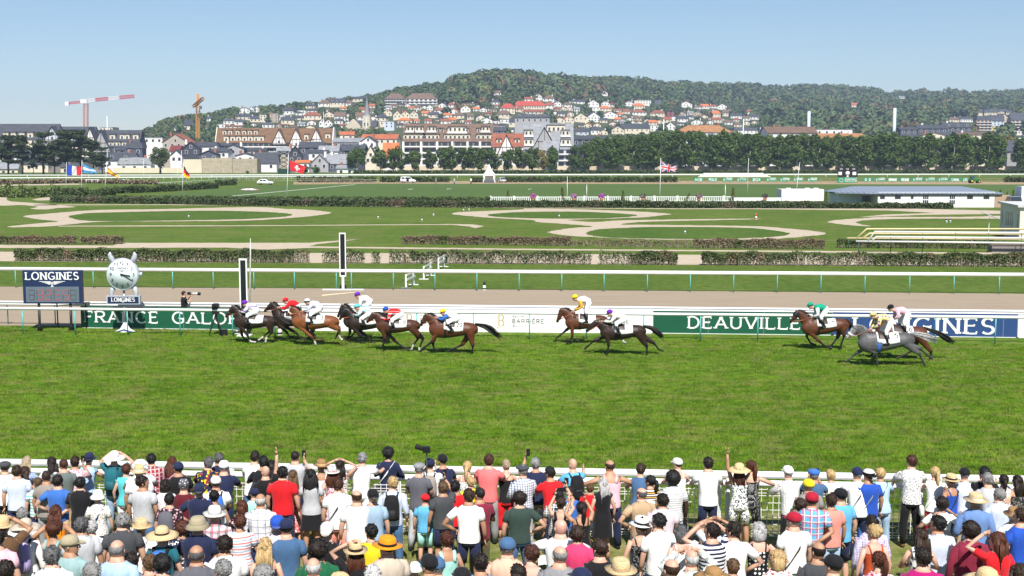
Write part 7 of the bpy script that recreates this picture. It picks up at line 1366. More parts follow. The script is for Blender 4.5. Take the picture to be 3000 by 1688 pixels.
paper('B', 262, 345, 1.45, 'folded white race programme held up near the navy polo shirt'); paper('D', 375, 690, 1.3, 'white race programme held between the tan and the pale pink polo shirts'); paper('D', 850, 1180, 2.75, 'white race programme held above the balding white head'); paper('C', 1440, 1290, 1.6, 'open race programme in the hand of the bald person in white'); paper('E', 355, 910, 1.15, 'rolled white race programme beside the salmon t-shirt'); paper('B', 740, 405, 1.2, 'white race programme between the black and the red shirts')
# ================= flags and poles =================
def flagpole(xt, yt, xb, yb, lab, r_=.06, base=None):
    b = gp(xb, base or yb); t = at_depth(xt, yt, b[1]); bb = at_depth(xb, yb, b[1]) if base else b
    m_ = MB(); m_.tube([(0,0,0), t-b], [r_, r_*.6], 8, ref=(1,0,0)); m_.ell(t-b+np.array((0,0,.06)), (r_*1.3,)*3, 6, 4); return m_.build('flagpole', W, loc=b, label=lab, cat='flagpole', group='white flagpoles and poles beyond the far hedge'), b[1]
def flag(Y, TL, BL, TR, BR, fn, mats_, lab, amp=.22):
    P = [at_depth(*q, Y-.1) for q in (TL, BL, TR, BR)]; nu, nv = 36, 24; V = []; F_ = []; mi = []
    for i in range(nu+1):
        u = i/nu
        for j in range(nv+1):
            v = j/nv; p = (P[0]*(1-v)+P[1]*v)*(1-u)+(P[2]*(1-v)+P[3]*v)*u; p = p+np.array((0, amp*sin(u*9+v*3)*u**.5, .06*sin(u*8+v*2)*u)); V.append(p-P[0])
    for i in range(nu):
        for j in range(nv): a = i*(nv+1)+j; F_.append((a, a+1, a+nv+2, a+nv+1)); mi.append(fn((i+.5)/nu, (j+.5)/nv))
    V = np.array(V); n = len(V); 
    return bigmesh('flag', V, F_, [mat('flag_'+c, col, .8, .06, 3) for c, col in mats_], mi, loc=P[0], smooth=True, label=lab, cat='flag', group='national flags flying on the far poles')
CWf = ('white', (.72,.72,.72)); RDf = ('red', (.62,.02,.03)); BLf = ('blue', (.02,.06,.42)); SKf = ('sky', (.05,.28,.55)); YEf = ('yellow', (.80,.55,.01)); BKf = ('black', (.02,.02,.02)); NVf = ('navyjack', (.02,.03,.16))
_, Y = flagpole(195,477,193,565,'white flagpole carrying the blue white and red flag'); flag(Y, (197,483), (196,514), (238,490), (237,514), lambda u, v: 0 if u < .36 else (1 if u < .68 else 2), [BLf, CWf, RDf], 'blue, white and red vertical striped flag')
_, Y = flagpole(240,471,238.5,573,'white flagpole carrying the sky blue and white flag'); flag(Y, (242,480), (246,507), (276,496), (287,508), lambda u, v: 1 if .33 < v < .66 else 0, [SKf, CWf], 'sky blue and white horizontal striped flag')
_, Y = flagpole(313,478,306,573,'leaning white flagpole carrying the red and yellow flag'); flag(Y, (315,491), (317,508), (347,517), (349,523), lambda u, v: 1 if .25 < v < .75 else 0, [RDf, YEf], 'red and yellow horizontal striped flag')
_, Y = flagpole(537,478,534,575,'white flagpole carrying the black red and yellow flag'); flag(Y, (538,485), (538,516), (555,512), (556,526), lambda u, v: 0 if v < .33 else (1 if v < .66 else 2), [BKf, RDf, YEf], 'black, red and yellow horizontal striped flag')
_, Y = flagpole(845,453,840,588,'white flagpole carrying the red flag with a white cross', .07); flag(Y, (849,470), (851,499), (895,489), (889,510), lambda u, v: 1 if (.32 < u < .66 and .42 < v < .62) or (.42 < u < .56 and .22 < v < .82) else 0, [RDf, CWf], 'red flag with a white cross', .15)
def uj(u, v):
    x, y = (u-.5)*2, (v-.5); 
    if abs(y) < .1 or abs(x) < .1: return 2
    if abs(y) < .17 or abs(x) < .17: return 1
    d = min(abs(y-x*.5), abs(y+x*.5)); return 2 if d < .035 else (1 if d < .095 else 0)
_, Y = flagpole(1936,466,1933,590,'white flagpole carrying the red, white and dark blue crossed flag', .07); flag(Y, (1938,474), (1938,503), (1983,488), (1979,504), uj, [NVf, CWf, RDf], 'dark blue flag with red and white crosses', .15)
for a, l in (((420.5,467,421.5,542),'bare white pole between the red yellow flag and the bushy tree'),((520,470,520,540),'thin bare white pole just left of the black red yellow flag'),((2193,466,2189,580),'tall bare white pole above the polo boards'),((2343,478,2330,588),'leaning bare white pole in front of the white box'),((1662,519,1662,600),'bare white pole left of the red and blue flag, near the first conifers'),((1719,544,1719,584),'short thick white goal post, left'),((2125,544,2125,584),'short thick white goal post, right')): flagpole(*a, l, .05 if '544' not in str(a) else .07)
# green scissor lift scaffold behind the red flag
D_ = 520; c = at_depth(831, 470, D_); c[2] = 0; o = empty('scissor_lift', c, label='dark green raised scissor lift behind the red flag', cat='lift'); GRN = mat('lift_green', (.015,.05,.03), .5); m_ = MB(); S = F/D_; zs = [(530-y)/S-1 for y in (507,494,482,470,458)]
for i in range(4):
    for s in (-1, 1): m_.beam((-s*1.9,0,zs[i]), (s*1.9,0,zs[i+1]), .28)
m_.build('scissor_arms', GRN, o, smooth=False); MB().b2(-2.4,2.4,-1,1,zs[4],zs[4]+.4).build('platform', GRN, o, smooth=False); MB().b2(-2.4,2.4,-1,1,.2,zs[0]).build('chassis', GRN, o, smooth=False)
# ================= vehicles =================
TYRE = mat('tyre', (.02,.02,.02), .8); GLS = mat('car_glass', (.03,.04,.05), .1, .2, spec=.7)
def car(label, cat, x, yb, L_, hh, wdt, col, yaw, van=False, open_=False, name='parked_car'):
    o = empty(name, gp(x, yb), yaw, label=label, cat=cat); C_ = mat('carpaint_%s' % (col,), col, .25, .04, coat=.5); l = L_/2; w_ = wdt/2
    if van: side = [(-l,.35),(-l,.9),(-l*.97,hh*.62),(-l*.90,hh*.97),(-l*.6,hh),(l*.25,hh*.97),(l*.50,hh*.62),(l*.93,hh*.48),(l,.7),(l,.35)]
    else: side = [(-l,.35),(-l,.85),(-l*.93,hh*.60),(-l*.70,hh*.95),(-l*.3,hh),(l*.15,hh*.97),(l*.42,hh*.64),(l*.92,hh*.52),(l,.65),(l,.35)]
    rr = []
    for s, k in ((-1,.90),(-.96,.985),(-.8,1),(.8,1),(.96,.985),(1,.90)): rr.append([(x_*(.99 if abs(s) == 1 else 1), s*w_*(1-.16*max(0, (z-hh*.55)/hh*2)), .35+(z-.35)*k) for x_, z in side])
    mb = MB(); mb.rings(rr); mb.build('body', C_, o)
    for s in (-1, 1):
        def wy(z): return s*(w_*(1-.16*max(0, (z-hh*.55)/hh*2))+.012)
        for a, b in (((-l*.66,-l*.3),(-l*.27,l*.10)) if not van else ((-l*.85,-l*.42),(-l*.37,l*.02),(l*.06,l*.34))):
            z0, z1 = hh*.64, hh*.90; g_ = MB(); g_.add([(a,wy(z0),z0),(b+(.12 if b > 0 else 0),wy(z0),z0),(b-.05,wy(z1),z1),(a+.05,wy(z1),z1),(a,wy(z0)-s*.03,z0),(b+(.12 if b > 0 else 0),wy(z0)-s*.03,z0),(b-.05,wy(z1)-s*.03,z1),(a+.05,wy(z1)-s*.03,z1)], [(0,1,2,3),(7,6,5,4),(0,4,5,1),(2,6,7,3)]); g_.build('window', GLS, o, smooth=False)
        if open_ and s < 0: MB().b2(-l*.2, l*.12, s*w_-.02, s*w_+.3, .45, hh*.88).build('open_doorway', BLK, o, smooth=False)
        for xx in (-l*.62, l*.62):
            t_ = MB().tube([(xx, s*(w_-.20), .33), (xx, s*(w_+.01), .33)], [.33,.33], 14, ref=(1,0,0)).build('wheel', TYRE, o); MB().tube([(xx, s*(w_+.01), .33), (xx, s*(w_+.03), .33)], [.2,.18], 10, ref=(1,0,0)).build('rim', GRY, t_)
    wsh = MB(); wsh.add([(l*.17,-w_*.8,hh*.94),(l*.17,w_*.8,hh*.94),(l*.44,w_*.88,hh*.66),(l*.44,-w_*.88,hh*.66)], [(0,3,2,1)]); wsh.v[0] += np.array((.03,0,.02)); wsh.build('windscreen', GLS, o, smooth=False)
    rw = MB(); rw.add([(-l*.74,-w_*.8,hh*.93),(-l*.74,w_*.8,hh*.93),(-l*.94,w_*.88,hh*.62),(-l*.94,-w_*.88,hh*.62)], [(0,1,2,3)]); rw.v[0] += np.array((-.03,0,.02)); rw.build('rear_window', GLS, o, smooth=False)
    for s in (-1, 1): MB().box((l-.03, s*w_*.7, .72), (.08,.3,.16)).build('headlight', mat('lamp_glass', (.7,.7,.68), .2), o, smooth=False); MB().box((-l+.03, s*w_*.8, .8), (.08,.2,.25)).build('tail_light', mat('tail_red', (.4,.01,.01), .3), o, smooth=False)
    return o
car('white parked car by the wooden fence at the left of the polo field', 'car', 778, 541.5, 4.3, 1.5, 1.8, (.76,.76,.76), .05); car('white van with its side door open beyond the polo field', 'van', 1196, 536.5, 4.4, 1.85, 1.8, (.76,.76,.76), 0, van=True, open_=True, name='parked_van')
car('silver car parked end on beside the white tent', 'car', 1468, 535, 4.2, 1.5, 1.8, (.55,.57,.60), pi/2+.35); car('dark estate car parked behind the cream building at the right edge', 'car', 2940, 606, 4.5, 1.7, 1.8, (.04,.045,.05), pi*.5+.3); car('grey people carrier with a rear window, parked at the right edge', 'car', 2966, 609, 4.5, 1.8, 1.85, (.20,.21,.23), pi*.5-.15)
for i, x in enumerate((2398,2435,2472,2790)): pass
c = gp(3004, 608); o = empty('box_van', c, 0, label='white box van cut by the right picture edge', cat='van'); MB().b2(-1.1,3,-1,1.2,.6,3.2).build('cargo_box', Wd, o, smooth=False)
for xx in (-.5, 2.2): MB().tube([(xx,-1.0,.4),(xx,-.7,.4)], [.4,.4], 12, ref=(1,0,0)).build('wheel', TYRE, o)
o = empty('tractor', gp(2855, 537), 0, label='green and yellow utility tractor on the strip beyond the polo field', cat='tractor'); TG = mat('tractor_green', (.02,.15,.03), .4); TY = mat('tractor_yellow', (.7,.5,.02), .4)
MB().b2(-1.5,1.2,-.6,.6,.6,1.25).build('chassis', TG, o, smooth=False); MB().b2(-1.1,-.2,-.5,.5,1.25,1.9).build('seat', mat('trac_blue', (.03,.06,.1), .6), o, smooth=False); ca = MB(); [ca.beam((x,y,1.2),(x,y,2.3),.06) for x in (-1.2,.1) for y in (-.5,.5)]; ca.b2(-1.3,.2,-.6,.6,2.3,2.36); ca.build('roll_frame', TG, o, smooth=False)
for x, r_ in ((-1.0,.55),(1.0,.38)):
    for s in (-1, 1): t_ = MB().tube([(x,s*.62,r_),(x,s*.9,r_)], [r_,r_], 14, ref=(1,0,0)).build('wheel', TYRE, o); MB().tube([(x,s*.9,r_),(x,s*.93,r_)], [r_*.5,r_*.5], 10, ref=(1,0,0)).build('rim', TY, t_)
# white tent
c = gp(1433, 536); S = F/px(c)[2]; o = empty('marquee_tent', c, 0, label='white pagoda tent with a tall pointed top and open front', cat='tent'); h_ = 17/S; z1 = (536-512)/S; z2 = (536-481)/S; m_ = MB(); CAN = mat('canvas', (.80,.80,.79), .7, .03, .5)
m_.rings([[(sx*k*h_, h_+sy*k*h_, z) for sx, sy in ((-1,-1),(1,-1),(1,1),(-1,1))] for k, z in ((1.02,z1-.3),(1.03,z1),(.62,z1+(z2-z1)*.28),(.28,z1+(z2-z1)*.62),(.02,z2))]); m_.build('canopy', CAN, o, smooth=False)
MB().b2(-h_,h_,2*h_-.03,2*h_,0,z1-.31).build('rear_wall', CAN, o, smooth=False)
for s in (-1, 1):
    MB().b2(s*h_-.05,s*h_+.05,-.05,.05,0,z1-.31).build('pole', W, o, smooth=False); MB().tube([(s*h_*.95,0,z1-.3),(s*h_*.75,0,z1*.55),(s*h_*.92,0,z1*.35),(s*h_*.9,0,.3)], [(.25,.05),(.15,.05),(.12,.05),(.18,.05)], 6).build('curtain', CAN, o)
for i, (x, col_) in enumerate(((1277,'grey'),(1331,'white'),(1380,'white'))):
    person('far', x, 520, 't=tee.%s b=tro.%s h=short.dark s=1.8 yaw=%d' % (col_, ('grey','denim','dark')[i], (160, 100, 0)[i]), loc=gp(x, 540), label=['tiny distant person in grey by the polo field, left of the three','tiny distant person in white shirt carrying something green, middle of the three','tiny distant person in white and dark trousers, nearest the tent'][i])
# polo boards and scoreboard
GB = mat('board_green2', (.02,.22,.11), .5)
def pboard(x0, x1, y0, y1, txt, lab, base=535.5, extra=None):
    a, b = gp(x0, base), gp(x1, base); S = F/px(a)[2]; L = b[0]-a[0]; z0, z1 = (base-y1)/S, (base-y0)/S; o = empty('advertising_board', a, label=lab, cat='advertising board', group='small green boards beyond the polo field'); MB().b2(0, L, -.03, .03, z0, z1).build('panel', GB, o, smooth=False)
    for xx in (.15, L-.15): MB().b2(xx-.05, xx+.05, .035, .12, 0, z1).build('post', mat('pale_wood', 'tan', .8), o, smooth=False)
    n = len(txt.split('|')); hh = (z1-z0)
    for i, t_ in enumerate(txt.split('|')):
        if t_ == 'OO':
            for q_ in (.25, .62): write('O', (L*q_, -.032, z0+hh*.2), XR, UP, hh*.6, L*.16, .2, 1, False, .01).build('emblem', W, o, smooth=False)
        elif t_: th_ = hh*.62/n; text_part('lettering', t_, o, W, (L*.14 if n == 1 else L*.34, -.032, z0+hh*(.5-.5*(n == 1)*.62) if n == 1 else z0+hh*(.86-.34*i)-th_*.5), XR, UP, th_, L*(.72 if n == 1 else .58), .17, 1, False, .01)
    if n > 1: write('B', (L*.10, -.032, z0+hh*.25), XR, UP, hh*.5, L*.14, .16, .6, False, .01).build('emblem', W, o, smooth=False)
    return o
pbs = [(2031,2061,'AOB'),(2072,2104,'POLO'),(2116,2148,'GROUPE|LE ROYAL'),(2158,2188,'POLO|CLUB'),(2201,2232,'BOX'),(2244,2275,'GROUPE|LE ROYAL'),(2284,2315,'DEAUVILLE|POLO CLUB'),(2323,2354,'GROUPE|BARRIERE'),(2364,2396,'GROUPE|BARRIERE'),(2526,2557,'OO'),(2563,2594,'LUCIEN|BARRIERE'),(2599,2631,'DRAKKAR'),(2636,2667,'POLOLINE'),(2672,2704,'GROUPE|BARRIERE'),(2709,2741,'TERRE|BLEUE'),(2747,2778,'HOTEL|DE LA MER'),(2783,2815,'CANAL'),(2820,2836,'LES')]
for i, (a, b, t_) in enumerate(pbs): pboard(a, b, 521, 532, t_, 'small green board lettered %s, %s in the polo field row' % (t_.replace('|', ' '), ['first','second','third','fourth','fifth','sixth','seventh','eighth','ninth','tenth','eleventh','twelfth','thirteenth','fourteenth','fifteenth','sixteenth','seventeenth','eighteenth'][i]))
rail('wooden_rail', 'thin dark rail fence linking the small green boards', (1985,524), (2945,524), 1.1, .05, list(range(1990, 2945, 26)), pr=.05, postm=mat('old_wood', 'tan'), lm=mat('old_wood', 'tan'), second=(0,-.5))
c = gp(2454, 536); S = F/px(c)[2]; o = empty('polo_scoreboard', c, label='black scoreboard with a round clock above a green DEAUVILLE POLO CLUB panel', cat='scoreboard'); L = 58/S; MB().b2(0, L, 0, .3, (536-519)/S, (536-492)/S).build('black_panel', BLK, o, smooth=False); g2 = MB().b2(0, L, -.02, .28, 0.05, (536-520)/S).build('green_panel', GB, o, smooth=False)
MB().tube([(L*.49,-.08,(536-508)/S),(L*.49,-.005,(536-508)/S)], [6.2/S]*2, 20, ref=(1,0,0)).build('clock_face', W, o)
for X0, X1 in ((.03,.2),(.74,.92)): MB().b2(L*X0, L*X1, -.03, -.005, (536-513)/S, (536-504)/S).build('score_window', W, o, smooth=False)
MB().b2(L*.45, L*.54, -.03, -.005, (536-519)/S, (536-514)/S).build('score_window', W, o, smooth=False)
for i, t_ in enumerate(('DEAUVILLE','INTERNATIONAL','POLO CLUB')): text_part('lettering', t_, g2, W, (L*.36, -.03, (536-524.5-i*4.3)/S), XR, UP, 3/S, L*.6, .2, 1, False, .01)
rb = MB(); ribbon(rb, arc(L*.18, 7.5/S, 5/S, 5/S, 90, 450, 20), .08, 1, lambda p, d: np.array((p[0], -.03-d, p[1])), 0, .01); rb.build('emblem', W, g2, smooth=False)
text_part('lettering', 'G G G', o, W, (L*.08, -.02, (536-497)/S), XR, UP, 3/S, L*.8, .2, 1, False, .01)
o = empty('grandstand_steps', gp(2046, 519), label='low white stepped stand beyond the polo boards', cat='stand', ); m_ = MB(); S = F/px(gp(2046,519))[2]
for i in range(4): m_.b2(i*12/S*.5, 211/S-i*12/S*.5, i*.8, i*.8+.8, 0, (i+1)*.36)
m_.build('steps', mat('stand_cream', (.72,.68,.58), .7), o, smooth=False)
for x0, x1, l in ((250,290,'left one'),(344,381,'right one')):
    a, b = gp(x0, 538), gp(x1, 538); L = b[0]-a[0]; o = empty('jump_frame', a, label='small white wooden rail frame on the brown bank at the left, '+l, cat='rail frame', group='white rail frames on the left bank'); MB().b2(0, L, -.05, .05, 1.0, 1.15).build('bar', W, o, smooth=False)
    for t in (.08, .5, .92): MB().tube([(L*t-.1,0,0),(L*t,0,1.0)], [.07,.07], 6).build('leg', W, o)
MB().tube([(0,0,.28),(1.2,0,.30),(2.5,0,.30),(3.9,0,.24)], [.16,.28,.28,.08], 10, ref=(0,1,0)).build('windsock', mat('sock_pink', (.62,.12,.25), .7, .1, 1.3, col2=(.8,.78,.78)), loc=gp(706, 560), label='pink and white inflated tube lying on the polo field', cat='windsock')
# ================= pavilion, white box, balustrade =================
c = gp(2571, 608); S = F/px(c)[2]; o = empty('pavilion', c, label='long low white pavilion with a grey ribbed metal roof behind the hedge', cat='building'); L = (2913-2571)/S; ze = (608-565)/S; X0 = -(2571-2458)/S
MB().b2(0, L, 0, 9, 0, ze+.1).build('wall', wm('white'), o, smooth=False); lw = MB().b2(X0+.8, -1.5, 3.5, 9, 0, ze+.1).build('wing_wall', wm('paleblue'), o, smooth=False); zr = ze+.85; x0, x1 = X0, (2935-2571)/S
ml, t, p = nodes_mat('ribbed_zinc', .4); n_ = NT(t); f_ = n_.math('FRACT', n_.math('MULTIPLY', n_.xyz()[0], 1.45)); n_.base(n_.mix(n_.math('GREATER_THAN', f_, .86), (.27,.31,.38), (.13,.15,.19))); n_.bump(f_, .2, .05); p.inputs['Metallic'].default_value = .2
rf = MB(); rf.add([(x0,2.5,ze),(x0+4,-.3,ze),(x1,-.3,ze),(x1-1,9.8,ze),(x0,9.8,ze),(-2.6,4.8,zr),(x1-4.5,4.8,zr),(x0,2.5,ze-.2),(x0+4,-.3,ze-.2),(x1,-.3,ze-.2),(x1-1,9.8,ze-.2),(x0,9.8,ze-.2)], [(0,1,5),(1,2,6,5),(2,3,6),(3,4,5,6),(4,0,5),(0,7,8,1),(1,8,9,2),(2,9,10,3),(11,10,9,8,7)]); rf.build('roof', ml, o, smooth=False)
tr_ = MB(); tr_.b2(x0+3.5, x1-.4, -.16, -.03, ze-.42, ze-.34); 
for i in range(44):
    xx = x0+3.7+i*(x1-x0-4.4)/44; d_ = (x1-x0-4.4)/44; tr_.beam((xx,-.1,ze-.36),(xx+d_/2,-.1,ze-.22),.05); tr_.beam((xx+d_/2,-.1,ze-.22),(xx+d_,-.1,ze-.36),.05)
tr_.build('truss', mat('dark_steel', (.04,.045,.06), .5), o, smooth=False)
for z0, z1 in ((1215,1260),(1355,1410),(1505,1530),(2035,2090),(2190,2245)): a = (2200+z0*.3106-2571)/S; b = (2200+z1*.3106-2571)/S; MB().b2(a, b, -.025, -.002, ze-.95, ze-.42).build('window', PANE, o, smooth=False)
for z0, z1 in ((1615,1675),(1867,1925)):
    a = (2200+z0*.3106-2571)/S; b = (2200+z1*.3106-2571)/S; w2 = (b-a); fr = MB().b2(a, b, -.03, -.002, .35, ze-.5).build('door', Wd, o, smooth=False)
    for i in range(3):
        for k in range(2): MB().b2(a+w2*(.06+.31*i), a+w2*(.06+.31*i)+w2*.25, -.036, -.031, .5+k*.75, 1.1+k*.75).build('pane', PANE, fr, smooth=False)
c = gp(2289, 592); S = F/px(c)[2]; L = 124/S; o = empty('portable_building', c, label='plain white flat roofed box building left of the pavilion', cat='building'); MB().b2(0, L, 0, 4, 0, (592-555)/S).build('wall', wm('white'), o, smooth=False)
for t in (.15, .6, .8): MB().b2(L*t, L*t+.7, 1, 2, (592-555)/S+.003, (592-555)/S+.2).build('roof_vent', Wd, o, smooth=False)
MB().b2(0, (2960-2914)/21, 0, .1, 0, 1.9).build('wooden_fence', mat('slat_wood', (.42,.30,.20), .8, .2, 1, stretch=(.1,1,18)), loc=gp(2914, 608), label='horizontal board fence at the right end of the pavilion', cat='fence', smooth=False)
for x0_, x1_, l in ((2798,2830,'left'),(2868,2905,'right')):
    a, b = gp(x0_, 612), gp(x1_, 612); w2 = b[0]-a[0]; m_ = MB()
    for z in (.12, 1.05): m_.beam((0,0,z), (w2,0,z), .03)
    for i in range(9): m_.beam((w2*i/8,0,.12), (w2*i/8,0,1.05), .018)
    m_.build('crowd_barrier', GRY, loc=a, label='light metal crowd barrier in front of the pavilion wall, %s one' % l, cat='barrier', smooth=False)
a, b = gp(1437, 591.5), gp(2150, 590); L = np.linalg.norm(b-a); o = empty('balustrade', a, atan2(b[1]-a[1], b[0]-a[0]), label='long low white balustrade along the near side of the polo field', cat='balustrade'); S = F/a[1]
MB().b2(0, L, -.08, .08, .72, .85).build('top_rail', W, o, smooth=False); MB().b2(0, L, -.08, .08, .02, .14).build('bottom_rail', W, o, smooth=False); m_ = MB()
for i in range(int(L/.32)): m_.b2(i*.32, i*.32+.12, -.04, .04, .14, .72)
m_.build('balusters', W, o, smooth=False, kind='stuff')
for i in range(0, int(L), 4): MB().b2(i-.15, i+.15, -.12, .12, 0, 1.0).build('pier', W, o, smooth=False)
a, b = gp(2150, 592), gp(2290, 592); MB().b2(0, b[0]-a[0], 0, .2, .1, .75).build('white_wall', W, loc=a, label='low white curved wall between the balustrade and the white box', cat='wall', smooth=False)
for x, cl_, l in ((1561,(.35,.10,.25),'first from the left'),(1681,(.35,.15,.35),'beside the first bare pole'),(1762,(.42,.10,.42),'brightest purple and red one'),(1883,(.15,.14,.10),'faded greenish one'),(2047,(.25,.16,.20),'between the leaning conifer and the goal post'),(2240,(.15,.13,.13),'small dark one near the white box')):
    o = empty('flower_tub', gp(x, 592.5), label='tub of flowers on the balustrade, '+l, cat='flower tub', group='flower tubs along the balustrade'); MB().tube([(0,-.3,0),(0,-.3,.75)], [.22,.32], 10).build('tub', mat('terracotta', (.35,.13,.08), .8), o); V = leaves((0,-.3,1.05), (.6,.5,.4), 160, .09, int(x), shell=.5); bigmesh('flowers', V, quads(len(V)//4), leafmat('flow%d' % x, cl_, (cl_[0]*1.6, cl_[1]*1.2, cl_[2]*1.6), (.08,.12,.04), 4, .5), parent=o)
# ================= right edge: building and terrace rails =================
A_ = np.array((46.9, 113.5, 0)); B_ = np.array((49.0, 123.5, 0)); dv = (B_-A_)/np.linalg.norm(B_-A_); o = empty('flat_roofed_building', A_, atan2(dv[1], dv[0])-pi/2, label='cream flat roofed building at the right edge, its left wall with narrow windows in shade', cat='building')
hb = 3.05; MB().b2(0, 9, 0, 10, 0, hb).build('wall', mat('cream_render', (.70,.66,.58), .85, .05, .6), o, smooth=False); MB().b2(-.25, 9.25, -.25, 10.25, hb+.002, hb+.2).build('roof_slab', mat('slab_grey', (.55,.55,.54), .7), o, smooth=False)
for y in (1.0, 3.6, 4.6, 5.6, 6.6, 8.9): MB().b2(-.03, -.002, y-.22, y+.22, 1.1, 2.4).build('window', mat('blue_pane', (.12,.17,.22), .2), o, smooth=False)
hr = MB(); hr.beam((-.6,6,1.6),(-1.6,11.5,2.1),.07); hr.beam((-.6,6,.1),(-.6,6,1.6),.06); hr.beam((-1.2,9,.1),(-1.2,9,1.9),.06); hr.build('handrail', W, loc=A_, rz=atan2(dv[1], dv[0])-pi/2, label='white sloping handrail beside the shaded wall', cat='railing', smooth=False)
YEL = mat('yellow_pipe', (.64,.52,.29), .5, .08); WGR = mat('white_pipe', (.62,.62,.60), .5, .08); DGP = mat('green_post', (.05,.11,.08), .5)
def terr_rail(yb, col_, lines, posts, lab):
    c = gp(2500, yb); Y = c[1]; o = empty('terrace_rail', c, label=lab, cat='railing', group='stepped terrace rails at the right')
    for ln in lines: MB().tube([at_depth(*q, Y)-c for q in ln], [.075]*len(ln), 8, ref=(0,1,0)).build('rail', col_, o)
    for x, yt in posts: t = at_depth(x, yt, Y)-c; MB().tube([(t[0],.0,0),(t[0],.0,t[2]-.08)], [.035,.035], 6).build('post', DGP, o)
terr_rail(728, YEL, [[(2508,700),(2539,671),(2800,671),(3150,671)], [(2524,700),(2548,684),(2800,685),(3150,687)], [(2482,698),(2800,700),(3150,702)]], [(x, 699) for x in (2487,2576,2668,2759,2851,2942,3035)]+[(x+2, 671) for x in (2576,2668,2759,2851,2942)], 'yellow painted stepped terrace rails in front of the cream building')
terr_rail(741, WGR, [[(2542,707),(2563,679),(2800,681),(3150,683)], [(2553,708),(2567,694),(2800,696),(3150,699)], [(2508,707),(2800,710),(3150,714)]], [(x, 709) for x in (2516,2609,2703,2799,2895,2992,3088)]+[(x+1, 681) for x in (2609,2703,2799,2895,2992)], 'white painted stepped terrace rails nearest the hedge at the right')
c = gp(2907, 739); S = F/px(c)[2]; o = empty('terrace_bench', c, label='low grey plinth with a yellow rail on top at the right edge', cat='bench'); MB().b2(0, 5, .1, .9, 0, .55).build('plinth', mat('plinth', (.22,.19,.19), .8), o, smooth=False); MB().tube([(0,.1,.68),(5,.1,.68)], [.08,.08], 8, ref=(0,1,0)).build('rail', YEL, o)
# ================= photographer and camera tripod =================
pp = gp(541, 960); q = person('cam', 541, 850, 't=tee.black b=tro.black h=short.dark p=phone s=1.68 yaw=-68 hd=-10', loc=pp, label='person in black aiming a long white lens, standing on the sand track behind the board', name='person')
z_ = 1.60; e = empty('camera', (pp[0]+.28, pp[1]+.05, z_-.05), 0, label='black camera with a long pale telephoto lens held by the photographer', cat='camera'); MB().b2(-.12,.04,-.06,.06,-.05,.07).build('camera_body', BLK, e, smooth=False); MB().tube([(.04,0,.01),(.15,-.01,.01),(.30,-.03,.0),(.36,-.03,0)], [.035,.045,.06,.062], 12, ref=(0,1,0)).build('lens', mat('lens_pale', (.5,.49,.46), .4), e); MB().tube([(.36,-.03,0),(.47,-.04,0)], [.068,.072], 12, ref=(0,1,0)).build('lens_hood', BLK, e)
c = gp(634, 984); e = empty('tripod', c, label='black camera tripod standing in front of the green board, left of the leading horse', cat='tripod'); m_ = MB()
for dx, dy in ((-.30,-.1),(.35,-.25),(.1,.3)): MB().tube([(0,0,.95),(dx*.6,dy*.6,.4),(dx,dy,0)], [.035,.028,.02], 6).build('leg', BLK, e)
MB().b2(-.14,.14,-.12,.12,.95,1.38).build('camera_bag', BLK, e, smooth=False); MB().b2(-.1,.12,-.3,.1,1.3,1.42).build('camera_body', BLK, e, smooth=False)
MB().b2(-.16,.16,-.1,.1,0,.26).build('black_box', BLK, loc=gp(655, 983), label='small black equipment box at the foot of the rail by the tripod', cat='box', smooth=False)
MB().tube([(0,0,.03),(2.1,1.9,.03)], [.05,.05], 6).build('wooden_pole', mat('pole_wood', (.62,.52,.36), .7), loc=gp(943, 868), label='pale wooden pole lying on the sand track', cat='pole')
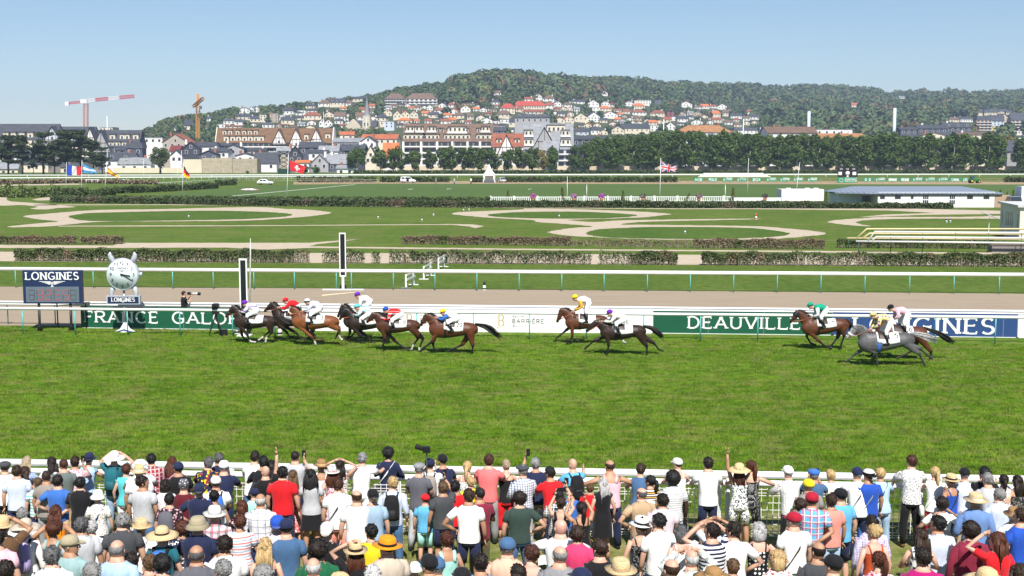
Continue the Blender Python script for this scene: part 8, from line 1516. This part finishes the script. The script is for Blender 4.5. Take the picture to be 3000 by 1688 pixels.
# ================= labels of the houses =================
LM = [(1073,330,'the church spire'),(1300,430,'the big brown apartment block'),(1230,285,'the twin hilltop blocks'),(1550,310,'the long red roofed building'),(580,330,'the orange crane'),(745,395,'the long timber block'),(910,395,'the white timber gables'),(1488,410,'the red timber chalet'),(1600,400,'the grey concrete block'),(2064,380,'the orange roofed hall'),(2320,385,'the brown roofed gabled building'),(2619,360,'the tallest pale column'),(2882,370,'the salmon block of flats'),(251,340,'the red and white crane'),(870,480,'the red flag'),(470,465,'the bushy tree'),(1935,520,'the crossed red and blue flag'),(670,487,'the rubble stone building'),(2000,290,'the ridge above the hall')]
KW = dict(g='gabled', s='', h='hip roofed', m='mansard roofed', f='flat roofed'); gr = {}
for x, y, rf_, wl, kd, wpx, o in HOUSES:
    j = min(range(len(LM)-1), key=lambda i: (LM[i][0]-x)**2+2*(LM[i][1]-y)**2); dx, dy = x-LM[j][0], y-LM[j][1]
    dr_ = ('right of' if dx > 0 else 'left of') if abs(dx) > abs(dy)*1.2 else ('below' if dy > 0 else 'above'); dsc = '%s %s house with %s roof' % (wl, KW[kd], RN[rf_] if rf_ != 'thatch' else 'orange brown'); dsc = ' '.join(dsc.replace('beige', 'sandy').replace('taupe', 'drab').split())
    gr.setdefault((dsc, dr_, LM[j][2]), []).append((hypot(dx, dy), wpx, o))
ORD = ['nearest', 'second nearest', 'third nearest', 'fourth nearest', 'fifth nearest', 'sixth nearest', 'seventh nearest']
for (dsc, dr_, lm), L_ in gr.items():
    L_.sort(key=lambda q: q[0])
    for i, (_, wpx, o) in enumerate(L_):
        if len(dsc.split())+len(lm.split()) > 11: dsc = dsc.replace('tiled ', '').replace('reddish brown', 'reddish').replace('blue grey ', '')
        o['label'] = '%s, %s%s %s' % (dsc, (ORD[min(i, 6)]+', ') if len(L_) > 1 else '', dr_, lm)
# ================= haze =================
hz = MB().b2(-3750, 3750, -80, 4850, -11, 240).build('haze', None, kind='stuff', smooth=False); hm_ = bpy.data.materials.new('haze'); hm_.use_nodes = True; t = hm_.node_tree; t.nodes.clear(); pv = t.nodes.new('ShaderNodeVolumePrincipled'); mo = t.nodes.new('ShaderNodeOutputMaterial'); t.links.new(pv.outputs[0], mo.inputs['Volume'])
pv.inputs['Color'].default_value = (.60,.73,1.0,1); pv.inputs['Density'].default_value = .00013; pv.inputs['Anisotropy'].default_value = .0
hz.data.materials.clear(); hz.data.materials.append(hm_)
